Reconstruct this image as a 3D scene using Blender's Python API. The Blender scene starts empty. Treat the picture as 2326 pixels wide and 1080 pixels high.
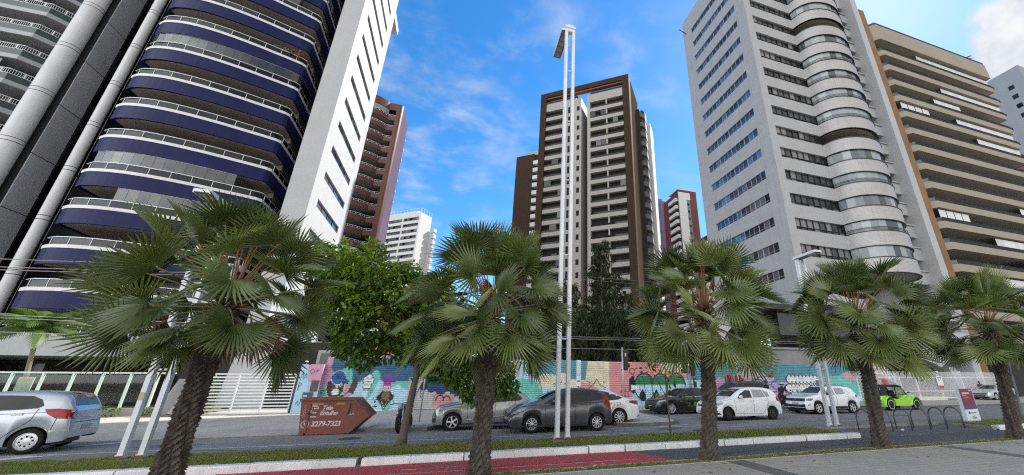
import bpy, bmesh, math, random
import numpy as np
from mathutils import Vector, Matrix, Euler
from mathutils.bvhtree import BVHTree

rnd = random.Random(7)
SC = bpy.context.scene
COL = SC.collection
R = math.radians

# ------------------------------------------------------------------ camera, sky, sun, exposure
cam_d = bpy.data.cameras.new("camera")
cam = bpy.data.objects.new("camera", cam_d)
COL.objects.link(cam)
cam_d.sensor_width = 36.0
cam_d.lens = 36.0 * 875.0 / 2326.0
cam_d.shift_x = -167.0 / 2326.0
cam_d.clip_start = 0.05
cam_d.clip_end = 9000.0
cam.location = (0, 0, 1.72)
cam.rotation_euler = (R(90 + 20.66), 0, R(-18.35))
SC.camera = cam

SUN_EL = R(44)
SUN_AZ = math.atan2(0.43, 0.90)            # measured from +X towards +Y
to_sun = Vector((math.cos(SUN_EL) * math.cos(SUN_AZ), math.cos(SUN_EL) * math.sin(SUN_AZ), math.sin(SUN_EL)))
sun_d = bpy.data.lights.new("sun", "SUN")
sun_d.energy = 2.5
sun_d.angle = R(0.6)
sun_d.color = (1.0, 0.95, 0.87)
sun = bpy.data.objects.new("sun", sun_d)
COL.objects.link(sun)
sun.rotation_euler = to_sun.to_track_quat('Z', 'Y').to_euler()

world = bpy.data.worlds.new("World")
SC.world = world
world.use_nodes = True
SC.view_settings.view_transform = 'Standard'
SC.view_settings.look = 'None'
SC.view_settings.gamma = 1.0
SC.view_settings.use_curve_mapping = False
SC.view_settings.exposure = 1.9
SC.cycles.use_denoising = False
SC.cycles.pixel_filter_type = 'BLACKMAN_HARRIS'
SC.cycles.filter_width = 1.2
SC.cycles.sample_clamp_indirect = 4.0
SC.cycles.max_bounces = 8
SC.cycles.transparent_max_bounces = 24


def build_sky():
    nt = world.node_tree
    N, Lk = nt.nodes, nt.links
    N.clear()
    out = N.new("ShaderNodeOutputWorld")
    bg = N.new("ShaderNodeBackground")
    bg.inputs[1].default_value = 0.15
    Lk.new(bg.outputs[0], out.inputs[0])
    sky = N.new("ShaderNodeTexSky")
    sky.sky_type = 'NISHITA'
    sky.sun_disc = False
    sky.sun_elevation = SUN_EL
    sky.sun_rotation = math.pi / 2 - SUN_AZ
    sky.altitude = 0
    sky.air_density = 1.0
    sky.dust_density = 0.15
    sky.ozone_density = 2.2
    tc = N.new("ShaderNodeTexCoord")
    # high wispy clouds lie on a flat layer: divide the view direction by its height
    sep = N.new("ShaderNodeSeparateXYZ")
    Lk.new(tc.outputs["Generated"], sep.inputs[0])

    def M(op, a, b=None, clamp=False):
        n = N.new("ShaderNodeMath")
        n.operation = op
        n.use_clamp = clamp
        for i, q in enumerate((a, b)):
            if q is None:
                continue
            if isinstance(q, (int, float)):
                n.inputs[i].default_value = q
            else:
                Lk.new(q, n.inputs[i])
        return n.outputs[0]

    zc = M('MAXIMUM', sep.outputs[2], 0.0)
    zc = M('ADD', zc, 0.12)
    comb = N.new("ShaderNodeCombineXYZ")
    Lk.new(M('DIVIDE', sep.outputs[0], zc), comb.inputs[0])
    Lk.new(M('DIVIDE', sep.outputs[1], zc), comb.inputs[1])

    def noise(vec, scale, detail, rough, off=(0, 0, 0), stretch=(1, 1, 1), dist=0.0):
        mp = N.new("ShaderNodeMapping")
        mp.inputs[1].default_value = off
        mp.inputs[3].default_value = stretch
        Lk.new(vec, mp.inputs[0])
        n = N.new("ShaderNodeTexNoise")
        n.inputs["Scale"].default_value = scale
        n.inputs["Detail"].default_value = detail
        n.inputs["Roughness"].default_value = rough
        n.inputs["Distortion"].default_value = dist
        Lk.new(mp.outputs[0], n.inputs["Vector"])
        return n.outputs["Fac"]

    def ramp(v, a, b, c0=0.0, c1=1.0):
        n = N.new("ShaderNodeMapRange")
        n.interpolation_type = 'SMOOTHSTEP'
        n.inputs[1].default_value = a
        n.inputs[2].default_value = b
        n.inputs[3].default_value = c0
        n.inputs[4].default_value = c1
        Lk.new(v, n.inputs[0])
        return n.outputs[0]

    def blob(d, r0, r1):
        # smooth patch of sky around the direction d
        v = N.new("ShaderNodeVectorMath")
        v.operation = 'DISTANCE'
        Lk.new(tc.outputs["Generated"], v.inputs[0])
        v.inputs[1].default_value = Vector(d).normalized()
        return ramp(v.outputs["Value"], r0, r1, 1.0, 0.0)

    puff = noise(comb.outputs[0], 5.2, 9, 0.60, (2.1, 0.4, 0), (1, 1.2, 1), 0.25)
    band = noise(comb.outputs[0], 0.9, 4, 0.5, (7.0, 1.5, 0))
    fine = ramp(M('ADD', M('MULTIPLY', puff, 0.72), M('MULTIPLY', band, 0.40)), 0.50, 0.78)
    patches = None
    for d, r0, r1, g in (((-0.10, 0.81, 0.58), 0.06, 0.34, 1.0), ((0.06, 0.66, 0.75), 0.04, 0.24, 0.75),
                         ((0.30, 0.63, 0.72), 0.02, 0.17, 0.8), ((-0.12, 0.88, 0.44), 0.05, 0.25, 0.9),
                         ((0.36, 0.60, 0.66), 0.02, 0.13, 0.6), ((0.45, 0.80, 0.40), 0.03, 0.2, 0.45)):
        p = M('MULTIPLY', blob(d, r0, r1), g)
        patches = p if patches is None else M('MAXIMUM', patches, p)
    away = ramp(sep.outputs[1], 0.10, -0.30, 0.0, 1.0)
    cover = M('MAXIMUM', M('ADD', patches, 0.10), away)
    # broken cloud added over the unseen seaward sky to lift the shade
    sheet = M('MULTIPLY', away, ramp(M('ADD', M('MULTIPLY', puff, 0.5), M('MULTIPLY', band, 0.5)), 0.30, 0.50, 0.35, 1.0))
    wisp = M('MAXIMUM', M('MULTIPLY', M('MULTIPLY', fine, cover), 0.50, True), sheet)
    # one tall cumulus beyond the right-hand towers
    lump = noise(tc.outputs["Generated"], 9.0, 8, 0.6, (0.3, 0.2, 0.9))
    cum = blob((0.835, 0.215, 0.505), 0.03, 0.17)
    cum2 = blob((0.88, 0.22, 0.40), 0.04, 0.16)
    cumf = ramp(M('ADD', M('MAXIMUM', cum, M('MULTIPLY', cum2, 0.9)), M('MULTIPLY', M('SUBTRACT', lump, 0.5), 1.1)), 0.42, 0.72)
    shade = ramp(noise(tc.outputs["Generated"], 12.0, 6, 0.6, (4, 1, 2)), 0.30, 0.68)
    fac = M('MAXIMUM', wisp, M('MULTIPLY', cumf, 0.93), True)
    cc = N.new("ShaderNodeMix")
    cc.data_type = 'RGBA'
    Lk.new(shade, cc.inputs[0])
    cc.inputs[6].default_value = (1.12, 1.2, 1.32, 1)
    cc.inputs[7].default_value = (1.75, 1.73, 1.68, 1)
    mx = N.new("ShaderNodeMix")
    mx.data_type = 'RGBA'
    Lk.new(fac, mx.inputs[0])
    hs = N.new("ShaderNodeHueSaturation")
    hs.inputs["Saturation"].default_value = 1.36
    hs.inputs["Value"].default_value = 0.44
    Lk.new(sky.outputs[0], hs.inputs["Color"])
    Lk.new(hs.outputs[0], mx.inputs[6])
    # clouds brighten away from the sun, boosted behind the camera to fill shade
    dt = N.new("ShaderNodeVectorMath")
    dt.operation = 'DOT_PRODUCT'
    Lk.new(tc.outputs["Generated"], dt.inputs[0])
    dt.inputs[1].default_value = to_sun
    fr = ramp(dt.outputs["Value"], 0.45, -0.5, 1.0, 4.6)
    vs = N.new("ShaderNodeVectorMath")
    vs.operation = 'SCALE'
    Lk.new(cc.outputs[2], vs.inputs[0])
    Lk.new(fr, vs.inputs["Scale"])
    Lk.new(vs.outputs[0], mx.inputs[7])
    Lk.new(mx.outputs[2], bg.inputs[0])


build_sky()


# ------------------------------------------------------------------ materials
MATS = {}


def mat(name, c1, c2=None, scale=3.0, rough=0.6, metal=0.0, bump=0.0, bscale=None, stretch=(1, 1, 1), spec=0.5,
        coat=0.0, dirt=0.0, dirt_c=(0.06, 0.055, 0.05), rnd_v=0.0, transl=None, detail=6):
    if name in MATS:
        return MATS[name]
    m = bpy.data.materials.new(name)
    MATS[name] = m
    m.use_nodes = True
    nt = m.node_tree
    N, Lk = nt.nodes, nt.links
    b = N["Principled BSDF"]
    b.inputs["Roughness"].default_value = rough
    b.inputs["Metallic"].default_value = metal
    b.inputs["Specular IOR Level"].default_value = spec
    b.inputs["Coat Weight"].default_value = coat
    b.inputs["Coat Roughness"].default_value = 0.06
    col = None
    tc = N.new("ShaderNodeTexCoord")
    mp = N.new("ShaderNodeMapping")
    mp.inputs[3].default_value = stretch
    Lk.new(tc.outputs["Object"], mp.inputs[0])
    if c2 is None:
        c2 = tuple(c * 0.88 for c in c1)
    n = N.new("ShaderNodeTexNoise")
    n.inputs["Scale"].default_value = scale
    n.inputs["Detail"].default_value = detail
    n.inputs["Roughness"].default_value = 0.6
    Lk.new(mp.outputs[0], n.inputs["Vector"])
    r = N.new("ShaderNodeMapRange")
    r.inputs[1].default_value = 0.3
    r.inputs[2].default_value = 0.7
    Lk.new(n.outputs["Fac"], r.inputs[0])
    mx = N.new("ShaderNodeMix")
    mx.data_type = 'RGBA'
    mx.inputs[6].default_value = (*c1, 1)
    mx.inputs[7].default_value = (*c2, 1)
    Lk.new(r.outputs[0], mx.inputs[0])
    col = mx.outputs[2]
    if dirt > 0:
        mp2 = N.new("ShaderNodeMapping")
        mp2.inputs[3].default_value = (1.3, 1.3, 0.13)
        Lk.new(tc.outputs["Object"], mp2.inputs[0])
        n2 = N.new("ShaderNodeTexNoise")
        n2.inputs["Scale"].default_value = 1.6
        n2.inputs["Detail"].default_value = 8
        n2.inputs["Roughness"].default_value = 0.65
        Lk.new(mp2.outputs[0], n2.inputs["Vector"])
        r2 = N.new("ShaderNodeMapRange")
        r2.inputs[1].default_value = 0.5
        r2.inputs[2].default_value = 0.78
        r2.inputs[4].default_value = dirt
        Lk.new(n2.outputs["Fac"], r2.inputs[0])
        mx2 = N.new("ShaderNodeMix")
        mx2.data_type = 'RGBA'
        Lk.new(r2.outputs[0], mx2.inputs[0])
        Lk.new(col, mx2.inputs[6])
        mx2.inputs[7].default_value = (*dirt_c, 1)
        col = mx2.outputs[2]
    if rnd_v > 0:
        oi = N.new("ShaderNodeObjectInfo")
        r3 = N.new("ShaderNodeMapRange")
        r3.inputs[3].default_value = 1 - rnd_v
        r3.inputs[4].default_value = 1 + rnd_v
        Lk.new(oi.outputs["Random"], r3.inputs[0])
        hs = N.new("ShaderNodeHueSaturation")
        Lk.new(r3.outputs[0], hs.inputs["Value"])
        Lk.new(col, hs.inputs["Color"])
        col = hs.outputs[0]
    Lk.new(col, b.inputs["Base Color"])
    if bump > 0:
        n3 = N.new("ShaderNodeTexNoise")
        n3.inputs["Scale"].default_value = bscale or scale * 6
        n3.inputs["Detail"].default_value = 5
        Lk.new(mp.outputs[0], n3.inputs["Vector"])
        bp = N.new("ShaderNodeBump")
        bp.inputs["Strength"].default_value = bump
        bp.inputs["Distance"].default_value = 0.02
        Lk.new(n3.outputs["Fac"], bp.inputs["Height"])
        Lk.new(bp.outputs[0], b.inputs["Normal"])
    if transl:
        t = N.new("ShaderNodeBsdfTranslucent")
        hs2 = N.new("ShaderNodeMix")
        hs2.data_type = 'RGBA'
        hs2.blend_type = 'MULTIPLY'
        hs2.inputs[0].default_value = 1.0
        Lk.new(col, hs2.inputs[6])
        hs2.inputs[7].default_value = (1.5, 1.7, 0.7, 1)
        Lk.new(hs2.outputs[2], t.inputs[0])
        ms = N.new("ShaderNodeMixShader")
        ms.inputs[0].default_value = transl
        Lk.new(b.outputs[0], ms.inputs[1])
        Lk.new(t.outputs[0], ms.inputs[2])
        Lk.new(ms.outputs[0], N["Material Output"].inputs[0])
    return m


def tile_mat(name, c1, c2, sx, sz, mortar=0.012, mc=None, rough=0.45, bump=0.3, vertical=True, coat=0.0, spec=0.5):
    """fine facing tiles too small to tell apart: brick texture along the wall"""
    if name in MATS:
        return MATS[name]
    m = mat(name, c1, c2, scale=0.6, rough=rough, coat=coat, spec=spec, dirt=0.22)
    nt = m.node_tree
    N, Lk = nt.nodes, nt.links
    b = N["Principled BSDF"]
    src = b.inputs["Base Color"].links[0].from_socket
    tc = N.new("ShaderNodeTexCoord")
    sp = N.new("ShaderNodeSeparateXYZ")
    Lk.new(tc.outputs["Object"], sp.inputs[0])
    ad = N.new("ShaderNodeMath")
    ad.operation = 'ADD'
    Lk.new(sp.outputs[0], ad.inputs[0])
    Lk.new(sp.outputs[1], ad.inputs[1])
    cb = N.new("ShaderNodeCombineXYZ")
    Lk.new(ad.outputs[0], cb.inputs[0])
    Lk.new(sp.outputs[2], cb.inputs[1])
    br = N.new("ShaderNodeTexBrick")
    br.inputs["Scale"].default_value = 1.0
    br.inputs["Brick Width"].default_value = sx
    br.inputs["Row Height"].default_value = sz
    br.inputs["Mortar Size"].default_value = mortar
    br.inputs["Color1"].default_value = (1, 1, 1, 1)
    br.inputs["Color2"].default_value = (0.95, 0.95, 0.96, 1)
    br.inputs["Mortar"].default_value = (*(mc or (0.72, 0.72, 0.74)), 1)
    Lk.new(cb.outputs[0], br.inputs["Vector"])
    mx = N.new("ShaderNodeMix")
    mx.data_type = 'RGBA'
    mx.blend_type = 'MULTIPLY'
    mx.inputs[0].default_value = 1.0
    Lk.new(src, mx.inputs[6])
    Lk.new(br.outputs[0], mx.inputs[7])
    Lk.new(mx.outputs[2], b.inputs["Base Color"])
    bp = N.new("ShaderNodeBump")
    bp.inputs["Strength"].default_value = bump
    bp.inputs["Distance"].default_value = 0.01
    bp.invert = True
    Lk.new(br.outputs["Fac"], bp.inputs["Height"])
    Lk.new(bp.outputs[0], b.inputs["Normal"])
    return m


def glass_mat(name, dark=(0.012, 0.014, 0.016), curtain=(0.34, 0.34, 0.32), share=0.3, rough=0.04, metal=0.0, spec=0.8):
    """window pane: dark room or drawn curtain behind a reflecting sheet; differs from pane to pane"""
    if name in MATS:
        return MATS[name]
    m = bpy.data.materials.new(name)
    MATS[name] = m
    m.use_nodes = True
    N, Lk = m.node_tree.nodes, m.node_tree.links
    b = N["Principled BSDF"]
    oi = N.new("ShaderNodeObjectInfo")
    rp = N.new("ShaderNodeValToRGB")
    rp.color_ramp.interpolation = 'CONSTANT'
    rp.color_ramp.elements[0].color = (*dark, 1)
    e = rp.color_ramp.elements[1]
    e.position = max(0.02, 1 - share)
    e.color = (*curtain, 1)
    e2 = rp.color_ramp.elements.new(max(0.01, (1 - share) * 0.55))
    e2.color = tuple(d * 3 for d in dark) + (1,)
    Lk.new(oi.outputs["Random"], rp.inputs[0])
    tc = N.new("ShaderNodeTexCoord")
    mp = N.new("ShaderNodeMapping")
    mp.inputs[3].default_value = (9, 9, 0.4)
    Lk.new(tc.outputs["Object"], mp.inputs[0])
    n = N.new("ShaderNodeTexNoise")
    n.inputs["Scale"].default_value = 1.5
    Lk.new(mp.outputs[0], n.inputs["Vector"])
    mx = N.new("ShaderNodeMix")
    mx.data_type = 'RGBA'
    mx.blend_type = 'MULTIPLY'
    mx.inputs[0].default_value = 0.5
    Lk.new(rp.outputs[0], mx.inputs[6])
    Lk.new(n.outputs["Fac"], mx.inputs[7])
    Lk.new(mx.outputs[2], b.inputs["Base Color"])
    b.inputs["Roughness"].default_value = rough
    b.inputs["Metallic"].default_value = metal
    b.inputs["Specular IOR Level"].default_value = spec
    n2 = N.new("ShaderNodeTexNoise")
    n2.inputs["Scale"].default_value = 0.7
    Lk.new(tc.outputs["Object"], n2.inputs["Vector"])
    bp = N.new("ShaderNodeBump")
    bp.inputs["Strength"].default_value = 0.06
    bp.inputs["Distance"].default_value = 0.2
    Lk.new(n2.outputs["Fac"], bp.inputs["Height"])
    Lk.new(bp.outputs[0], b.inputs["Normal"])
    return m


def clear_glass(name, tint=(0.75, 0.85, 0.85), refl=0.12):
    if name in MATS:
        return MATS[name]
    m = bpy.data.materials.new(name)
    MATS[name] = m
    m.use_nodes = True
    N, Lk = m.node_tree.nodes, m.node_tree.links
    N.remove(N["Principled BSDF"])
    t = N.new("ShaderNodeBsdfTransparent")
    t.inputs[0].default_value = (*tint, 1)
    g = N.new("ShaderNodeBsdfGlossy")
    g.inputs["Roughness"].default_value = 0.03
    lw = N.new("ShaderNodeLayerWeight")
    lw.inputs[0].default_value = 0.35
    md = N.new("ShaderNodeMath")
    md.operation = 'MULTIPLY_ADD'
    Lk.new(lw.outputs["Fresnel"], md.inputs[0])
    md.inputs[1].default_value = 0.22
    md.inputs[2].default_value = refl
    ms = N.new("ShaderNodeMixShader")
    Lk.new(md.outputs[0], ms.inputs[0])
    Lk.new(t.outputs[0], ms.inputs[1])
    Lk.new(g.outputs[0], ms.inputs[2])
    Lk.new(ms.outputs[0], N["Material Output"].inputs[0])
    return m


def glow_mat(name, col, strength):
    m = mat(name, col, rough=0.3)
    b = m.node_tree.nodes["Principled BSDF"]
    b.inputs["Emission Color"].default_value = (*col, 1)
    b.inputs["Emission Strength"].default_value = strength
    return m


# ------------------------------------------------------------------ mesh builder
class MB:
    def __init__(s):
        s.v, s.f, s.m, s.s = [], [], [], []

    def add(s, vs, fs, mi=0, sm=False):
        o = len(s.v)
        s.v.extend([tuple(p) for p in vs])
        for f in fs:
            s.f.append([i + o for i in f])
            s.m.append(mi)
            s.s.append(sm)
        return s

    def box(s, x0, y0, z0, x1, y1, z1, mi=0):
        vs = [(x, y, z) for z in (z0, z1) for y in (y0, y1) for x in (x0, x1)]
        s.add(vs, [(0, 2, 3, 1), (4, 5, 7, 6), (0, 1, 5, 4), (1, 3, 7, 5), (3, 2, 6, 7), (2, 0, 4, 6)], mi)
        return s

    def obox(s, c, size, rot=None, mi=0, taper=1.0):
        hx, hy, hz = size[0] / 2, size[1] / 2, size[2] / 2
        M = rot if isinstance(rot, Matrix) else (Euler(rot).to_matrix() if rot else Matrix.Identity(3))
        vs = []
        for z in (-hz, hz):
            k = taper if z > 0 else 1.0
            for y in (-hy, hy):
                for x in (-hx, hx):
                    vs.append(Vector(c) + M @ Vector((x * k, y * k, z)))
        s.add(vs, [(0, 2, 3, 1), (4, 5, 7, 6), (0, 1, 5, 4), (1, 3, 7, 5), (3, 2, 6, 7), (2, 0, 4, 6)], mi)
        return s

    def prism(s, poly, lo, hi, axis='z', mi=0):
        """closed polygon extruded along an axis; poly points are the two other coordinates in order (xyz minus axis)"""
        n = len(poly)
        def P(a, b, c):
            return {'z': (a, b, c), 'y': (a, c, b), 'x': (c, a, b)}[axis]
        vs = [P(a, b, lo) for a, b in poly] + [P(a, b, hi) for a, b in poly]
        area = sum(poly[i][0] * poly[(i + 1) % n][1] - poly[(i + 1) % n][0] * poly[i][1] for i in range(n))
        flip = (area < 0) != (axis == 'y')
        fs = [list(range(n))[::-1], list(range(n, 2 * n))] + [(i, (i + 1) % n, n + (i + 1) % n, n + i) for i in range(n)]
        if flip:
            fs = [list(f)[::-1] for f in fs]
        s.add(vs, fs, mi)
        return s

    def tube(s, pts, r, n=8, mi=0, cap=True, sm=True):
        pts = [Vector(p) for p in pts]
        rs = list(r) if isinstance(r, (list, tuple)) else [r] * len(pts)
        vs, fs = [], []
        up = None
        for i, p in enumerate(pts):
            d = (pts[min(i + 1, len(pts) - 1)] - pts[max(i - 1, 0)]).normalized()
            if up is None:
                up = Vector((0, 0, 1)) if abs(d.z) < 0.9 else Vector((1, 0, 0))
            a = d.cross(up)
            if a.length < 1e-6:
                a = d.orthogonal()
            a.normalize()
            b = a.cross(d).normalized()
            up = b
            for k in range(n):
                t = 2 * math.pi * k / n
                vs.append(p + (a * math.cos(t) + b * math.sin(t)) * rs[i])
        for i in range(len(pts) - 1):
            for k in range(n):
                k2 = (k + 1) % n
                fs.append((i * n + k, i * n + k2, (i + 1) * n + k2, (i + 1) * n + k))
        s.add(vs, fs, mi, sm)
        if cap:
            m = (len(pts) - 1) * n
            o = len(s.v) - len(vs)
            s.f.append([o + k for k in range(n)][::-1]); s.m.append(mi); s.s.append(False)
            s.f.append([o + m + k for k in range(n)]); s.m.append(mi); s.s.append(False)
        return s

    def lathe(s, prof, n=24, c=(0, 0, 0), axis='z', mi=0, sm=True):
        """profile of (radius, height) turned about an axis through c"""
        vs, fs = [], []
        for r, h in prof:
            for k in range(n):
                t = 2 * math.pi * k / n
                a, b = r * math.cos(t), r * math.sin(t)
                p = {'z': (a, b, h), 'y': (b, h, a), 'x': (h, a, b)}[axis]
                vs.append((c[0] + p[0], c[1] + p[1], c[2] + p[2]))
        for i in range(len(prof) - 1):
            for k in range(n):
                k2 = (k + 1) % n
                fs.append((i * n + k, i * n + k2, (i + 1) * n + k2, (i + 1) * n + k))
        s.add(vs, fs, mi, sm)
        return s

    def ribbon(s, path, z0, z1, t=0.1, mi=0, sm=False, closed=False):
        """upright band along a plan path, thickness t to the left of its direction"""
        n = len(path)
        inner = offset_path(path, t, closed)
        vs = []
        for (x, y), (a, b) in zip(path, inner):
            vs += [(x, y, z0), (x, y, z1), (a, b, z1), (a, b, z0)]
        fs = []
        rng = range(n if closed else n - 1)
        for i in rng:
            j = (i + 1) % n
            a, b = 4 * i, 4 * j
            for q in range(4):
                q2 = (q + 1) % 4
                fs.append((a + q, b + q, b + q2, a + q2))
        if not closed:
            fs.append((0, 1, 2, 3))
            e = 4 * (n - 1)
            fs.append((e + 3, e + 2, e + 1, e))
        s.add(vs, fs, mi, sm)
        return s

    def quad(s, a, b, c, d, mi=0):
        s.add([a, b, c, d], [(0, 1, 2, 3)], mi)
        return s

    def mesh(s, name, mats, angle=None):
        me = bpy.data.meshes.new(name)
        me.from_pydata(s.v, [], s.f)
        for m in (mats if isinstance(mats, (list, tuple)) else [mats]):
            me.materials.append(m)
        if s.f:
            me.polygons.foreach_set("material_index", s.m)
            if angle is not None:
                me.polygons.foreach_set("use_smooth", [True] * len(s.f))
                me.set_sharp_from_angle(angle=R(angle))
            else:
                me.polygons.foreach_set("use_smooth", s.s)
        me.update()
        return me

    def build(s, name, mats, parent=None, angle=None, kind=None):
        return link(name, s.mesh(name, mats, angle), parent, kind)


def offset_path(path, t, closed=False):
    n = len(path)
    res = []
    for i in range(n):
        p = Vector(path[i])
        a = Vector(path[(i - 1) % n]) if (closed or i > 0) else None
        b = Vector(path[(i + 1) % n]) if (closed or i < n - 1) else None
        ns = []
        if a is not None and (p - a).length > 1e-9:
            d = (p - a).normalized(); ns.append(Vector((-d.y, d.x)))
        if b is not None and (b - p).length > 1e-9:
            d = (b - p).normalized(); ns.append(Vector((-d.y, d.x)))
        m = sum(ns, Vector((0, 0)))
        m.normalize()
        k = t / max(0.35, m.dot(ns[0]))
        res.append((p.x + m.x * k, p.y + m.y * k))
    return res


def resample(path, step):
    pts = [Vector(p) for p in path]
    L = [0]
    for a, b in zip(pts, pts[1:]):
        L.append(L[-1] + (b - a).length)
    n = max(1, round(L[-1] / step))
    out = []
    j = 0
    for i in range(n + 1):
        t = L[-1] * i / n
        while j < len(L) - 2 and L[j + 1] < t:
            j += 1
        k = (t - L[j]) / max(1e-9, L[j + 1] - L[j])
        q = pts[j].lerp(pts[j + 1], k)
        out.append(tuple(q))
    return out


def smooth_path(path, n=6):
    """Catmull-Rom through plan points"""
    P = [Vector(p) for p in path]
    P = [P[0] * 2 - P[1]] + P + [P[-1] * 2 - P[-2]]
    out = []
    for i in range(1, len(P) - 2):
        for k in range(n):
            t = k / n
            a, b, c, d = P[i - 1], P[i], P[i + 1], P[i + 2]
            out.append(tuple(0.5 * ((2 * b) + (c - a) * t + (2 * a - 5 * b + 4 * c - d) * t * t + (3 * b - a - 3 * c + d) * t ** 3)))
    out.append(tuple(P[-2]))
    return out


def link(name, me, parent=None, kind=None):
    o = bpy.data.objects.new(name, me)
    COL.objects.link(o)
    if parent is not None:
        o.parent = parent
    if kind:
        o["kind"] = kind
    return o


def tag(o, label, cat, group=None):
    o["label"] = label
    o["category"] = cat
    if group:
        o["group"] = group
    return o


def thing(name, label, cat, loc=(0, 0, 0), rz=0.0, group=None):
    o = bpy.data.objects.new(name, None)
    o.empty_display_size = 0.2
    COL.objects.link(o)
    o.location = loc
    o.rotation_euler = (0, 0, rz)
    return tag(o, label, cat, group)


def structure(name, mb, mats, angle=None):
    return mb.build(name, mats, None, angle, "structure")


def copy_tree(o, parent=None):
    c = o.copy()
    COL.objects.link(c)
    c.parent = parent
    for ch in o.children:
        copy_tree(ch, c)
    return c


class Pieces:
    """alike pieces of one thing as single objects that share a mesh; past the limit the rest is joined into one part"""
    def __init__(s, name, material, limit=290):
        s.name, s.mat, s.limit, s.n = name, material, limit, 0
        s.cache = {}
        s.rest = MB()

    def box(s, parent, c, size, rz=0.0, root=None, tilt=0.0):
        if s.n < s.limit:
            key = tuple(round(q, 2) for q in size)
            me = s.cache.get(key)
            if me is None:
                me = MB().obox((0, 0, 0), size).mesh(s.name, s.mat)
                s.cache[key] = me
            o = link(s.name, me, parent)
            o.location = c
            o.rotation_euler = (tilt, 0, rz)
            s.n += 1
            return o
        s.rest.obox(c, size, Euler((tilt, 0, rz)).to_matrix())

    def finish(s, parent):
        if s.rest.f:
            s.rest.build(s.name, s.mat, parent, kind="stuff")


WHITE = lambda: mat("white_paint", (0.66, 0.67, 0.68), (0.57, 0.58, 0.60), 1.2, 0.5, dirt=0.12)
# ------------------------------------------------------------------ ground, road, lane, pavements, kerbs
ASPH = mat("asphalt", (0.235, 0.228, 0.212), (0.155, 0.151, 0.142), 0.55, 0.9, bump=0.5, bscale=70, dirt=0.35, dirt_c=(0.10, 0.098, 0.092), spec=0.3)
LANE = mat("lane_asphalt", (0.125, 0.124, 0.122), (0.095, 0.095, 0.095), 1.2, 0.9, bump=0.4, bscale=90, spec=0.3)
REDL = mat("red_lane_paint", (0.50, 0.07, 0.072), (0.42, 0.062, 0.064), 1.5, 0.75, bump=0.3, bscale=90, dirt=0.3, dirt_c=(0.16, 0.05, 0.055), spec=0.3)
PAINT = mat("road_paint", (0.6, 0.6, 0.58), (0.42, 0.42, 0.40), 6, 0.7, dirt=0.3)
PAVE = mat("pavement_concrete", (0.42, 0.39, 0.34), (0.32, 0.30, 0.265), 0.9, 0.9, bump=0.35, bscale=40, dirt=0.35, dirt_c=(0.15, 0.14, 0.13), spec=0.3)
KERBD = mat("dark_kerb_concrete", (0.15, 0.145, 0.135), (0.08, 0.08, 0.078), 2, 0.9, bump=0.4)
KERBW = mat("whitewashed_kerb", (0.74, 0.73, 0.72), (0.62, 0.61, 0.60), 2.5, 0.8, bump=0.5, bscale=30, dirt=0.6, dirt_c=(0.20, 0.19, 0.18), rnd_v=0.10)
SOIL = mat("soil_and_turf", (0.14, 0.155, 0.05), (0.17, 0.145, 0.07), 3, 1.0, bump=0.8, bscale=30, spec=0.1)
SAND = mat("ground_dirt", (0.22, 0.19, 0.15), (0.16, 0.14, 0.115), 0.2, 1.0, spec=0.1)

structure("ground", MB().quad((-3000, -3000, -0.12), (3000, -3000, -0.12), (3000, 3000, -0.12), (-3000, 3000, -0.12)), SAND)
structure("road", MB().box(-400, 13.08, -0.3, 400, 24.4, 0.0), ASPH)
structure("bike_lane", MB().box(-400, 8.99, -0.3, 400, 13.08, -0.004), LANE)
# red surfacing ends on a skew line
structure("red_bike_lane", MB().add([(-300, 9.02, 0.004), (5.30, 9.02, 0.004), (4.90, 10.42, 0.004), (4.6, 10.74, 0.004), (-300, 10.74, 0.004)], [(0, 1, 2, 3, 4)]), REDL)

# near pavement of blocks
BLOCK = tile_mat("paving_blocks", (0.38, 0.36, 0.315), (0.30, 0.28, 0.248), 0.4, 0.2, 0.006, (0.45, 0.45, 0.45), rough=0.9, bump=0.4)


def plan_bricks(m):
    # lay the block pattern flat: use plan coordinates
    nt = m.node_tree
    br = next(n for n in nt.nodes if n.type == 'TEX_BRICK')
    tc = next(n for n in nt.nodes if n.type == 'TEX_COORD')
    nt.links.new(tc.outputs["Object"], br.inputs["Vector"])


plan_bricks(BLOCK)
BLOCKD = tile_mat("dark_paving_blocks", (0.15, 0.145, 0.145), (0.115, 0.11, 0.11), 0.4, 0.2, 0.006, (0.5, 0.5, 0.5), rough=0.9, bump=0.4)
plan_bricks(BLOCKD)
mb = MB()
xs = [-60, -7.9, -7.4, -0.9, -0.4, 6.15, 6.65, 13.15, 13.65, 20.15, 20.65, 120]
for i in range(len(xs) - 1):
    mb.box(xs[i], -40, -0.2, xs[i + 1], 8.46, 0.055, i % 2)
structure("near_pavement", mb, [BLOCK, BLOCKD])
structure("pavement_edging", MB().box(-60, 8.46, -0.2, 120, 8.50, 0.062), mat("edging_concrete", (0.42, 0.40, 0.37), (0.33, 0.31, 0.28), 3, 0.9))
structure("turf_strip", MB().box(-60, 8.50, -0.2, 120, 8.93, 0.03), SOIL)
structure("lane_edging", MB().box(-60, 8.93, -0.2, 120, 8.985, 0.045), mat("pale_edging", (0.48, 0.47, 0.44), (0.30, 0.29, 0.26), 4, 0.9, dirt=0.5))

# median: whitewashed kerb stones one by one, turf behind, a paved bay for the bicycle hoops
med = structure("median_kerb", MB().box(-30, 10.80, -0.2, 13.25, 11.03, 0.03).box(20.6, 10.80, -0.2, 60, 11.03, 0.03), KERBD)
stone = {}


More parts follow.
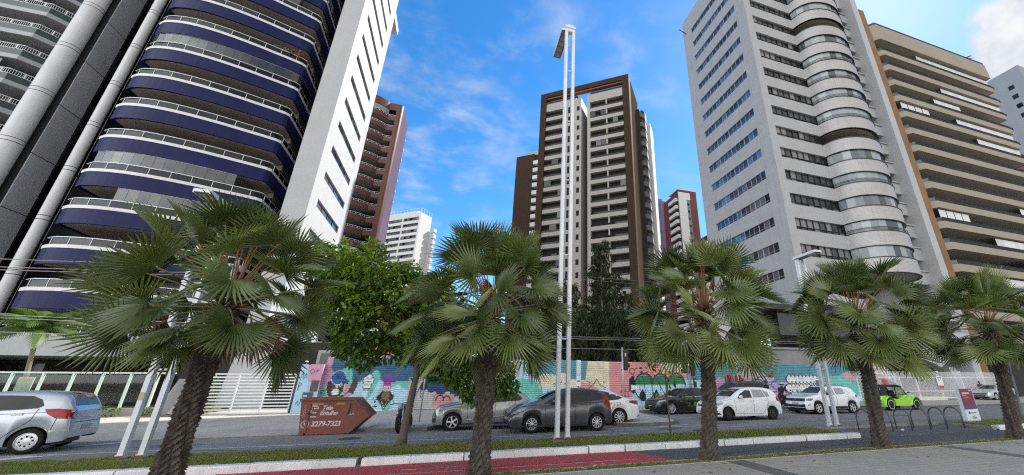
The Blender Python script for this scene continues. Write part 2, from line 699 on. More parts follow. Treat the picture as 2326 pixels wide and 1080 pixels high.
def kerb_stone(x0, x1, y0=10.77, y1=11.02, h=0.15):
    L = round(x1 - x0 - 0.012, 2)
    if L not in stone:
        m_ = MB().prism([(y0, -0.05), (y1, -0.05), (y1, h), (y0 + 0.035, h), (y0, h - 0.03)], 0, L, 'x')
        stone[L] = m_.mesh("kerb_stone", KERBW)
    o = link("kerb_stone", stone[L], med)
    o.location = (x0 + 0.01, rnd.uniform(-0.012, 0.012), rnd.uniform(-0.012, 0.008))
    o.rotation_euler = (0, rnd.uniform(-0.006, 0.006), rnd.uniform(-0.006, 0.006))


x = -20.0
while x < 13.2:
    L = rnd.choice([1.0, 1.0, 0.85, 1.2])
    L = min(L, 13.24 - x)
    kerb_stone(x, x + L)
    x += L
x = 20.62
while x < 34:
    kerb_stone(x, x + 1.0)
    x += 1.0
structure("median_turf", MB().box(-120, 11.03, -0.2, 13.5, 13.05, 0.085).box(20.75, 11.03, -0.2, 120, 13.05, 0.085), SOIL)
structure("bicycle_bay", MB().box(13.5, 10.8, -0.2, 20.35, 12.9, 0.018), mat("bay_asphalt", (0.13, 0.125, 0.118), (0.09, 0.088, 0.085), 1.4, 0.95, bump=0.4))
structure("bay_kerb", MB().box(13.3, 11.03, -0.1, 13.5, 13.05, 0.11).prism([(20.35, 10.85), (20.6, 10.85), (20.75, 12.95), (13.5, 13.05), (13.5, 12.9), (20.5, 12.8)], -0.1, 0.11, 'z'),
          mat("grey_kerb", (0.27, 0.265, 0.25), (0.16, 0.155, 0.15), 3, 0.9, bump=0.4))

# far pavement, with a lowered driveway, parking recess and the island nose
far = [(-300, 17.47), (-13.6, 17.47), (-13.6, 20.6), (-2.75, 20.6), (-2.75, 17.47), (-0.6, 17.47), (0.3, 18.9), (0.9, 20.5), (6.6, 20.5), (6.9, 19.5), (6.95, 16.75),
       (7.4, 16.35), (9.3, 16.4), (10.0, 16.9), (10.35, 17.8), (10.5, 21), (11.0, 23.6), (28, 23.6), (31, 22.4), (34, 21.6), (300, 21.6), (300, 120), (-300, 120)]
mb = MB().prism(far, -0.2, 0.115, 'z')
mb.add([(-13.6, 17.47, 0.012), (-2.75, 17.47, 0.012), (-2.75, 19.3, 0.03), (-13.6, 19.3, 0.03), (-2.75, 20.6, 0.114), (-13.6, 20.6, 0.114)], [(0, 1, 2, 3), (3, 2, 4, 5)])
structure("far_pavement", mb, PAVE)
mb = MB()
edge = far[:2]
def kerb_run(mb, pts, w=0.13):
    mb.ribbon(pts, -0.1, 0.121, w)
kerb_run(mb, [(-120, 17.462), (-13.6, 17.462)])
kerb_run(mb, [(-2.75, 17.462), (-0.6, 17.462), (0.305, 18.895), (0.905, 20.49), (6.595, 20.49), (6.893, 19.5), (6.943, 16.747), (7.398, 16.342), (9.303, 16.392), (10.006, 16.895), (10.358, 17.797), (10.508, 21), (11.005, 23.592), (28, 23.592), (31, 22.392), (34, 21.592), (200, 21.592)])
structure("far_kerb", mb, KERBD)

mb = MB()
z = 0.006
def stripe(x0, y0, x1, y1, w=0.10):
    d = Vector((x1 - x0, y1 - y0)).normalized()
    n = Vector((-d.y, d.x)) * w / 2
    mb.add([(x0 - n.x, y0 - n.y, z), (x1 - n.x, y1 - n.y, z), (x1 + n.x, y1 + n.y, z), (x0 + n.x, y0 + n.y, z)], [(0, 1, 2, 3)])
stripe(-60, 14.82, 3.7, 14.78, 0.09)
for a in ((-2.2, 16.5, -1.3, 16.52), (-0.2, 16.6, 2.6, 16.62), (4.6, 14.2, 6.4, 14.25), (5.8, 15.9, 7.2, 15.9), (10.5, 14.93, 12.7, 14.97), (17.9, 15.5, 20.9, 15.6), (25.5, 16.0, 28.5, 16.1), (33, 16.4, 36, 16.5)):
    stripe(*a, 0.09)
stripe(8.5, 17.15 - 1.2, 10.1, 17.5 - 1.25, 0.12)
stripe(8.2, 15.7, 10.4, 15.75, 0.10)
stripe(-11.5, 13.2, -9.3, 14.85, 0.38)
stripe(-11.9, 15.0, -9.2, 17.2, 0.30)
stripe(-300, 9.72, 4.5, 9.62, 0.035)
stripe(-0.75, 10.02, -0.45, 10.02, 0.05)
structure("road_markings", mb, PAINT)
structure("worn_marks", MB().add([(-0.2, 9.93, 0.0085), (0.5, 9.95, 0.0085), (0.75, 10.12, 0.0085), (0.2, 10.08, 0.0085), (-0.1, 10.16, 0.0085)], [(0, 1, 2, 3, 4)])
          .add([(3.7, 9.06, 0.0085), (4.9, 9.06, 0.0085), (4.95, 9.14, 0.0085), (3.75, 9.11, 0.0085)], [(0, 1, 2, 3)]),
          mat("worn_paint", (0.27, 0.19, 0.19), (0.22, 0.1, 0.1), 14, 0.8))
structure("yellow_kerb_line", MB().box(-10.5, 17.36, -0.02, -5.0, 17.45, 0.008), mat("worn_yellow_paint", (0.30, 0.20, 0.07), (0.16, 0.13, 0.09), 9, 0.85, dirt=0.6))


# grass blades
def grass():
    rs = np.random.RandomState(3)
    def patch(x0, x1, y0, y1, z, n, h0, h1):
        p = np.empty((n, 3))
        p[:, 0] = rs.uniform(x0, x1, n); p[:, 1] = rs.uniform(y0, y1, n); p[:, 2] = z - 0.005
        keep = (np.sin(p[:, 0] * 1.9 + np.sin(p[:, 1] * 5)) + np.sin(p[:, 0] * 5.3 + p[:, 1] * 3.1) + rs.normal(0, 0.9, n)) > -1.4
        p = p[keep]
        return p, rs.uniform(h0, h1, len(p))
    P, H = [], []
    for a in ((-14, 13.3, 11.04, 13.06, 0.085, 120000, 0.03, 0.085), (20.9, 38, 11.04, 13.06, 0.085, 22000, 0.04, 0.09), (-6, 30, 8.50, 8.93, 0.03, 42000, 0.02, 0.06)):
        p, h = patch(*a)
        P.append(p); H.append(h)
    P = np.concatenate(P); H = np.concatenate(H)
    n = len(P)
    a = rs.uniform(0, 2 * np.pi, n)
    w = rs.uniform(0.005, 0.011, n)
    dx, dy = np.cos(a) * w, np.sin(a) * w
    lean = rs.normal(0, 0.45, (n, 2)) * H[:, None]
    V = np.empty((n, 3, 3))
    V[:, 0] = P + np.stack([-dx, -dy, 0 * dx], 1)
    V[:, 1] = P + np.stack([dx, dy, 0 * dx], 1)
    V[:, 2] = P + np.stack([lean[:, 0], lean[:, 1], H], 1)
    me = bpy.data.meshes.new("grass")
    me.vertices.add(n * 3)
    me.vertices.foreach_set("co", V.reshape(-1))
    me.loops.add(n * 3)
    me.loops.foreach_set("vertex_index", np.arange(n * 3, dtype=np.int32))
    me.polygons.add(n)
    me.polygons.foreach_set("loop_start", np.arange(0, n * 3, 3, dtype=np.int32))
    me.polygons.foreach_set("loop_total", np.full(n, 3, dtype=np.int32))
    me.materials.append(mat("grass_blade", (0.145, 0.19, 0.045), (0.23, 0.21, 0.085), 1.3, 0.7, spec=0.2, transl=0.3))
    me.update()
    me.validate()
    o = link("grass", me, kind="stuff")
    o["label"] = "short dry green grass growing along the kerbs"


grass()


# wear on the carriageway: darker patches, drain covers, leaf litter and crumbs
PATCH = mat("asphalt_patch", (0.115, 0.113, 0.110), (0.09, 0.09, 0.09), 2, 0.95, bump=0.5, bscale=60)
mb = MB()
for x, y, a, b in ((-7.5, 15.8, 1.6, 0.7), (0.8, 14.1, 2.2, 0.5), (8.6, 15.3, 1.2, 0.9), (12.0, 16.3, 2.6, 0.45), (19.5, 14.3, 1.8, 0.6), (24.0, 17.0, 2.4, 0.8), (-3.5, 13.9, 0.9, 0.6)):
    n = 10
    pts = [(x + a / 2 * math.cos(2 * math.pi * i / n) * rnd.uniform(0.8, 1.1), y + b / 2 * math.sin(2 * math.pi * i / n) * rnd.uniform(0.8, 1.1), 0.0035) for i in range(n)]
    mb.add(pts, [tuple(range(n))])
structure("road_patches", mb, PATCH)
mb = MB()
for p in (((-9, 9.3), (-5.5, 9.55), (-2.4, 9.4), (0.3, 9.7), (2.1, 9.6), (3.6, 9.85)), ((6.2, 9.4), (8.0, 9.8), (10.3, 9.7), (13.5, 10.1)), ((-8, 14.2), (-6.2, 14.5), (-4.9, 14.1), (-2.2, 14.5)), ((4.5, 15.1), (6.1, 14.8), (8.8, 15.0)), ((11.0, 13.8), (14.0, 14.2), (17.5, 13.9))):
    for (x0, y0), (x1, y1) in zip(p, p[1:]):
        zz = 0.0052
        w = 0.012
        mb.add([(x0, y0 - w, zz), (x1, y1 - w, zz), (x1, y1 + w, zz), (x0, y0 + w, zz)], [(0, 1, 2, 3)])
structure("surface_cracks", mb, mat("crack_dark", (0.03, 0.03, 0.03), None, 5, 1.0))
for i, (x, y, lab) in enumerate(((-2.9, 15.9, "round iron drain cover in the carriageway before the red skip"), (9.4, 14.2, "round iron drain cover in the carriageway near the thin young tree"))):
    o = MB().lathe([(0.0, 0.012), (0.29, 0.012), (0.30, 0.006), (0.33, 0.006), (0.33, -0.02)], 24).build("drain_cover", mat("cast_iron", (0.06, 0.058, 0.056), (0.035, 0.034, 0.033), 14, 0.6, metal=0.4))
    o.location = (x, y, 0.0)
    tag(o, lab, "drain cover")


def litter_field():
    rs = random.Random(44)
    mb = MB()
    for i in range(900):
        if i < 420:
            x, y, z = rs.uniform(-8, 26), rs.uniform(8.5, 9.0), 0.06
        elif i < 700:
            x, y, z = rs.uniform(-10, 13), rs.uniform(11.1, 13.3), 0.12 if rs.random() < 0.8 else 0.02
            if y > 13.05:
                z = 0.012
        elif i < 800:
            x, y, z = rs.uniform(-8, 20), rs.choice((rs.gauss(10.6, 0.1), rs.gauss(9.1, 0.08))), 0.012
        else:
            x, y, z = rs.uniform(-4, 18), rs.uniform(7.3, 8.45), 0.064
        a = rs.uniform(0, 6.28)
        l, w = rs.uniform(0.03, 0.09), rs.uniform(0.012, 0.035)
        c, s = math.cos(a), math.sin(a)
        t = rs.uniform(-0.02, 0.02)
        mb.add([(x - c * l, y - s * l, z), (x + s * w, y - c * w, z + 0.008), (x + c * l, y + s * l, z + abs(t)), (x - s * w, y + c * w, z + 0.004)], [(0, 1, 2, 3)], 0 if rs.random() < 0.8 else 1)
    o = mb.build("fallen_leaves", [mat("dry_leaf", (0.20, 0.13, 0.06), (0.12, 0.08, 0.04), 6, 0.9), mat("pale_scraps", (0.5, 0.48, 0.44), (0.4, 0.38, 0.34), 6, 0.9)], kind="stuff")
    o["label"] = "dry fallen leaves and pale scraps on turf and lane edges"


litter_field()
# ------------------------------------------------------------------ buildings on the left
BLUE = tile_mat("blue_tiles", (0.012, 0.014, 0.078), (0.010, 0.012, 0.062), 0.1, 0.1, 0.007, (0.6, 0.6, 0.7), rough=0.35, bump=0.15, coat=0.0, spec=0.12)
WALLW = mat("white_render", (0.37, 0.38, 0.39), (0.33, 0.34, 0.35), 0.35, 0.6, dirt=0.3, dirt_c=(0.24, 0.24, 0.24), bump=0.08, bscale=2)
SOFF = mat("soffit_plaster", (0.33, 0.30, 0.265), (0.27, 0.245, 0.22), 0.8, 0.9)
DARKG = glass_mat("dark_glazing", (0.008, 0.009, 0.011), (0.025, 0.028, 0.032), 0.35, 0.08, spec=0.3)
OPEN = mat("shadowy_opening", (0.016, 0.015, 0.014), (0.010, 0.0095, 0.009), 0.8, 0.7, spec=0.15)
ROOM = mat("dark_room", (0.026, 0.024, 0.022), (0.016, 0.015, 0.014), 0.6, 0.9)
RAILG = clear_glass("railing_glass", (0.34, 0.38, 0.39), 0.02)
CURT = clear_glass("glass_curtain", (0.50, 0.55, 0.55), 0.07)
COPE = mat("white_coping", (0.62, 0.62, 0.63), (0.55, 0.55, 0.56), 1.5, 0.5, dirt=0.1)
STEEL = mat("pale_metal", (0.50, 0.52, 0.54), (0.43, 0.45, 0.47), 2, 0.35, metal=0.3)
BLACKF = mat("black_frame", (0.012, 0.012, 0.013), None, 2, 0.4)

apt = thing("apartment_tower", "tall tower with wavy cobalt blue balconies, round columns and white slit-window wing", "apartment building", (-22, 38, 0))
AO = Vector((-22, 38))


def L(p):
    return (p[0] - AO.x, p[1] - AO.y)


wave = smooth_path([(-28.25, 36.4), (-27.4, 35.85), (-25.7, 35.55), (-23.74, 35.76), (-21.57, 36.35), (-19.9, 36.97), (-18.7, 37.42), (-17.75, 37.83)], 4)
bal_path = [L(p) for p in [(-28.32, 41.9)] + wave + [(-17.5, 38.1), (-17.6, 43.4)]]
WHITEF = tile_mat("white_tiles", (0.66, 0.66, 0.67), (0.60, 0.60, 0.61), 0.1, 0.1, 0.006, (0.9, 0.9, 0.9), rough=0.4, bump=0.1)
post_pts = resample(bal_path, 1.22)
panes = Pieces("glass_pane", RAILG, 290)
sdoor = Pieces("sliding_door", DARKG)
curtain_floors = {2: (-25.9, -16), 3: (-28.2, -19.0), 7: (-28.5, -16), 10: (-28.5, -19), 12: (-26, -16)}
for k in range(-1, 15):
    zr = 8.36 + 3.04 * k
    zf = zr - 0.85
    par = MB()
    par.ribbon(bal_path, zr - 2.0, zf, 0.16, 0)
    inner = offset_path(bal_path, 0.17)
    poly = inner
    par.prism([(a, b) for a, b in poly], zr - 1.9, zr - 1.72, 'z', 1)
    bal = par.build("balcony", [BLUE if k >= 0 else WHITEF, SOFF], apt)
    outp = offset_path(bal_path, -0.05)
    MB().ribbon(outp, zf, zr - 0.60, 0.26, 0).build("coping", COPE, bal)
    rail = MB()
    rail.ribbon(bal_path, zr - 0.055, zr, 0.06, 0)
    for p in post_pts:
        rail.box(p[0] - 0.014, p[1] - 0.0, zr - 0.60, p[0] + 0.014, p[1] + 0.05, zr - 0.056, 0)
    rail.build("railing", STEEL, bal)
    for a, b in zip(post_pts, post_pts[1:]):
        d = Vector(b) - Vector(a)
        if d.length < 0.3:
            continue
        m_ = (Vector(a) + Vector(b)) / 2
        panes.box(bal, (m_.x, m_.y + 0.03, zr - 0.33), (round(d.length - 0.05, 1), 0.012, 0.5), math.atan2(d.y, d.x), apt)
    # room front behind the balcony
    MB().box(-6.2, 2.4, zr - 1.72, 4.2, 2.6, zr - 0.55, 0).box(-6.2, 2.4, zr + 0.55, 4.2, 2.6, zr + 1.1, 0) \
        .box(-6.2, 2.4, zr - 0.55, -4.0, 2.6, zr + 0.55, 0).box(0.4, 2.4, zr - 0.55, 1.3, 2.6, zr + 0.55, 0).build("room_front", SOFF, apt)
    for i in range(4):
        sdoor.box(apt, (-4.0 + i * 1.1 + 0.525, 2.515, zr), (1.05, 0.03, 1.1))
    for i in range(3):
        sdoor.box(apt, (1.3 + i * 0.96 + 0.455, 2.515, zr), (0.91, 0.03, 1.1))
    if k in curtain_floors:
        a0, a1 = curtain_floors[k]
        g = MB()
        cp = [p for p in resample(bal_path, 0.62) if a0 <= p[0] + AO.x <= a1 and p[1] + AO.y < 41]
        for a, b in zip(cp, cp[1:]):
            if (Vector(a) - Vector(b)).length > 0.9:
                continue
            d = (Vector(b) - Vector(a)) * 0.012
            g.ribbon([(a[0] + d.x, a[1] + d.y + 0.08), (b[0] - d.x, b[1] - d.y + 0.08)], zr + 0.01, zr + 1.0, 0.012)
        g.build("glass_curtain", CURT, bal)
        MB().ribbon([(p[0], p[1] + 0.06) for p in cp], zr + 1.0, zr + 1.035, 0.06).build("curtain_track", STEEL, bal)
panes.finish(apt)
core = MB()
core.box(-6.2, 2.6, 0, 4.3, 14, 53.5)
core.box(-10.4, 3.6, 3.6, -6.2, 14, 53.5)
core.box(4.3, 5.4, 0, 6.5, 14, 53.5)
core.build("core", ROOM, apt)
MB().box(-10.6, -2.5, 52.6, 8.3, 14.2, 53.6).build("roof", COPE, apt)
# dark glass seam between the balconies and the white wing, and beside the tall fin
seam = Pieces("dark_glazing", DARKG)
def sg(x0, y0, z0, x1, y1, z1):
    seam.box(apt, ((x0 + x1) / 2, (y0 + y1) / 2, (z0 + z1) / 2), (round(x1 - x0, 3), round(y1 - y0, 3), z1 - z0))
for i in range(18):
    z0 = 0.2 + i * 3.04
    sg(4.4, 5.34, z0, 5.4, 5.40, z0 + 2.9)
    sg(5.45, 5.34, z0, 6.45, 5.40, z0 + 2.9)
    sg(-10.45, 1.62, z0, -10.42, 2.55, z0 + 2.9)
    sg(-10.45, 2.6, z0, -10.42, 3.55, z0 + 2.9)
    sg(-10.4, 3.54, z0, -8.3, 3.60, z0 + 2.9)
    sg(-8.25, 3.54, z0, -6.25, 3.60, z0 + 2.9)
seam.finish(apt)
frm = MB()
for i in range(18):
    z0 = 0.2 + i * 3.04
    frm.box(4.35, 5.30, z0 + 2.9, 6.5, 5.42, z0 + 3.04).box(-10.47, 1.6, z0 + 2.9, -10.36, 3.52, z0 + 3.04).box(-10.36, 3.52, z0 + 2.9, -6.22, 3.62, z0 + 3.04)
frm.build("glazing_frame", BLACKF, apt, kind="stuff")
# panelled fin
fin = MB().box(-11.3, -0.5, 0.0, -10.56, 3.5, 53.0).build("fin_core", BLACKF, apt)
FINP = mat("grey_cladding", (0.52, 0.55, 0.59), (0.47, 0.50, 0.54), 0.5, 0.4, metal=0.2, rnd_v=0.06)
fp = Pieces("cladding_panel", FINP)
z0 = 0.25
while z0 < 52:
    fp.box(fin, (-10.53, 0.62, z0 + 2.22), (0.06, 1.98, 4.46))
    z0 += 4.53
# columns with ring joints
COLM = mat("column_paint", (0.52, 0.53, 0.54), (0.45, 0.46, 0.47), 0.8, 0.5, dirt=0.35, dirt_c=(0.3, 0.3, 0.3), bump=0.15, bscale=3)


def ring_column(cx, cy, r, joints, top, name="column"):
    prof = [(r, 0)]
    c = MB()
    zz = 0.0
    for j in sorted(joints):
        for q in (j - 0.16, j + 0.16):
            c.lathe([(r, zz), (r, q - 0.025)], 28, (cx, cy, 0), mi=0)
            c.lathe([(r, q - 0.025), (r - 0.03, q - 0.025), (r - 0.03, q + 0.025), (r, q + 0.025)], 28, (cx, cy, 0), mi=1)
            zz = q + 0.025
    c.lathe([(r, zz), (r, top)], 28, (cx, cy, 0), mi=0)
    c.build(name, [COLM, BLACKF], apt)


ring_column(-33.35 + 22, -1.0, 0.63, [5.0 + 4.58 * i for i in range(11)], 53)
ring_column(-29.46 + 22, -1.0, 0.33, [0.7 + 4.09 * i for i in range(13)], 53)
# white slab wing with a slit window per floor
wing = MB()
x0, x1, y0, y1 = -15.5 + 22, -13.64 + 22, 37.2 - 38, 48.6 - 38
wing.box(x0, y0, 0, x1 - 0.28, y1, 62)
ya, yb = 39.05 - 38, 46.6 - 38
wing.box(x1 - 0.28, y0, 0, x1, ya, 62).box(x1 - 0.28, yb, 0, x1, y1, 62)
slit_z = [18.0 - 0.80 + 2.99 * i for i in range(-4, 14)]
zp = 0.0
for z0 in slit_z:
    wing.box(x1 - 0.28, ya, zp, x1, yb, z0)
    zp = z0 + 0.80
wing.box(x1 - 0.28, ya, zp, x1, yb, 62)
wing.build("side_wing", WALLW, apt)
SLIT = glass_mat("slit_glass", (0.02, 0.02, 0.022), (0.10, 0.10, 0.10), 0.3, 0.12)
sp = Pieces("slit_pane", SLIT)
for z0 in slit_z:
    fr = MB()
    n = 4
    for i in range(n + 1):
        yy = ya + (yb - ya) * i / n
        fr.box(x1 - 0.22, max(ya, yy - 0.035), z0, x1 - 0.14, min(yb, yy + 0.035), z0 + 0.80)
    w = fr.build("slit_window", BLACKF, apt)
    for i in range(n):
        a = ya + (yb - ya) * i / n + 0.035
        b = ya + (yb - ya) * (i + 1) / n - 0.035
        sp.box(w, (x1 - 0.19, (a + b) / 2, z0 + 0.40), (0.02, round(b - a, 2), 0.80))
led = Pieces("rear_ledge", WALLW)
for z0 in slit_z:
    led.box(apt, (x1 - 0.2, y1 + 0.12, z0 + 0.45), (0.3, 0.24, 0.6))
# flower boxes on an upper balcony
pl = MB()
rs = random.Random(5)
for i in range(150):
    p = (rs.uniform(1.6, 4.2), rs.uniform(-0.7, -0.1), 8.36 + 3.04 * 8 + rs.uniform(-0.2, 0.55))
    pl.obox(p, (0.14, 0.14, 0.02), (rs.uniform(0, 3), rs.uniform(0, 3), 0), 0 if rs.random() < 0.6 else 1)
pl.build("balcony_plants", [mat("plant_green", (0.05, 0.09, 0.025), (0.03, 0.06, 0.02), 4, 0.6), mat("red_flowers", (0.4, 0.04, 0.03), (0.3, 0.03, 0.05), 4, 0.6)], apt, kind="stuff")
# podium: lobby, garage ramp wall
lob = MB()
lob.box(-20, 4.0, 0.1, 8.3, 5.3, 3.3, 0)
lob.box(-22, -3.5, 3.32, 3.5, 4.0, 4.4, 1)
lob.box(-22, -3.62, 3.30, 3.5, -3.5, 4.55, 1)
lob.build("podium", [ROOM, WALLW], apt)
pg = Pieces("lobby_glazing", DARKG)
for i in range(17):
    pg.box(apt, (-20.29 + i * 1.5, 3.95, 1.75), (1.42, 0.06, 2.9))
pr = MB()
pr.box(-22, -3.58, 5.22, 3.5, -3.52, 5.30)
for i in range(20):
    pr.box(-21.5 + i * 1.28, -3.57, 4.55, -21.46 + i * 1.28, -3.53, 5.22)
pr.build("terrace_railing", COPE, apt)
rp = MB()
MB().box(5.0, -3.9, 0.1, 16.0, 3.9, 4.5).build("garage", ROOM, apt)
rp.prism([(8.3, 0.1), (10.9, 0.1), (10.6, 5.2), (8.9, 5.2)], 37.05 - 38 - 5.2, 36.9 - 38 - 4.9, 'y')
rp.build("ramp_wall", WALLW, apt)
MB().box(7.7, -2.2, 0.1, 8.35, -0.82, 9).build("base_pier", WALLW, apt)
cb = MB().box(8.37, -1.0, 5.8, 12.6, 1.2, 7.0).box(8.37, -1.0, 7.5, 12.6, -0.95, 7.58)
for i in range(5):
    cb.box(8.5 + i, -0.99, 7.0, 8.54 + i, -0.95, 7.5)
cb.build("low_balcony", WALLW, apt)

# ------------------------------------------------------------------ neighbour at the far left
GREENB = mat("dark_green_band", (0.030, 0.055, 0.05), (0.026, 0.045, 0.042), 1, 0.35)
nb = thing("apartment_block", "apartment block with white railings and dark green balcony bands behind the big round column", "apartment building", (-52, 50, 0))
np_ = [(-20, -2.0), (5.6, -2.0), (7.1, -0.6), (7.1, 3.0)]
prs = resample(np_, 1.55)
for k in range(-8, 8):
    zr = 29.0 + 3.04 * k
    if zr < 3:
        continue
    b = MB().ribbon(np_, zr - 1.35, zr - 0.62, 0.15, 0).ribbon(offset_path(np_, -0.08), zr - 1.85, zr - 1.352, 0.3, 1).prism(offset_path(np_, 0.24), zr - 1.8, zr - 1.6, 'z', 1).build("balcony", [GREENB, WALLW], nb)
    r_ = MB().ribbon(np_, zr - 0.06, zr, 0.07).ribbon(np_, zr - 0.60, zr - 0.55, 0.06)
    for p in resample(np_, 0.16)[: -1]:
        if p[0] > -6:
            r_.box(p[0] - 0.012, p[1] + 0.02, zr - 0.55, p[0] + 0.012, p[1] + 0.045, zr - 0.06)
    for p in prs:
        r_.box(p[0] - 0.05, p[1], zr - 0.60, p[0] + 0.05, p[1] + 0.08, zr - 0.06)
    r_.build("railing", WHITE(), b)
    if k % 3 == 1:
        MB().ribbon([(-12, -1.9), (4.5, -1.9)], zr + 0.02, zr + 1.15, 0.02).build("glass_curtain", CURT, b)
MB().box(-20, 1.5, 0, 7.2, 12, 54, 0).build("core", ROOM, nb)
w_ = MB().box(7.2, 1.2, 0, 12.8, 14, 55).box(2.5, 1.1, 0, 4.2, 1.5, 54)
w_.build("end_wall", WALLW, nb)

# ------------------------------------------------------------------ brown tower with round balconies
BROWN = tile_mat("brown_tiles", (0.125, 0.046, 0.030), (0.10, 0.036, 0.024), 0.15, 0.15, 0.01, (0.75, 0.75, 0.75), rough=0.38, bump=0.2, coat=0.0, spec=0.3)
br = thing("brown_tower", "reddish brown tower with rounded balconies standing behind the white wing", "apartment building", (-20, 90, 0))
arc = smooth_path([(-12.5, 0.0), (-10.0, 0.0), (-9.0, -0.9), (-7.4, -1.9), (-5.6, -2.25), (-3.9, -1.9), (-2.4, -0.95), (-1.6, -0.1)], 5)
bp_ = arc + [(-0.9, -0.12), (0.0, -0.12)]
for k in range(0, 20):
    zr = 64.0 - 3.05 * k
    b = MB().ribbon(bp_, zr - 1.55, zr - 0.42, 0.18, 0).prism(offset_path(bp_, 0.19) + [(0, 2.5), (-12.5, 2.5)], zr - 1.5, zr - 1.35, 'z', 1).build("balcony", [BROWN, SOFF], br)
    r_ = MB().ribbon(bp_, zr - 0.07, zr, 0.06).ribbon(bp_, zr - 0.41, zr - 0.36, 0.05)
    for p in resample(bp_, 1.0):
        r_.box(p[0] - 0.03, p[1], zr - 0.42, p[0] + 0.03, p[1] + 0.05, zr - 0.06)
    r_.build("railing", COPE, b)
    if k in (0, 12):
        cp = [p for p in resample(bp_, 0.8) if p[0] < -1.6]
        MB().ribbon([(p[0], p[1] + 0.1) for p in cp], zr + 0.02, zr + 1.35, 0.02).build("glass_curtain", glass_mat("pale_curtain_glass", (0.25, 0.26, 0.26), (0.4, 0.4, 0.38), 0.5, 0.1), b)
MB().box(-12.5, 2.5, 0, 0.0, 12, 66).build("core", ROOM, br)
w_ = MB()
w_.prism([(0.0, -0.15)] + [(0.7 + 0.75 * math.sin(i * math.pi / 20), 1.0 - 1.15 * math.cos(i * math.pi / 20)) for i in range(11)] + [(1.5, 8.5), (0.0, 8.5)], 0, 67.4, 'z')
w_.prism(bp_ + [(0.0, 12), (-12.5, 12)], 65.45, 67.45, 'z')
w_.build("wall", BROWN, br)
led = Pieces("window_ledge", WALLW)
for k in range(20):
    led.box(br, (1.55, 8.2, 62.45 - 3.05 * k), (0.14, 0.8, 0.7))

# ------------------------------------------------------------------ distant white block, dark banded tower and its lower neighbour
ROT = math.atan2(-0.6, 0.8)
WHT = mat("bright_white_render", (0.50, 0.50, 0.49), (0.45, 0.45, 0.44), 0.3, 0.7, dirt=0.08)  # one even white, alike on every face
GLS = glass_mat("band_glass", (0.016, 0.017, 0.019), (0.10, 0.11, 0.12), 0.25, 0.12, spec=0.35)


def band_block(name, label, loc, w, depth, ztop, f, nf, band_h, bays, wall, glass, first=2.2, piers=0.35, recess=0.9, cat="apartment building"):
    """front wall of spandrel bands between piers, with a glazed or open strip per floor and bay"""
    t = thing(name, label, cat, loc, ROT)
    zb = ztop - first
    body = MB()
    body.box(-w, recess, 0, 0, depth, ztop - 0.05)
    body.build("core", ROOM, t)
    fr = MB()
    fr.box(-w, 0, zb, 0, recess, ztop)
    for k in range(nf):
        z1 = zb - f * k - (f - band_h)
        fr.box(-w, 0, z1 - band_h, 0, recess, z1)
    for a, b in bays:
        pass
    edges = sorted({e for b in bays for e in b})
    for k in range(nf):
        z1 = zb - f * k
        z0 = z1 - (f - band_h)
        prev = -w
        for a, b in bays:
            if a > prev:
                fr.box(prev, 0.03, z0, a, recess, z1)
            prev = b
        if prev < 0:
            fr.box(prev, 0.03, z0, 0, recess, z1)
    fr.build("front_wall", wall, t)
    wp = Pieces("window", glass)
    for k in range(nf):
        z1 = zb - f * k
        z0 = z1 - (f - band_h)
        for a, b in bays:
            n = max(2, round((b - a) / 1.7))
            for i in range(n):
                u0, u1 = a + (b - a) * i / n, a + (b - a) * (i + 1) / n
                yy = 0.12 if rnd.random() < 0.35 else recess - 0.12
                wp.box(t, ((u0 + u1) / 2, yy + 0.02, (z0 + z1) / 2), (round(u1 - u0 - 0.08, 2), 0.04, round(z1 - z0 - 0.04, 2)))
            MB().box(a, 0.05, z0 + 0.35, b, 0.09, z0 + 0.40).box(a, 0.06, z0 + 0.01, b, 0.08, z0 + 0.35, 1).build("railing", [BLACKF, RAILG], t)
    wp.finish(t)
    return t


fw = band_block("white_block", "distant white apartment block with dark window bands and a rooftop railing", (-21.4, 180.6, 0), 26, 7.2, 76.3, 3.05, 17, 1.45,
                [(-25.5, -19), (-18.5, -10.2), (-9.4, -0.6)], WHT, GLS, first=1.9)
MB().box(-0.02, -0.06, 0, 0.35, 7.4, 76.6).build("gable_wall", WHT, fw)
st = Pieces("rear_balcony", WHT)
for k in range(9):
    st.box(fw, (1.9, 8.5, 70.05 - 3.05 * k), (1.4, 1.8, 1.7))
MB().box(-3, 7.4, 0, 1.2, 10, 69).build("rear_wall", WHT, fw)
rr = MB().box(-26, 0.1, 78.7, 0.4, 0.16, 78.8).box(0.3, 0.1, 78.7, 0.4, 7.2, 78.8)
for i in range(14):
    rr.box(-26 + i * 2, 0.1, 76.6, -25.92 + i * 2, 0.16, 78.7)
for i in range(5):
    rr.box(0.3, 0.1 + i * 1.75, 76.6, 0.4, 0.2 + i * 1.75, 78.7)
rr.build("roof_railing", STEEL, fw)
MB().box(-24, 1.5, 76.3, -3, 6, 78.4).build("penthouse", mat("pale_grey_panel", (0.5, 0.52, 0.53), None, 1, 0.5), fw)

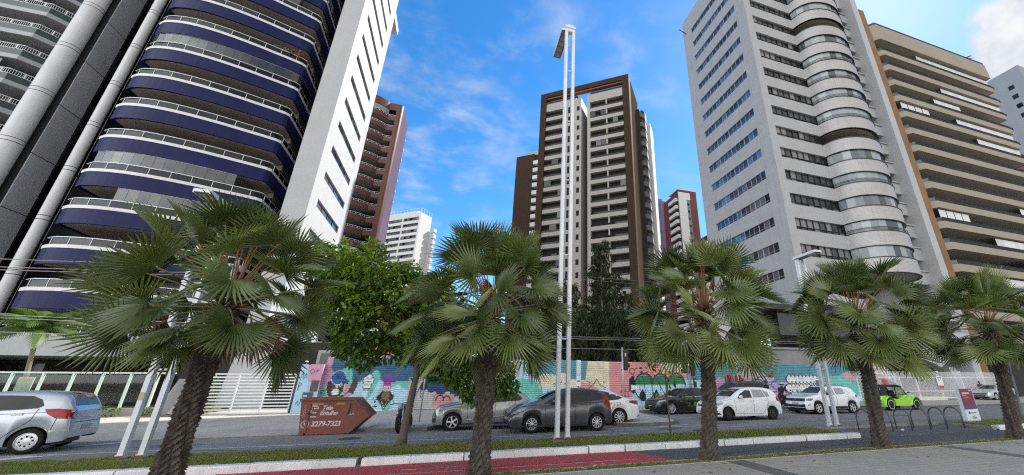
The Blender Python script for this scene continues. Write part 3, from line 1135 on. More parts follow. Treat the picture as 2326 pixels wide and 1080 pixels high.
# dark frame tower
FRAME = tile_mat("brown_grey_tiles", (0.052, 0.033, 0.024), (0.042, 0.027, 0.019), 0.2, 0.2, 0.012, (0.8, 0.8, 0.8), rough=0.8, bump=0.15, spec=0.04)
BEIGE = mat("beige_band", (0.31, 0.285, 0.25), (0.27, 0.248, 0.218), 0.5, 0.7, dirt=0.2, dirt_c=(0.25, 0.24, 0.22))
mt = thing("frame_tower", "dark brown framed tower with beige balcony bands behind the tall lamp mast", "apartment building", (35.6, 71.65, 0), ROT)
f = MB()
f.box(-24.8, -0.35, 0, -23.1, 9, 77.1).box(-1.75, -0.35, 0, 0.0, 1.6, 77.1)
f.box(-23.1, -0.35, 75.6, -1.75, 1.2, 77.1)
f.build("frame", FRAME, mt)
MB().box(-23.1, 0.0, 75.2, -1.75, 1.1, 75.6).build("beam_soffit", mat("rust_soffit", (0.22, 0.08, 0.04), None, 1, 0.7), mt)
bd = MB()
bd.box(-23.1, 1.2, 73.6, -14.4, 12, 75.2).box(-10.55, 1.2, 73.6, -1.75, 12, 75.2)
bd.box(-23.1, 0.9, 0, -14.4, 12, 73.6)
bd.box(-10.55, 0.9, 0, -1.75, 12, 73.6)
bd.box(-14.4, 6.5, 0, -10.55, 12, 70)
bd.build("core", ROOM, mt)
wl = MB()
wl.box(-14.4, -0.1, 0, -12.95, 8.5, 73.0)
wl.box(-11.35, -0.1, 0, -10.55, 8.5, 73.4)
wl.build("notch_wall", BEIGE, mt)
fw_dark = Pieces("window", OPEN, 270)
fw_near = Pieces("enclosed_window", GLS)
for k in range(0, 23):
    zt = 71.9 - 3.04 * k
    z0 = zt - 1.0
    if not k:
        zt = 73.4
    b = MB().box(-23.1, -0.1, z0, -14.4, 0.9, zt).build("balcony_band", BEIGE, mt)
    MB().box(-23.1, -0.06, zt, -17.2, -0.03, zt + 0.5).build("railing", clear_glass("smoked_glass", (0.07, 0.075, 0.075), 0.02), b)
    b = MB().box(-10.55, -0.1, z0, -1.75, 0.9, zt).build("balcony_band", BEIGE, mt)
    MB().box(-10.55, -0.06, zt, -1.75, -0.03, zt + 0.5).build("railing", clear_glass("smoked_glass", (0.07, 0.075, 0.075), 0.02), b)
    zz = z0 - 2.04
    for (a, c, n) in ((-23.0, -17.3, 3), (-10.45, -6.4, 3), (-5.95, -1.85, 3)):
        for i in range(n):
            u0 = a + (c - a) * i / n
            u1 = a + (c - a) * (i + 1) / n
            near = rnd.random() < 0.10
            lo_ = 0.5 if near else 0.02
            (fw_near if near else fw_dark).box(mt, ((u0 + u1) / 2, 0.02 if near else 0.85, zz + (lo_ + 2.0) / 2), (round(u1 - u0 - 0.1, 2), 0.05, 2.0 - lo_))
    MB().box(-6.35, -0.05, zz, -6.0, 0.6, zz + 2.03).build("pier", BEIGE, mt)
    MB().box(-15.4, -0.06, zz, -14.4, 0.85, zz + 2.04).build("pier", BEIGE, mt)
    MB().box(-17.15, -0.06, zz, -16.75, 0.85, zz + 2.04).build("pier", BEIGE, mt)
    fw_dark.box(mt, (-16.07, 0.03, zz + 0.95), (1.25, 0.06, 1.5))
    fw_dark.box(mt, (-13.85, -0.13, zz + 0.95), (0.7, 0.05, 1.3))
fw_near.finish(mt)
fw_dark.finish(mt)
sd = MB()
sd.box(-1.74, 1.6, 0, 0.0, 11.5, 76.9)
sd.build("side_wall", mat("beige_brown_render", (0.075, 0.055, 0.040), (0.062, 0.046, 0.034), 0.4, 0.95, spec=0.0), mt)
MB().box(0.0, 8.6, 0, 0.9, 20, 72.5, 0).build("side_recess", ROOM, mt)
MB().box(0.9, 14.6, 0, 2.8, 20, 71.8).build("end_slab", WHT, mt)
BAYM = mat("bay_beige", (0.12, 0.10, 0.078), (0.10, 0.084, 0.066), 1, 0.7)
for k in range(0, 22):
    zt = 71.5 - 3.04 * k
    hexa = [(0.0, 8.9), (1.3, 8.9), (2.1, 10.2), (2.1, 12.6), (1.3, 13.8), (0, 13.8)]
    b = MB().prism(hexa, zt - 1.35, zt - (0.1 if k else -0.5), 'z').build("bay_balcony", BAYM, mt)
    MB().ribbon(hexa[1:5], zt - 0.1, zt + 0.9, 0.03).build("bay_railing", BLACKF, b)
rr = MB()
for i in range(8):
    rr.box(-9 + i * 1.2, 1.0, 77.1, -8.95 + i * 1.2, 1.05, 78.0)
rr.box(-9, 1.0, 78.0, -0.5, 1.05, 78.06)
rr.build("roof_railing", STEEL, mt)

lb = thing("brown_block", "lower plain brown block with a column of small white balconies beside the frame tower", "apartment building", (22.1, 120.2, 0), ROT)
MB().box(-9.3, 0, 0, -1.9, 14, 80.5).box(-1.9, 0.8, 0, 3.5, 14, 80.5).build("wall", FRAME, lb)
MB().box(-6, 1, 80.5, 3, 12, 82.3).build("roof_tank", BEIGE, lb)
for k in range(16):
    zt = 77 - 3.04 * k
    MB().box(-1.9, -0.9, zt - 1.5, 0.1, 0.8, zt).build("balcony", WHT, lb)
gs = Pieces("side_window", GLS)
for k in range(20):
    gs.box(lb, (-9.33, 6.5, 76.75 - 3.04 * k), (0.05, 11, 1.5))

# ------------------------------------------------------------------ red and white tower
RED = mat("maroon_render", (0.12, 0.022, 0.024), (0.10, 0.018, 0.02), 0.4, 0.65)
MAUVE = mat("mauve_render", (0.16, 0.135, 0.20), (0.13, 0.11, 0.17), 0.4, 0.65)
rw = thing("red_white_tower", "slim tower with a white front panel, maroon edge and mauve rear wing", "apartment building", (77.6, 117.6, 0))
w_ = MB()
w_.box(0.05, 0.4, 0, 7.9, 9, 72.6, 1)
w_.box(0.0, 0, 0, 3.5, 0.4, 72.4, 0).box(3.5, 0.0, 69.4, 5.2, 0.4, 72.4, 0)
w_.box(5.2, 0.0, 0, 8.1, 0.4, 73.4, 1)
w_.box(0, 0.1, 72.4, 5.2, 0.4, 73.4, 1)
w_.box(3.5, 0.2, 0, 5.2, 0.4, 69.4, 2)
w_.build("wall", [WHT, RED, mat("grey_strip", (0.16, 0.155, 0.15), None, 1, 0.7)], rw)
MB().box(-0.25, -0.1, 73.4, 8.2, 7, 73.7).build("roof_edge", WHT, rw)
g = Pieces("small_window", DARKG)
for k in range(21):
    g.box(rw, (4.2, 0.155, 67.5 - 3.05 * k), (0.8, 0.07, 1.0))
for k in range(21):
    b = MB().box(-1.0, 1.0, 68.6 - 3.05 * k, 0.0, 6.5, 70.0 - 3.05 * k).build("balcony", WHT, rw)
g = Pieces("balcony_window", DARKG)
for k in range(21):
    g.box(rw, (-0.01, 3.8, 67.75 - 3.05 * k), (0.06, 5.2, 1.5))
w_ = MB().box(-1.1, 6.5, 0, 0.0, 10, 71.5, 0).box(-2.2, 10.6, 0, 0.2, 12, 73, 1).box(-8, 12.6, 70, 0, 20, 75, 1).box(-8, 13.4, 0, 0, 20, 70, 2)
w_.build("rear_wing", [RED, MAUVE, ROOM], rw)
for k in range(21):
    arc = [(-2.4 - 5.0 * math.sin(t * math.pi / 8) * 0.99, 13.4 - 1.5 * math.sin(t * math.pi / 8 * 2)) for t in range(5)]
    MB().box(-7.2, 12.0, 66.6 - 3.05 * k, -2.4, 13.4, 68.0 - 3.05 * k).build("rear_balcony", WHT, rw)
MB().tube([(4, 3, 73.5), (4, 3, 77)], 0.06, 5).build("aerial", BLACKF, rw)
tw = thing("small_white_block", "small white block with a dark roof far behind, between red and grey towers", "apartment building", (99, 135, 0))
MB().box(0, 0, 0, 9, 8, 60.5).build("wall", WHT, tw)
MB().prism([(0.5, 60.5), (8, 60.5), (6, 63.4), (3, 63.4)], 0.5, 7, 'y').build("roof", FRAME, tw)
g = Pieces("window", DARKG)
for k in range(18):
    g.box(tw, (1.4, -0.01, 57.65 - 3.05 * k), (1.6, 0.06, 1.3))
# ------------------------------------------------------------------ grey-white tiled tower on the right
TILEW = tile_mat("grey_white_tiles", (0.345, 0.345, 0.345), (0.31, 0.31, 0.312), 0.3, 0.15, 0.010, (0.90, 0.90, 0.90), rough=0.5, bump=0.2)
TILEC = tile_mat("long_wall_tiles", (0.40, 0.39, 0.375), (0.34, 0.33, 0.322), 0.62, 0.155, 0.014, (0.62, 0.61, 0.6), rough=0.42, bump=0.5)
SKYG = glass_mat("reflecting_glass", (0.10, 0.13, 0.17), (0.16, 0.19, 0.24), 0.4, 0.03, metal=0.8, spec=1.0)
BLINDG = glass_mat("blind_glass", (0.018, 0.019, 0.02), (0.22, 0.215, 0.205), 0.35, 0.06, spec=0.5)
ALUF = mat("aluminium_frame", (0.42, 0.43, 0.45), None, 2, 0.4, metal=0.3)

gt = thing("tiled_tower", "pale grey tiled tower with ribbon windows and a stack of rounded glazed balconies", "apartment building", (35.6, 32.0, 0))
W = MB()
X1, D1, TOP = 23.2, 15.2, 67.6
ya, yb = 1.95, 12.75              # left face windows, along the depth
ft = [23.4 + 3.28 * k for k in range(-2, 13)]      # window heads of the front
lt = [24.1 + 3.285 * k for k in range(-3, 13)]      # window heads of the side
W.box(0.3, 0.35, 9.6, 9.0, D1 - 0.3, TOP - 0.3)
# side face
W.box(0, 0, 9.6, 0.3, ya, TOP)
W.box(0, yb, 9.6, 0.3, D1, TOP)
zp = 9.6
for z1 in lt:
    W.box(0, ya, zp, 0.3, yb, z1 - 1.2)
    zp = z1
W.box(0, ya, zp, 0.3, yb, TOP)
# front face
fa, fb = 1.15, 9.2
W.box(0.3, 0, 9.6, fa, 0.35, TOP)
zp = 9.6
for z1 in ft:
    W.box(fa, 0, zp, fb, 0.35, z1 - 1.5)
    zp = z1
W.box(fa, 0, zp, fb, 0.35, TOP)
W.box(0.3, D1 - 0.3, 9.6, X1, D1, TOP)
W.box(9.0, 4.0, 0, X1, D1 - 0.3, TOP)
W.build("wall", TILEW, gt)
lp = Pieces("side_pane", SKYG)
for z1 in lt:
    fr = MB()
    nb_ = 4
    for i in range(nb_ + 1):
        yy = ya + (yb - ya) * i / nb_
        fr.box(0.13, max(ya, yy - 0.04), z1 - 1.2, 0.165, min(yb, yy + 0.04), z1)
    for i in range(nb_):
        a = ya + (yb - ya) * i / nb_ + 0.04
        b = ya + (yb - ya) * (i + 1) / nb_ - 0.04
        for j in (1, 2):
            yy = a + (b - a) * j / 3
            fr.box(0.14, yy - 0.022, z1 - 1.2, 0.162, yy + 0.022, z1)
        fr.box(0.145, a, z1 - 0.87, 0.160, b, z1 - 0.84)
    w = fr.build("side_window", ALUF, gt)
    for i in range(nb_):
        a = ya + (yb - ya) * i / nb_ + 0.04
        b = ya + (yb - ya) * (i + 1) / nb_ - 0.04
        for j in range(3):
            p0 = a + (b - a) * j / 3 + (0.03 if j else 0)
            p1 = a + (b - a) * (j + 1) / 3 - (0.03 if j < 2 else 0)
            lp.box(w, (0.18, (p0 + p1) / 2, z1 - 0.6), (0.02, round(p1 - p0, 2), 1.2), rnd.uniform(-0.012, 0.012))
lp.finish(gt)
pp = Pieces("front_pane", BLINDG)
for z1 in ft:
    fr = MB()
    n = 8
    for i in range(n + 1):
        xx = fa + (fb - 0.1 - fa) * i / n
        fr.box(xx - 0.035, 0.16, z1 - 1.5, xx + 0.035, 0.26, z1)
    fr.box(fa, 0.165, z1 - 1.08, fb - 0.1, 0.255, z1 - 1.02)
    w = fr.build("front_window", BLACKF, gt)
    for i in range(n):
        a = fa + (fb - 0.1 - fa) * i / n + 0.035
        b = fa + (fb - 0.1 - fa) * (i + 1) / n - 0.035
        pp.box(w, ((a + b) / 2, 0.29, z1 - 0.51), (round(b - a, 2), 0.02, 1.02))
        pp.box(w, ((a + b) / 2, 0.29, z1 - 1.29), (round(b - a, 2), 0.02, 0.42))
pp.finish(gt)
# rounded balconies
curve = [(44.45, 32.0), (44.75, 30.9), (45.5, 29.9), (46.7, 29.2), (48.3, 28.85), (50.0, 28.9), (51.5, 29.35), (52.7, 30.15), (53.4, 31.1), (53.7, 32.0)]
curve = [(a - 35.6, b - 32.0) for a, b in curve]
cv = smooth_path(curve, 5)
cpts = resample(cv, 0.98)
cg = Pieces("curved_pane", glass_mat("curtained_glass", (0.05, 0.06, 0.065), (0.30, 0.33, 0.33), 0.5, 0.05, spec=0.9))
openf = {5, 11}
railf = {1, 3, 6, 7, 8, 9}
for k, z1 in enumerate(ft):
    zb = z1 - 3.28
    b = MB().ribbon(cv, zb, z1 - 1.5, 0.22, 0, True).build("curved_balcony", TILEC, gt, angle=40)
    MB().prism(offset_path(cv, 0.23) + [(18.1, 3.9), (8.85, 3.9)], zb + 0.02, zb + 0.2, 'z').build("soffit", SOFF, b)
    MB().ribbon(offset_path(cv, -0.07), z1 - 1.5, z1 - 1.40, 0.33, 0, True).ribbon(offset_path(cv, -0.05), zb - 0.05, zb - 0.002, 0.3, 0, True).build("dark_trim", BLACKF, b, angle=40)
    if k in railf or k in openf:
        rl = MB().tube([(p[0], p[1] + 0.03, z1 - 1.0) for p in cv], 0.035, 6).tube([(p[0], p[1] + 0.03, z1 - 1.2) for p in cv], 0.02, 6)
        rl.build("curved_rail", BLACKF, b)
    if k not in openf:
        for a, c in zip(cpts, cpts[1:]):
            d = Vector(c) - Vector(a)
            m_ = (Vector(a) + Vector(c)) / 2
            cg.box(b, (m_.x - d.y * 0.16 / d.length, m_.y + d.x * 0.16 / d.length, z1 - 0.72), (round(d.length - 0.03, 2), 0.02, 1.36), math.atan2(d.y, d.x))
    else:
        MB().box(8.9, 2.6, zb + 0.2, 17.9, 2.7, z1 - 0.02).build("recessed_glazing", DARKG, b)
cg.finish(gt)
top = MB().prism(cv + [(18.1, 4.0), (8.85, 4.0)], ft[-1] + 0.02, TOP, 'z')
top.build("top_drum", TILEC, gt)
# tall fin at the right and notched strip beside it
fin = MB().box(X1 - 0.8, -1.2, 0, X1 + 0.5, D1 + 2, TOP + 1.5)
fin.build("end_fin", mat("fin_render", (0.36, 0.37, 0.38), (0.32, 0.33, 0.34), 0.3, 0.6, dirt=0.2, dirt_c=(0.3, 0.3, 0.3)), gt)
st = MB()
for k, z1 in enumerate(ft):
    st.box(18.1, 0.3, z1 - 3.28, X1 - 0.8, 4.0, z1 - 1.5, 0)
    st.box(18.15, 1.2, z1 - 1.5, X1 - 0.8, 4.0, z1, 1)
    st.box(18.1, 0.1, z1 - 1.62, X1 - 0.8, 0.3, z1 - 1.45, 0)
st.box(18.1, 0.3, ft[-1], X1 - 0.8, 4.0, TOP, 0)
st.build("rear_strip", [TILEW, DARKG], gt)
# foot of the tower: dark glazing, white canopies, concrete podium, orange pillar
ft_ = MB()
ft_.box(-2.8, 1.2, 6.5, -0.05, 9, 9.5, 1).box(0.2, 0.8, 5.2, 17, 6, 9.6, 1)
ft_.box(-4.2, 0.2, 9.0, 3, 8, 9.58, 2)
ft_.box(-9.5, -1.0, 0.1, 4.0, 0.2, 4.75, 0).box(-9.5, -1.2, 4.76, 4.0, 0.1, 4.95, 0)
ft_.box(4.0, 0.4, 5.0, 20, 5, 5.2, 0)
ft_.box(8, 3.0, 0.1, 23, 6, 5.0, 3)
ft_.build("podium", [mat("raw_concrete", (0.25, 0.25, 0.25), (0.18, 0.18, 0.18), 0.8, 0.85, dirt=0.4), glass_mat("green_glazing", (0.008, 0.02, 0.018), (0.02, 0.07, 0.06), 0.3, 0.06), BLACKF, ROOM], gt)
cn = MB()
cn.prism([(13.0, 5.2), (19.2, 6.3), (19.2, 5.4), (15.2, 3.3), (12.0, 4.1)], -2.2, 3.0, 'y', 0)
cn.box(17.2, -1.6, 6.6, 22.2, 2, 7.4, 0).box(18.0, -1.8, 8.6, 22.3, 2, 9.3, 0).box(18.6, -1.9, 10.4, 22.3, 2, 10.9, 0)
cn.prism([(17.5, 3.4), (18.6, 3.4), (19.3, 0.1), (18.6, 0.1)], -1.5, -0.9, 'y', 0)
cn.box(9.5, -1.0, 7.2, 17, 0.8, 8.0, 0)
cn.build("white_canopy", WALLW, gt)
op = MB().prism([(7.1, 5.2), (8.35, 5.2), (8.2, 0.1), (6.9, 0.1)], -1.1, -0.5, 'y', 0).lathe([(0, -1.115), (0.42, -1.115), (0.42, -1.1)], 24, (7.85, 0, 3.45), 'y', 1)
op.build("orange_pillar", [mat("orange_red_paint", (0.42, 0.09, 0.045), (0.36, 0.075, 0.04), 1, 0.6), mat("dark_red_disc", (0.14, 0.015, 0.012), None, 2, 0.6)], gt)
MB().tube([(-0.1, 14.2, 64), (-1.2, 14.6, 65)], 0.08, 5).build("wall_bracket", BLACKF, gt)

# ------------------------------------------------------------------ beige tower with long balconies
TRAV = mat("travertine", (0.23, 0.115, 0.034), (0.14, 0.062, 0.018), 0.5, 0.6, bump=0.5, bscale=4, dirt=0.35, dirt_c=(0.09, 0.05, 0.025), detail=10)
BEI = mat("beige_parapet", (0.28, 0.242, 0.186), (0.245, 0.212, 0.163), 0.4, 0.7, dirt=0.15, dirt_c=(0.28, 0.25, 0.2))
bt = thing("beige_tower", "beige tower with long straight balconies and a tan stone pillar at its left edge", "apartment building", (60.3, 32.0, 0))
TRAV2 = mat("pale_travertine", (0.26, 0.15, 0.062), (0.19, 0.10, 0.04), 0.8, 0.6, bump=0.4, bscale=5, detail=8)
wl = MB()
wl.box(-0.7, -0.3, 0, 2.1, 14, 63.4, 0)
wl.box(2.1, 0.9, 0, 3.2, 14, 62.2, 1)
wl.box(3.2, 4.4, 58.5, 33.6, 14, 66.5, 1)
wl.build("stone_wall", [TRAV, TRAV2], bt)
for i in range(20):
    pass
core = MB().box(3.2, 3.4, 0, 32.6, 14, 58.5)
core.build("core", mat("beige_room_wall", (0.13, 0.115, 0.095), (0.09, 0.08, 0.068), 0.5, 0.8), bt)
pz = [54.9 - 3.17 * k for k in range(0, 16)]
bpath = [(2.9, 3.3), (2.9, 0.6), (3.7, -0.35), (33.0, -0.35), (33.0, 3.3)]
SMOKE = clear_glass("grey_rail_glass", (0.12, 0.135, 0.14), 0.05)
rp = Pieces("rail_pane", SMOKE)
BL = mat("white_roller_blind", (0.62, 0.62, 0.61), (0.5, 0.5, 0.5), 5, 0.6, stretch=(8, 8, 0.3), rnd_v=0.1)
bp = Pieces("blind_panel", BL)
bl = {0: (13, 33), 2: (16.5, 33), 3: (13.2, 20), 4: (17.5, 33), 5: (21.3, 33), 9: (25, 33), 11: (15, 25), 12: (20, 33), 13: (12, 20)}
winp = Pieces("window_pane", DARKG)
pts = resample([(3.0, -0.28), (33.0, -0.28)], 1.6)
for k, z1 in enumerate(pz):
    b = MB().ribbon(bpath, z1 - 1.05, z1, 0.16, 0).prism(offset_path(bpath, 0.17), z1 - 1.0, z1 - 0.85, 'z', 1).build("balcony", [BEI, SOFF], bt)
    rl = MB().ribbon(offset_path(bpath, 0.03), z1 + 0.56, z1 + 0.61, 0.06)
    for p in pts:
        rl.box(p[0] + 0.65, -0.30, z1 + 0.002, p[0] + 0.72, -0.24, z1 + 0.56)
    rl.build("railing", BLACKF, b)
    for p in pts[:-1]:
        rp.box(b, (p[0] + 1.48, -0.27, z1 + 0.28), (1.5, 0.015, 0.54))
    MB().ribbon([(2.95, 3.2), (2.95, 0.62), (3.7, -0.28)], z1 + 0.002, z1 + 0.56, 0.02).build("end_rail_glass", SMOKE, b)
    for i in range(9):
        x0 = 3.9 + i * 3.2
        o = winp.box(b, (x0 + 1.2, 3.38, z1 + 0.75), (2.5, 0.04, 1.5))
    fr = MB()
    for i in range(9):
        x0 = 3.9 + i * 3.2
        fr.box(x0 - 0.12, 3.30, z1, x0 - 0.05, 3.42, z1 + 1.55).box(x0 + 1.2, 3.3, z1, x0 + 1.26, 3.42, z1 + 1.5).box(x0 - 0.05, 3.30, z1 + 1.5, x0 + 2.5, 3.42, z1 + 1.56)
    fr.build("window_frame", COPE, b)
    if k in bl:
        a0, a1 = bl[k]
        n = round((a1 - a0) / 0.95)
        for i in range(n):
            u = a0 + (a1 - a0) * (i + 0.5) / n
            bp.box(b, (u, 0.02, z1 + 1.27), (round((a1 - a0) / n - 0.02, 2), 0.03, 1.28))
    if k in (4, 10):
        cu = MB()
        for i in range(4):
            cu.box(3.9 + i * 1.7, -0.02, z1 + 0.66, 3.9 + i * 1.7 + 1.5, 0.0, z1 + 1.95)
        cu.build("white_curtain", BL, b)
rp.finish(bt); winp.finish(bt)
acm = None
rs = random.Random(21)
for k in range(3, 15):
    for q in range(rs.choice((0, 1, 1, 2))):
        o = MB().box(-0.4, -0.16, 0, 0.4, 0.16, 0.6, 0).lathe([(0.22, -0.165), (0.0, -0.165)], 14, (-0.08, 0, 0.3), 'y', 1).build("air_conditioner", [COPE, BLACKF], bt)
        o.location = (4.6 + rs.randrange(8) * 3.2 + 2.7, 3.15, pz[k] + 0.45)
tp = MB().ribbon([(2.6, 3), (2.6, 0.4), (3.5, -0.6), (33.2, -0.6), (33.2, 4)], 57.1, 60.4, 0.2, 0).prism([(2.7, 4), (2.7, 0.5), (3.6, -0.5), (33.1, -0.5), (33.1, 4)], 57.2, 57.4, 'z', 1)
tp.build("top_parapet", [BEI, SOFF], bt)
MB().ribbon([(2.7, 2.5), (2.7, 0.45), (3.6, -0.5), (33.1, -0.5), (33.1, 3)], 60.41, 61.0, 0.03).build("top_rail", SMOKE, bt)
MB().box(3.2, -0.1, 0, 33, 3.2, 3.8).build("base", ROOM, bt)
rs = random.Random(9)
for cx, hh in ((8.5, 1.7), (24, 2.2), (28.5, 1.6), (31.0, 2.2)):
    t = MB()
    for i in range(16):
        a = rs.uniform(0, 6.28); e = rs.uniform(0.1, 1.3)
        d = Vector((math.cos(a) * math.cos(e), math.sin(a) * math.cos(e), math.sin(e)))
        p0 = Vector((cx, 1.2, 61.0 + hh * 0.5)); p1 = p0 + d * hh * 0.55; p2 = p1 + (d + Vector((0, 0, -0.9))) * hh * 0.3
        t.tube([p0, p1, p2], [0.09, 0.10, 0.02], 4)
    t.tube([(cx, 1.2, 60.0), (cx, 1.2, 61.0 + hh * 0.5)], 0.1, 5)
    t.build("terrace_plant", mat("terrace_leaf", (0.10, 0.10, 0.04), (0.16, 0.12, 0.05), 2, 0.7), bt)

gr = thing("grey_tower", "plain blue grey tower with small square windows at the far right edge of the street", "apartment building", (153, 45, 0))
GREYR = mat("blue_grey_render", (0.25, 0.265, 0.295), (0.22, 0.235, 0.265), 0.3, 0.7)
MB().box(0, 0, 0, 22, 18, 92).build("wall", GREYR, gr)
gw = Pieces("square_window", DARKG)
for k in range(26):
    for y in (3.2, 9.5, 14.5):
        gw.box(gr, (-0.02, y, 86 - 3.3 * k), (0.06, 1.3, 1.4))
    for x in (3, 8, 13, 18):
        gw.box(gr, (x, -0.02, 86 - 3.3 * k), (1.3, 0.06, 1.4))
mr = thing("red_roof_house", "low maroon building edge beyond the beige tower", "building", (97, 36, 0))
MB().box(0, 0, 0, 14, 10, 44.5).build("wall", RED, mr)
MB().box(-0.2, -0.2, 44.5, 14.2, 10.2, 45).build("roof", FRAME, mr)

# ------------------------------------------------------------------ street front: glass fence, gate, pillar, mural hoarding, white pale fence
PALEF = mat("pale_green_metal", (0.50, 0.58, 0.52), (0.44, 0.52, 0.46), 2, 0.45)
gf = thing("glass_fence", "glass garden fence with pale green posts on a low kerb wall", "fence", (-30, 28.0, 0))
MB().box(-20, -0.12, 0.1, 15.7, 0.12, 0.5).build("plinth", PAVE, gf)
MB().box(-20, -0.05, 2.16, 15.9, 0.05, 2.24).build("top_rail", PALEF, gf)
gp = Pieces("fence_pane", clear_glass("fence_glass", (0.78, 0.84, 0.82), 0.02))
x = -4.0
pm = MB().box(-0.045, -0.05, 0.5, 0.045, 0.05, 2.16).mesh("post", PALEF)
while x < 15.9:
    o = link("post", pm, gf); o.location = (x, 0, 0)
    if x + 1.13 < 15.9:
        gp.box(gf, (x + 0.565, 0, 1.33), (1.0, 0.012, 1.56))
    x += 1.13
gate = thing("slat_gate", "wide white gate of horizontal slats beside the blue pillar", "gate", (-12.65, 28.0, 0))
sl = MB().box(0, -0.03, -0.035, 4.12, 0.03, 0.035).mesh("slat", WHITE())
for i in range(13):
    o = link("slat", sl, gate); o.location = (0.06, 0, 0.16 + i * 0.168)
fr = MB()
for i in range(4):
    fr.box(0.02 + i * 1.36, 0.031, 0.08, 0.09 + i * 1.36, 0.09, 2.22)
fr.box(0, -0.04, 0.05, 4.24, 0.08, 0.11)
fr.build("gate_frame", WHITE(), gate)
for kx in range(1):
    MB().box(4.18, -0.045, 0.05, 4.27, 0.1, 2.26).box(-0.02, -0.045, 0.05, 0.018, 0.1, 2.26).build("gate_post", BLACKF, gate)
pil = thing("painted_pillar", "pillar painted light blue and pink with scribbles, holding meter boxes, beside the white gate", "pillar", (-8.35, 28.0, 0))
LB = mat("light_blue_paint", (0.36, 0.55, 0.66), (0.30, 0.48, 0.60), 1.2, 0.75, dirt=0.3)
PK = mat("pink_paint", (0.55, 0.30, 0.42), (0.46, 0.24, 0.36), 1.2, 0.75, dirt=0.25)
MB().prism([(0.0, 0.1), (1.15, 0.1), (1.15, 1.7), (0.55, 1.75), (0.35, 2.75), (0.02, 2.75)], -0.1, 0.4, 'y', 0).build("blue_wall", LB, pil)
MB().prism([(1.152, 0.9), (1.152, 2.75), (0.352, 2.75), (0.552, 1.752), (1.0, 1.702), (1.15, 1.7)], -0.102, 0.4, 'y', 0).build("pink_wall", PK, pil)
MB().box(0.72, -0.16, 1.25, 1.08, -0.1, 1.85).box(0.78, -0.17, 1.3, 1.02, -0.16, 1.8, 1).build("meter_box", [mat("dark_red_box", (0.16, 0.03, 0.035), None, 3, 0.6), mat("box_inside", (0.08, 0.06, 0.06), None, 3, 0.6)], pil)
MB().box(0.42, -0.15, 0.92, 0.92, -0.1, 1.2).box(0.46, -0.155, 0.97, 0.66, -0.15, 1.05, 1).build("meter_box", [mat("navy_box", (0.03, 0.04, 0.09), None, 3, 0.4), PAINT], pil)
sc = MB()
for pts in (((0.12, 2.0), (0.2, 2.3), (0.28, 1.9), (0.36, 2.25), (0.44, 1.95)), ((0.1, 1.3), (0.12, 1.75), (0.25, 1.65), (0.13, 1.5)), ((0.5, 2.35), (0.62, 2.5), (0.75, 2.35), (0.62, 2.2), (0.5, 2.35)), ((0.8, 2.35), (0.95, 2.45), (0.85, 2.3)),
            ((0.15, 0.55), (0.25, 0.75), (0.3, 0.5), (0.4, 0.75)), ((0.5, 0.55), (0.6, 0.65), (0.65, 0.5), (0.55, 0.45), (0.5, 0.55))):
    sc.tube([(a, -0.108, b) for a, b in pts], 0.014, 4)
sc.build("scribble", mat("spray_black", (0.03, 0.035, 0.07), None, 3, 0.7), pil)
lt_ = MB().lathe([(0.0, 0.10), (0.09, 0.06), (0.1, 0.0), (0.0, -0.05)], 12, (0.25, -0.2, 2.85)).tube([(0.25, -0.1, 2.75), (0.25, -0.2, 2.8)], 0.02, 5)
lt_.build("wall_lamp", COPE, pil)

# ---- corrugated hoarding with its mural, painted sheet by sheet
FX0, FX1, FZ0, FZ1 = -7.2, 36.2, 0.11, 3.22
DX = 0.05
NX = int(round((FX1 - FX0) / DX))
DZ = 0.0325
NZ = int(round((FZ1 - FZ0) / DZ))
paint = np.zeros((NX + 1, NZ + 1, 3), dtype=np.float32)
PXS = FX0 + np.arange(NX + 1) * DX
PZS = FZ0 + np.arange(NZ + 1) * DZ
GX, GZ = np.meshgrid(PXS, PZS, indexing='ij')


def in_poly(poly):
    ins = np.zeros(GX.shape, bool)
    n = len(poly)
    for i in range(n):
        x0, y0 = poly[i]
        x1, y1 = poly[(i + 1) % n]
        if y0 == y1:
            continue
        c = ((y0 > GZ) != (y1 > GZ)) & (GX < (x1 - x0) * (GZ - y0) / (y1 - y0) + x0)
        ins ^= c
    return ins


def fill(poly, c):
    paint[in_poly(poly)] = c


def ell(cx, cz, rx, rz, c, a=0.0):
    dx, dz = GX - cx, GZ - cz
    u = dx * math.cos(a) + dz * math.sin(a)
    v = -dx * math.sin(a) + dz * math.cos(a)
    paint[(u / rx) ** 2 + (v / rz) ** 2 < 1] = c


def line(pts, w, c):
    for (x0, z0), (x1, z1) in zip(pts, pts[1:]):
        dx, dz = x1 - x0, z1 - z0
        L2 = dx * dx + dz * dz + 1e-9
        t = np.clip(((GX - x0) * dx + (GZ - z0) * dz) / L2, 0, 1)
        d2 = (GX - x0 - t * dx) ** 2 + ((GZ - z0 - t * dz)) ** 2
        paint[d2 < (w / 2) ** 2] = c


def arcpts(cx, cz, rx, rz, a0, a1, n=14):
    return [(cx + rx * math.cos(R(a0 + (a1 - a0) * i / n)), cz + rz * math.sin(R(a0 + (a1 - a0) * i / n))) for i in range(n + 1)]


PINK, LBL, AQ, NAVY, CREAM, CORAL, BLK, WH, GRN, TEAL, LIL, ORG = ((0.52, 0.30, 0.42), (0.42, 0.62, 0.72), (0.16, 0.48, 0.42), (0.03, 0.12, 0.22), (0.66, 0.60, 0.44), (0.62, 0.27, 0.28),
                                                                   (0.012, 0.012, 0.018), (0.72, 0.72, 0.72), (0.03, 0.20, 0.06), (0.09, 0.26, 0.32), (0.42, 0.36, 0.52), (0.58, 0.30, 0.10))
GX0, GZ0 = GX, GZ


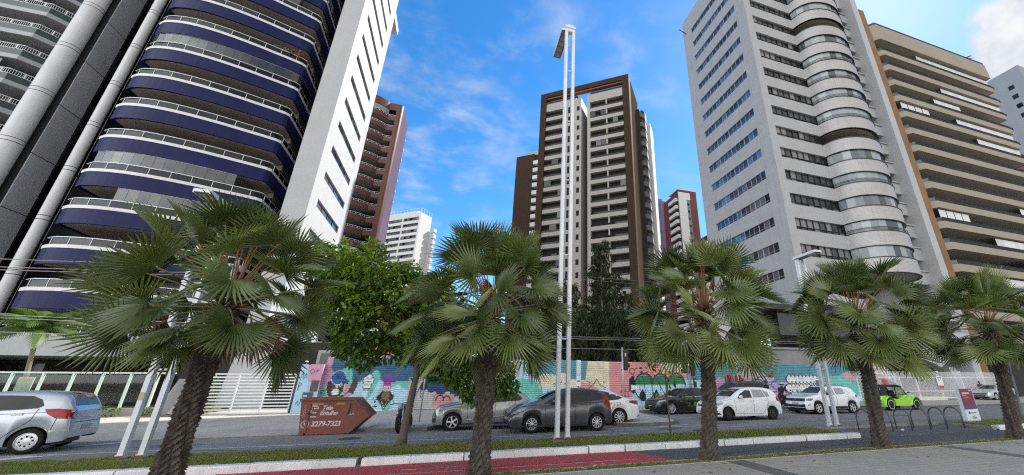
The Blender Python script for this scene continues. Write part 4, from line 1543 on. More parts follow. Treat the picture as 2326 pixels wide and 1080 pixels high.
def mural():
    global GX, GZ
    paint[:] = LBL
    GX = (GX0 + 6.45) / 0.66 - 5.4
    # left third: navy band over aqua, pink at the end
    fill([(-7.3, 0), (0.8, 0), (0.8, 3.3), (-7.3, 3.3)], AQ)
    fill([(-7.3, 0.1), (-5.4, 0.1), (-6.2, 1.5), (-7.3, 1.5)], AQ)
    fill([(-7.3, 1.6), (-5.6, 1.6), (-5.6, 3.3), (-7.3, 3.3)], PINK)
    fill([(-6.0, 3.3), (-6.1, 2.6), (-5.7, 2.2), (-4.6, 2.3), (-4.2, 1.9), (-3.0, 1.7), (0.8, 1.8), (0.8, 3.3)], NAVY)
    ell(-4.75, 2.0, 0.55, 0.65, AQ); ell(-2.3, 1.7, 0.5, 0.8, AQ)
    fill([(-5.6, 0.9), (-4.2, 0.9), (-3.8, 1.7), (-4.8, 1.6), (-5.0, 1.4)], PINK)
    fill([(-4.4, 0.6), (-3.4, 1.9), (-2.9, 2.1), (-2.7, 1.0), (-3.3, 0.4)], LBL)
    fill([(-3.3, 0.1), (-2.4, 1.0), (-1.9, 1.9), (-1.2, 1.8), (-0.9, 0.1)], LBL)
    fill([(-1.3, 0.1), (-0.9, 1.4), (-0.2, 1.6), (0.8, 1.2), (0.8, 0.1)], LBL)
    ell(-0.95, 0.45, 0.4, 0.35, AQ)
    # a grinning face in a cap
    SK, OL = (0.085, 0.045, 0.03), BLK
    ell(-5.42, 1.46, 0.74, 0.66, WH)
    ell(-5.42, 1.46, 0.69, 0.61, OL); ell(-5.42, 1.46, 0.64, 0.57, SK)
    ell(-5.98, 1.62, 0.17, 0.2, OL); ell(-5.98, 1.62, 0.13, 0.15, SK)
    ell(-5.32, 2.02, 0.60, 0.42, WH); ell(-5.32, 2.02, 0.56, 0.38, OL); ell(-5.32, 2.02, 0.52, 0.35, (0.02, 0.13, 0.42))
    fill([(-5.0, 1.95), (-4.42, 1.82), (-4.5, 1.70), (-5.1, 1.78)], (0.02, 0.13, 0.42))
    line([(-5.0, 1.97), (-4.42, 1.83), (-4.5, 1.69), (-5.2, 1.78)], 0.06, OL)
    for q in (((-5.55, 1.95), (-5.45, 2.2), (-5.38, 1.95)), ((-5.3, 2.2), (-5.3, 1.95)), ((-5.2, 2.2), (-5.08, 2.18), (-5.2, 1.95), (-5.06, 1.95))):
        line(q, 0.05, OL)
    ell(-5.05, 1.62, 0.17, 0.15, OL); ell(-5.05, 1.62, 0.13, 0.12, WH); ell(-5.32, 1.55, 0.12, 0.10, WH)
    ell(-5.0, 1.60, 0.05, 0.06, OL)
    ell(-5.35, 1.20, 0.34, 0.24, OL); ell(-5.35, 1.20, 0.30, 0.20, WH)
    for q in (-5.5, -5.35, -5.2):
        line([(q, 1.02), (q, 1.36)], 0.03, OL)
    line([(-5.65, 1.2), (-5.05, 1.2)], 0.03, OL)
    fill([(-5.75, 0.75), (-5.0, 0.75), (-5.05, 0.95), (-5.7, 0.95)], (0.5, 0.33, 0.02))
    fill([(-6.1, 0.7), (-5.75, 1.0), (-5.75, 0.7)], GRN); fill([(-5.0, 1.0), (-4.6, 1.0), (-4.6, 0.7), (-5.0, 0.7)], GRN)
    line([(-6.1, 0.7), (-5.85, 1.02), (-5.0, 1.0), (-4.55, 1.02), (-4.2, 1.35), (-4.1, 1.8)], 0.06, OL)
    fill([(-4.3, 1.2), (-4.1, 1.85), (-3.8, 2.0), (-3.7, 1.6), (-3.95, 1.1)], SK)
    line([(-4.3, 1.2), (-4.1, 1.85), (-3.85, 2.05), (-3.68, 1.6), (-3.95, 1.05)], 0.06, OL)
    # cloud-like bubble and little body
    for a, b in ((-3.05, 1.9), (-2.8, 2.05), (-2.6, 1.85), (-2.75, 1.6), (-3.0, 1.6)):
        ell(a, b, 0.26, 0.24, OL)
    for a, b in ((-3.05, 1.9), (-2.8, 2.05), (-2.6, 1.85), (-2.75, 1.6), (-3.0, 1.6)):
        ell(a, b, 0.21, 0.19, WH)
    for zz in (1.6, 1.78, 1.95):
        line([(-3.1, zz), (-2.95, zz + 0.07), (-2.8, zz), (-2.6, zz + 0.06)], 0.035, OL)
    line([(-2.85, 1.4), (-2.85, 0.9), (-2.9, 0.75)], 0.05, OL); line([(-3.05, 1.4), (-3.1, 1.15)], 0.04, OL); line([(-2.6, 1.4), (-2.45, 1.2)], 0.04, OL)
    # small winged mask
    fill([(-1.75, 2.1), (-1.45, 2.25), (-0.95, 2.25), (-0.6, 2.1), (-0.85, 1.75), (-1.5, 1.75)], (0.16, 0.06, 0.30))
    fill([(-1.5, 1.75), (-0.85, 1.75), (-0.85, 1.3), (-1.5, 1.3)], (0.38, 0.05, 0.22))
    fill([(-1.95, 0.9), (-1.5, 1.25), (-0.8, 1.25), (-0.35, 0.9), (-0.75, 0.6), (-1.15, 0.2), (-1.6, 0.6)], OL)
    ell(-1.15, 1.0, 0.34, 0.28, (0.26, 0.12, 0.05))
    ell(-1.15, 1.05, 0.05, 0.04, OL)
    fill([(-1.4, 1.28), (-1.18, 1.28), (-1.18, 1.55), (-1.4, 1.55)], WH); fill([(-1.12, 1.28), (-0.92, 1.28), (-0.92, 1.55), (-1.12, 1.55)], WH)
    line([(-1.28, 1.33), (-1.28, 1.5)], 0.06, OL); line([(-1.03, 1.33), (-1.03, 1.5)], 0.06, OL)
    line([(-1.45, 0.75), (-1.15, 0.3), (-0.85, 0.75)], 0.03, WH)
    for q in (((-2.2, 0.75), (-2.1, 0.9), (-2.1, 0.6)), ((-2.0, 0.62), (-1.95, 0.8), (-1.85, 0.78), (-1.95, 0.62)), ((-1.9, 0.45), (-1.8, 0.3), (-1.7, 0.5)), ((-3.6, 0.7), (-3.5, 0.85), (-3.4, 0.7)), ((-2.05, 0.4), (-1.8, 0.38)),
              ((-6.55, 1.2), (-6.45, 1.32), (-6.4, 1.18), (-6.5, 1.08)), ((-6.3, 1.3), (-6.25, 1.1), (-6.15, 1.25))):
        line(q, 0.05, OL)
    # middle: dark blue bubbles on pale grey
    GX = GX0
    fill([(-2.4, 0.1), (4.6, 0.1), (4.6, 3.3), (-2.4, 3.3)], (0.42, 0.42, 0.42))
    fill([(-2.4, 2.0), (0.5, 2.1), (0.5, 3.3), (-2.4, 3.3)], NAVY)
    GX = GX0 * 1.42 + 2.33
    for a, b, r in ((0.4, 2.2, 0.5), (0.9, 1.6, 0.5), (1.7, 1.4, 0.5), (2.3, 1.75, 0.6), (0.2, 1.5, 0.3), (2.9, 1.2, 0.4)):
        ell(a, b, r, r, OL)
    for a, b, r in ((0.4, 2.2, 0.42), (0.9, 1.6, 0.42), (1.7, 1.4, 0.42), (2.3, 1.75, 0.5), (2.9, 1.2, 0.32)):
        ell(a, b, r, r, (0.015, 0.055, 0.17))
    fill([(1.1, 0.3), (2.9, 0.3), (2.9, 1.0), (1.1, 1.0)], (0.5, 0.26, 0.26))
    line(arcpts(1.7, 0.6, 0.35, 0.35, 10, 170), 0.09, (0.1, 0.01, 0.02)); line(arcpts(2.3, 0.6, 0.3, 0.3, 10, 170), 0.09, (0.1, 0.01, 0.02))
    line([(-0.4, 0.9), (-0.1, 1.5), (0.1, 0.8)], 0.07, (0.05, 0.05, 0.2))
    GX = GX0
    fill([(4.2, 0.1), (6.4, 0.1), (6.4, 2.0), (4.2, 2.0)], LBL); ell(5.0, 0.9, 1.3, 1.1, AQ)
    # right of the mast: blue, cream, coral blocks
    fill([(5.8, 1.9), (8.6, 1.9), (8.6, 3.3), (5.8, 3.3)], TEAL)
    fill([(6.0, 1.4), (11.4, 1.4), (11.4, 1.95), (6.0, 1.95)], CREAM)
    ell(10.3, 2.4, 0.95, 1.0, CREAM); fill([(10.0, 1.5), (11.4, 1.5), (11.4, 3.4), (10.3, 3.4)], CREAM); ell(7.6, 2.0, 0.55, 0.35, CREAM); ell(6.5, 2.0, 0.6, 0.35, CREAM)
    fill([(8.3, 1.9), (9.4, 1.9), (9.6, 3.3), (8.3, 3.3)], TEAL)
    fill([(9.0, 1.2), (9.9, 1.0), (10.8, 1.1), (9.9, 1.6), (9.0, 1.85)], CORAL)
    fill([(11.3, 1.2), (15.0, 1.2), (14.8, 3.3), (11.3, 3.3)], CORAL)
    fill([(11.8, 0.7), (13.2, 0.7), (13.3, 1.3), (11.8, 1.3)], CORAL); fill([(11.3, 1.2), (12.6, 1.2), (12.0, 0.9)], CORAL)
    fill([(13.6, 0.6), (14.5, 0.6), (14.5, 1.9), (13.6, 1.9)], ORG)
    for q in (((9.6, 1.3), (10.1, 1.7), (10.3, 2.0), (10.5, 1.6), (11.0, 1.4)), ((9.8, 1.7), (9.5, 1.85)), ((10.8, 1.75), (11.0, 1.8)), ((7.0, 1.6), (7.3, 1.75), (7.1, 1.45)), ((7.4, 1.6), (7.6, 1.75), (7.5, 1.45)), ((7.8, 1.6), (8.0, 1.7)), ((6.6, 1.2), (6.8, 0.9), (7.0, 1.2), (7.2, 0.9))):
        line(q, 0.05, OL)
    for q in (((10.9, 1.3), (10.95, 0.6)), ((10.7, 0.9), (11.2, 0.75)), ((11.3, 0.6), (11.4, 0.9))):
        line(q, 0.08, OL)
    for i in range(4):
        line([(12.2 + i * 0.18, 0.6), (12.25 + i * 0.16, 1.6)], 0.06, (0.4, 0.03, 0.16))
    line([(12.1, 1.1), (12.95, 1.15)], 0.07, (0.4, 0.03, 0.16)); line([(12.1, 0.85), (12.9, 0.8)], 0.07, (0.4, 0.03, 0.16))
    # big outlined letters with a green waist
    GX = (GX0 - 12.9) / 0.53 + 14.2
    fill([(14.6, 2.0), (24.5, 2.0), (24.5, 3.3), (14.6, 3.3)], CORAL)
    fill([(19.5, 2.4), (25.0, 2.2), (25.0, 3.3), (19.5, 3.3)], CREAM)
    fill([(19.8, 2.3), (23.0, 2.1), (23.0, 2.5), (20.5, 2.6)], ORG)
    fill([(14.6, 0.1), (24.5, 0.1), (24.5, 1.1), (14.6, 1.1)], LBL)
    ell(14.7, 2.55, 0.45, 0.25, OL); ell(14.7, 2.55, 0.36, 0.17, CORAL)
    for cx, rx in ((16.6, 1.7), (19.2, 1.5), (21.8, 1.6)):
        ell(cx, 1.45, rx, 1.0, OL); ell(cx, 1.45, rx - 0.13, 0.9, (0.24, 0.22, 0.25))
        m_ = ((GX - cx) / (rx - 0.13)) ** 2 + ((GZ - 1.45) / 0.9) ** 2 < 1
        paint[m_ & (GZ < 2.25)] = (0.06, 0.17, 0.15)
        paint[m_ & (GZ < 2.0)] = GRN
        paint[m_ & (GZ < 1.6)] = LBL
    fill([(14.2, 2.0), (14.9, 2.3), (15.2, 1.6), (14.9, 0.9), (14.2, 1.2)], OL)
    fill([(14.4, 1.6), (16.4, 1.42), (16.5, 1.36), (14.4, 1.2)], WH)
    for cx in (16.2, 18.4, 20.6, 22.4):
        fill([(cx - 0.5, 0.9), (cx, 1.3), (cx + 0.5, 0.9), (cx + 0.45, 0.5), (cx, 0.42), (cx - 0.45, 0.5)], OL)
    for cx, zz in ((16.0, 0.25), (18.3, 0.15), (18.8, 0.2)):
        line([(cx, 0.6), (cx, zz)], 0.09, OL)
    ell(18.5, 0.75, 0.42, 0.3, (0.10, 0.13, 0.03))
    for cx in (15.6, 16.4, 17.6, 18.9, 20.0, 21.5, 23.0):
        line([(cx, 0.5), (cx + 0.25, 1.1), (cx + 0.1, 1.8), (cx - 0.15, 2.2)], 0.07, OL)
    GX = np.interp(GX0, [-30.0, 17.9, 21.3, 24.3, 26.0, 28.0, 31.7, 36.3], [-25.3, 22.6, 25.2, 28.6, 29.2, 30.0, 34.6, 36.4])
    # farther right: pink, lettering, lilac figures, teal sheets
    fill([(22.6, 1.9), (29.6, 1.9), (29.6, 3.3), (22.6, 3.3)], TEAL)
    fill([(23.2, 1.0), (25.0, 2.2), (25.4, 1.3), (25.2, 0.3), (23.2, 0.3)], PINK)
    fill([(25.2, 0.6), (30.0, 0.6), (30.0, 2.05), (25.2, 2.05)], (0.46, 0.33, 0.40))
    GZ = GZ0 - 0.42
    for i in range(4):
        ell(25.9 + i * 1.1, 1.55, 0.5, 0.42, (0.35, 0.03, 0.04))
    for i in range(5):
        line([(25.4 + i * 1.05, 1.2), (25.6 + i * 1.05, 2.0), (25.9 + i * 1.05, 1.5), (26.2 + i * 1.05, 2.0)], 0.08, OL)
    fill([(27.0, 2.0), (28.4, 3.0), (29.0, 2.0), (29.6, 1.2), (28.0, 1.2)], (0.45, 0.38, 0.40))
    for i in range(7):
        line(arcpts(28.2 + 0.42 * i, 0.9 + 0.2 * (i % 3), 0.4, 0.5, 0, 220), 0.06, (0.05, 0.05, 0.22))
    fill([(28.6, 0.4), (30.2, 0.4), (30.6, 1.4), (30.0, 2.0), (29.4, 1.8)], LIL)
    for i in range(8):
        line(arcpts(28.8 + 0.25 * i, 0.6 + 0.17 * (i % 4), 0.3, 0.4, 30, 300), 0.045, (0.06, 0.05, 0.2))
    GZ = GZ0
    fill([(29.4, 1.75), (36.3, 1.75), (36.3, 3.3), (29.4, 3.3)], TEAL)
    fill([(29.6, 0.1), (36.3, 0.1), (36.3, 0.55), (29.6, 0.55)], LBL)
    # white lettering, two rows
    rs = random.Random(4)
    for row, z0 in ((0, 1.98), (1, 1.25)):
        for i in range(9):
            cx = 30.2 + i * 0.52 - row * 0.1
            ell(cx, z0, 0.32, 0.40, OL)
        for i in range(9):
            cx = 30.2 + i * 0.52 - row * 0.1
            ell(cx, z0, 0.26, 0.34, WH)
            line([(cx - 0.1, z0 - 0.2), (cx + rs.uniform(-0.1, 0.15), z0 + 0.15)], 0.05, (0.35, 0.35, 0.36))
    fill([(33.7, 1.2), (35.4, 1.2), (35.0, 1.9), (33.8, 1.9)], (0.14, 0.13, 0.20))
    fill([(34.7, 0.9), (36.3, 0.6), (36.3, 1.7), (35.8, 2.3), (34.6, 2.4)], AQ)
    fill([(35.5, 2.4), (36.3, 2.9), (36.3, 1.8), (35.9, 2.0)], (0.55, 0.33, 0.36))
    for i in range(6):
        ell(34.0 + 0.35 * i, 0.9, 0.2, 0.22, (AQ, WH, LIL)[i % 3])


mural()
paint *= np.random.RandomState(1).uniform(0.93, 1.05, (NX + 1, NZ + 1, 1)).astype(np.float32)
pm_ = bpy.data.materials.new("mural_paint")
pm_.use_nodes = True
N_, L_ = pm_.node_tree.nodes, pm_.node_tree.links
at = N_.new("ShaderNodeAttribute"); at.attribute_name = "paint"
nz_ = N_.new("ShaderNodeTexNoise"); nz_.inputs["Scale"].default_value = 1.4; nz_.inputs["Detail"].default_value = 8
tc_ = N_.new("ShaderNodeTexCoord"); L_.new(tc_.outputs["Object"], nz_.inputs["Vector"])
mr_ = N_.new("ShaderNodeMapRange"); mr_.inputs[1].default_value = 0.35; mr_.inputs[2].default_value = 0.75; mr_.inputs[3].default_value = 1.0; mr_.inputs[4].default_value = 0.72
L_.new(nz_.outputs["Fac"], mr_.inputs[0])
mxm = N_.new("ShaderNodeMix"); mxm.data_type = 'RGBA'; mxm.blend_type = 'MULTIPLY'; mxm.inputs[0].default_value = 1
L_.new(at.outputs["Color"], mxm.inputs[6]); L_.new(mr_.outputs[0], mxm.inputs[7])
L_.new(mxm.outputs[2], N_["Principled BSDF"].inputs["Base Color"])
N_["Principled BSDF"].inputs["Roughness"].default_value = 0.55

hoard = thing("mural_hoarding", "long hoarding of corrugated sheets covered with a colourful graffiti mural", "fence", (0, 28.4, 0))
WAVE = (0.0, 0.035, 0.035, 0.0)
SHEET = 40
for i0 in range(0, NX, SHEET):
    i1 = min(NX, i0 + SHEET)
    nx, nz = i1 - i0 + 1, NZ + 1
    off = rnd.uniform(-0.008, 0.008)
    V = np.empty((nx, nz, 3))
    V[:, :, 0] = PXS[i0:i1 + 1, None]
    V[-1, :, 0] -= 0.006
    V[:, :, 1] = -np.array([WAVE[j % 4] for j in range(nz)])[None, :] + off
    V[:, :, 2] = PZS[None, :] + rnd.uniform(-0.03, 0.03)
    idx = np.arange(nx * nz).reshape(nx, nz)
    F = np.stack([idx[:-1, :-1], idx[1:, :-1], idx[1:, 1:], idx[:-1, 1:]], -1).reshape(-1, 4)
    me = bpy.data.meshes.new("sheet")
    me.from_pydata(V.reshape(-1, 3).tolist(), [], F.tolist())
    ca = me.color_attributes.new("paint", 'FLOAT_COLOR', 'POINT')
    c4 = np.ones((nx * nz, 4), dtype=np.float32)
    c4[:, :3] = paint[i0:i1 + 1].reshape(-1, 3)
    ca.data.foreach_set("color", c4.reshape(-1))
    me.materials.append(pm_)
    link("sheet", me, hoard)
pb = MB()
for i in range(19):
    pb.box(FX0 + 0.05 + i * 2.4, 0.05, 0.1, FX0 + 0.13 + i * 2.4, 0.13, 3.1)
pb.box(FX0, 0.13, 2.7, FX1, 0.18, 2.78).box(FX0, 0.13, 0.6, FX1, 0.18, 0.68)
pb.build("frame", BLACKF, hoard)

# ---- white fence of upright pales with a sign
wf = thing("pale_fence", "tall white fence of upright metal pales between the hoarding and the parked silver car", "fence", (36.4, 28.6, 0))
pal = MB().box(-0.022, -0.006, 0.2, 0.022, 0.006, 2.78).mesh("pale", WHITE())
x = 0.1
while x < 22:
    o = link("pale", pal, wf); o.location = (x, 0, 0)
    x += 0.125
fr = MB()
for z in (0.28, 0.92, 2.2):
    fr.box(0, 0.008, z, 22, 0.04, z + 0.06)
fr.build("fence_rail", WHITE(), wf)
pst = MB()
for x in (0.0, 4.0, 8.1, 11.5, 15.0, 18.5, 22):
    pst.box(x - 0.10, 0.061, 0.1, x + 0.10, 0.2, 2.85)
pst.build("fence_post", WHITE(), wf)
MB().box(5.2, -0.25, 0.1, 11.4, 0.3, 0.42).build("plinth", mat("cream_plinth", (0.62, 0.58, 0.48), (0.5, 0.47, 0.4), 2, 0.8), wf)
wsign = thing("notice_board", "small white notice with red triangle and red foot fixed to the white pales", "sign", (47.6, 28.5, 1.75))
MB().box(-0.42, -0.02, -0.58, 0.42, 0.0, 0.58).build("board", WHITE(), wsign)
MB().prism([(-0.34, 0.5), (0.34, 0.5), (0, 0.12)], -0.026, -0.0205, "y").build("red_triangle", mat("sign_red", (0.5, 0.05, 0.04), None, 2, 0.5), wsign)
MB().prism([(-0.4, -0.56), (0.4, -0.56), (0.4, -0.3), (-0.4, -0.3)], -0.026, -0.0205, 'y').build("red_print", mat("sign_red", (0.5, 0.05, 0.04), None, 2, 0.5), wsign)
MB().prism([(-0.2, 0.43), (0.2, 0.43), (0, 0.2)], -0.032, -0.0265, 'y').build("white_print", WHITE(), wsign)
sr = thing("stair_railing", "white stepped railing above the fence in front of the dark entrance", "railing", (40.4, 30.2, 0))
r_ = MB()
for i in range(26):
    h = 3.6 if i < 10 else 3.6 - (i - 10) * 0.085
    r_.box(i * 0.16, 0, h - 1.1, i * 0.16 + 0.05, 0.04, h)
r_.build("baluster", WHITE(), sr, kind="stuff")
MB().tube([(0, 0.02, 3.2), (1.6, 0.02, 3.2), (4.2, 0.02, 1.85)], 0.035, 6).tube([(0, 0.02, 2.55), (1.6, 0.02, 2.55), (4.2, 0.02, 1.2)], 0.035, 6).build("handrail", WHITE(), sr)
ps = thing("pink_house", "small house with a pink gable peeking over the mural hoarding", "house", (-5.5, 33.0, 0))
MB().prism([(-1.3, 0.1), (2.3, 0.1), (2.3, 3.2), (0.15, 4.25), (-1.1, 3.7)], 0, 6, 'y').build("gable_wall", mat("coral_render", (0.52, 0.16, 0.17), (0.44, 0.13, 0.14), 1, 0.7), ps)
MB().box(-3.6, 0.2, 0.1, -1.35, 5, 3.9, 0).box(-3.4, 0.14, 3.0, -1.6, 0.18, 3.7, 1).build("annexe", [mat("grey_annexe", (0.3, 0.3, 0.28), None, 1, 0.8), GLS], ps)
MB().box(2.4, 0.5, 0.1, 6.5, 5, 4.3).build("rear_wall", mat("grey_annexe2", (0.26, 0.27, 0.28), None, 1, 0.8), ps)
# ------------------------------------------------------------------ fan palms
PALMG = [mat("palm_leaf", (0.105, 0.138, 0.040), (0.068, 0.098, 0.028), 2.0, 0.40, spec=0.5, transl=0.2, rnd_v=0.35),
         mat("palm_leaf_pale", (0.180, 0.205, 0.066), (0.120, 0.152, 0.046), 2.0, 0.40, spec=0.5, transl=0.2, rnd_v=0.25)]
PETI = mat("petiole", (0.22, 0.19, 0.07), (0.16, 0.15, 0.06), 4, 0.5)
PETO = mat("orange_petiole", (0.30, 0.125, 0.03), (0.20, 0.09, 0.03), 4, 0.5)
DEADL = mat("dead_leaf", (0.22, 0.15, 0.075), (0.13, 0.085, 0.045), 4, 0.9)
BARK = mat("palm_bark", (0.120, 0.098, 0.080), (0.030, 0.025, 0.021), 9, 0.95, bump=0.9, bscale=40, dirt=0.25, dirt_c=(0.16, 0.14, 0.12), spec=0.2)


def fan_leaf(seed, plen, R0, spread=132, fold=0.35, droop=0.35, pet=None, leafm=None, split=0.58, pitch=0.3):
    """one palm leaf from its foot outwards along +X: stalk, then a pleated fan with free tips"""
    rs = random.Random(seed)
    mb = MB()
    sag = 0.10 * plen
    pts = [Vector((plen * t, 0, -sag * t * t)) for t in (0, 0.35, 0.7, 1.0)]
    mb.tube(pts, [0.020, 0.013, 0.011, 0.009], 5, 0, sm=True)
    c = pts[-1]
    n = 30
    cp_, sp_ = math.cos(pitch), math.sin(pitch)
    for i in range(n):
        u = (i + 0.5) / n * 2 - 1
        a = R(spread) * u
        da = R(spread) / n
        Lr = R0 * (1.0 - 0.22 * u * u) * rs.uniform(0.93, 1.05)
        up = fold * abs(math.sin(a / 2)) * (1 if True else 0)
        def pt(r, off, dz=0.0):
            ang = a + off
            x = math.cos(ang) * r
            y = math.sin(ang) * r
            z = up * abs(y) * 0.9 - droop * (r / R0) ** 2.6 * R0 * (0.55 + 0.45 * abs(u)) + dz
            # tilt the whole blade a little about Y
            return c + Vector((x * cp_ + z * sp_, y, -x * sp_ + z * cp_))
        rsp = Lr * (split + rs.uniform(-0.05, 0.06))
        pl = 0.030
        v = [pt(0.02, -da), pt(0.02, da), pt(rsp * 0.55, -da), pt(rsp * 0.55, 0, pl), pt(rsp * 0.55, da),
             pt(rsp, -da * 0.96), pt(rsp, 0, pl * 1.3), pt(rsp, da * 0.96)]
        r2 = rsp + (Lr - rsp) * 0.55
        tw = rs.uniform(-0.35, 0.35) * da
        w2 = da * 0.5
        v += [pt(r2, -w2 + tw, -0.01), pt(r2, tw, 0.004), pt(r2, w2 + tw, -0.01)]
        hang = -rs.uniform(0.0, 0.05) * R0
        v += [pt(Lr, tw * 2, hang)]
        f = [(0, 2, 3), (0, 3, 1), (1, 3, 4), (2, 5, 6, 3), (3, 6, 7, 4), (5, 8, 9, 6), (6, 9, 10, 7), (8, 11, 9), (9, 11, 10)]
        mb.add(v, f, 1)
    return mb.mesh("leaf", [pet or PETI, leafm or PALMG[0]])


LEAF_UP = [fan_leaf(10 + i, 1.02 + 0.09 * i, 0.70, (105, 122, 112, 118)[i], (0.35, 0.75, 0.55, 0.9)[i], 0.02, PETO, PALMG[i % 2], 0.46, (-0.15, 0.2, 0.45, 0.0)[i]) for i in range(4)]
LEAF_MID = [fan_leaf(20 + i, 1.14 + 0.09 * (i % 3), 0.72, (124, 108, 128, 114, 118)[i], (0.25, 0.65, 0.4, 0.95, 0.5)[i], 0.06, PETI, PALMG[i % 2], 0.42, (0.5, 0.1, 0.9, 0.3, 0.7)[i]) for i in range(5)]
LEAF_LOW = [fan_leaf(30 + i, 1.08 + 0.09 * (i % 2), 0.74, (118, 106, 124)[i], (0.25, 0.7, 0.45)[i], 0.12, PETI, PALMG[(i + 1) % 2], 0.36, (0.3, 0.6, 0.1)[i]) for i in range(3)]
LEAF_DEAD = [fan_leaf(40, 0.7, 0.7, 90, 0.6, 0.6, DEADL, DEADL)]


def palm_trunk(base, top, r0, r1, seed, twist):
    """stem wrapped by rising spirals of cut leaf bases"""
    rs = random.Random(seed)
    nh, nc = 150, 72
    V, F = [], []
    b, t = Vector(base), Vector(top)
    ph = rs.uniform(0, 6)
    bend = Vector((rs.uniform(-0.05, 0.05), rs.uniform(-0.03, 0.03), 0))
    H = (t - b).length
    for i in range(nh + 1):
        u = i / nh
        ax = b.lerp(t, u) + bend * math.sin(u * math.pi)
        rr = r0 + (r1 - r0) * u + 0.07 * math.exp(-u * 10) + 0.05 * max(0, u - 0.8) / 0.2
        for k in range(nc):
            th = 2 * math.pi * k / nc
            h = u * H
            # leaf bases in spiral rows: sharp-edged scales
            s1 = (th * 6 / (2 * math.pi) + twist * h * 1.6 + ph) % 1.0
            row = (h * 11 - s1 * 2.4 + math.sin(th * 3 + ph) * 0.25) % 1.0
            ridge = (1 - abs(s1 * 2 - 1)) ** 0.6
            scale = (1 - row) ** 1.6
            bump = 0.095 * ridge * (0.40 + 0.8 * scale) - 0.045 + rs.uniform(-0.006, 0.006)
            r = rr + bump
            V.append((ax.x + math.cos(th) * r, ax.y + math.sin(th) * r, ax.z + 0.015 * scale * ridge))
    for i in range(nh):
        for k in range(nc):
            k2 = (k + 1) % nc
            F.append((i * nc + k, i * nc + k2, (i + 1) * nc + k2, (i + 1) * nc + k))
    return MB().add(V, F, 0, False).mesh("trunk", BARK)


def fan_palm(loc, crown, label, seed, n=42, size=1.0, tilt=0.0, twist=1.0):
    rs = random.Random(seed)
    t = thing("fan_palm", label, "palm tree", (loc[0], loc[1], 0), 0, "fan palms along the bike lane")
    cx, cy, cz = crown[0] - loc[0], crown[1] - loc[1], crown[2]
    link("trunk", palm_trunk((0, 0, 0.0), (cx, cy, cz - 0.25), 0.160, 0.140, seed, twist), t)
    # boots and fibre round the heart
    bm_ = MB()
    for i in range(70):
        a = i * 2.399
        e = rs.uniform(-0.3, 1.1)
        h = cz - 0.55 + 0.75 * i / 70
        d = Vector((math.cos(a) * math.cos(e), math.sin(a) * math.cos(e), math.sin(e)))
        p = Vector((cx, cy, h)) + Vector((math.cos(a), math.sin(a), 0)) * 0.12
        bm_.tube([p, p + d * rs.uniform(0.12, 0.26)], [0.028, 0.010], 4, 0 if rs.random() < 0.8 else 1)
    bm_.build("leaf_bases", [BARK, PETO], t, kind="stuff")
    for i in range(n):
        u = (i + 0.5) / n
        az = i * 2.39996 + rs.uniform(-0.25, 0.25)
        el = 88 - 124 * u ** 0.78 + rs.uniform(-11, 11)
        if el > 40:
            me = rs.choice(LEAF_UP)
        elif el > -2:
            me = rs.choice(LEAF_MID)
        else:
            me = rs.choice(LEAF_LOW)
        if u > 0.92 and rs.random() < 0.12:
            me = LEAF_DEAD[0]
        o = link("leaf", me, t)
        h = cz + 0.16 - 0.5 * u
        o.location = (cx + math.cos(az) * 0.06, cy + math.sin(az) * 0.06, h)
        roll = rs.gauss(0, 0.75)
        m_ = Matrix.Rotation(az, 3, 'Z') @ Matrix.Rotation(-R(el), 3, 'Y') @ Matrix.Rotation(roll, 3, 'X')
        o.rotation_euler = m_.to_euler()
        s = size * rs.uniform(0.88, 1.08)
        o.scale = (s, s, s)
    # a few curled flower stalks
    fs = MB()
    for i in range(3):
        a = rs.uniform(0, 6.28)
        d = Vector((math.cos(a), math.sin(a), 0))
        p = Vector((cx, cy, cz))
        fs.tube([p, p + d * 0.3 + Vector((0, 0, 0.25)), p + d * 0.5 + Vector((0, 0, 0.22)), p + d * 0.6 + Vector((0, 0, 0.0))], 0.012, 4)
    fs.build("flower_stalk", PETI, t)
    return t


fan_palm((-4.13, 8.86), (-4.06, 8.86, 3.22), "leftmost fan palm, largest in view, leaning dark trunk in front of the white gate", 101, 64, 0.99, twist=0.75)
fan_palm((0.74, 8.86), (0.72, 8.86, 3.28), "fan palm on the red lane edge with its crown beside the tall lamp mast", 202, 68, 1.04, twist=1.3)
fan_palm((5.99, 8.87), (6.28, 8.87, 3.45), "fan palm standing in front of the white car and black sedan", 303, 64, 1.08, twist=1.15)
fan_palm((11.64, 8.9), (11.86, 8.9, 3.55), "fan palm in front of the bicycle hoops, trunk leaning over the green buggy's tail", 404, 68, 1.14, twist=0.35)
fan_palm((17.5, 8.8), (18.1, 8.8, 3.6), "rightmost fan palm beside the maroon information panel", 505, 62, 1.12, twist=0.4)

# ------------------------------------------------------------------ feather palm behind the glass fence
fpalm = thing("feather_palm", "small feather palm growing behind the glass garden fence at the far left", "palm tree", (-21.55, 29.6, 0))
MB().tube([(0.6, 0, 0), (0.55, 0, 1.6), (0.25, 0, 3.4), (0.1, 0, 4.3)], [0.14, 0.10, 0.09, 0.10], 9).build("trunk", mat("grey_green_trunk", (0.18, 0.17, 0.10), (0.12, 0.12, 0.08), 5, 0.8, bump=0.3), fpalm)
FRG = mat("frond_green", (0.090, 0.135, 0.030), (0.055, 0.10, 0.025), 3, 0.5, transl=0.3, rnd_v=0.2)


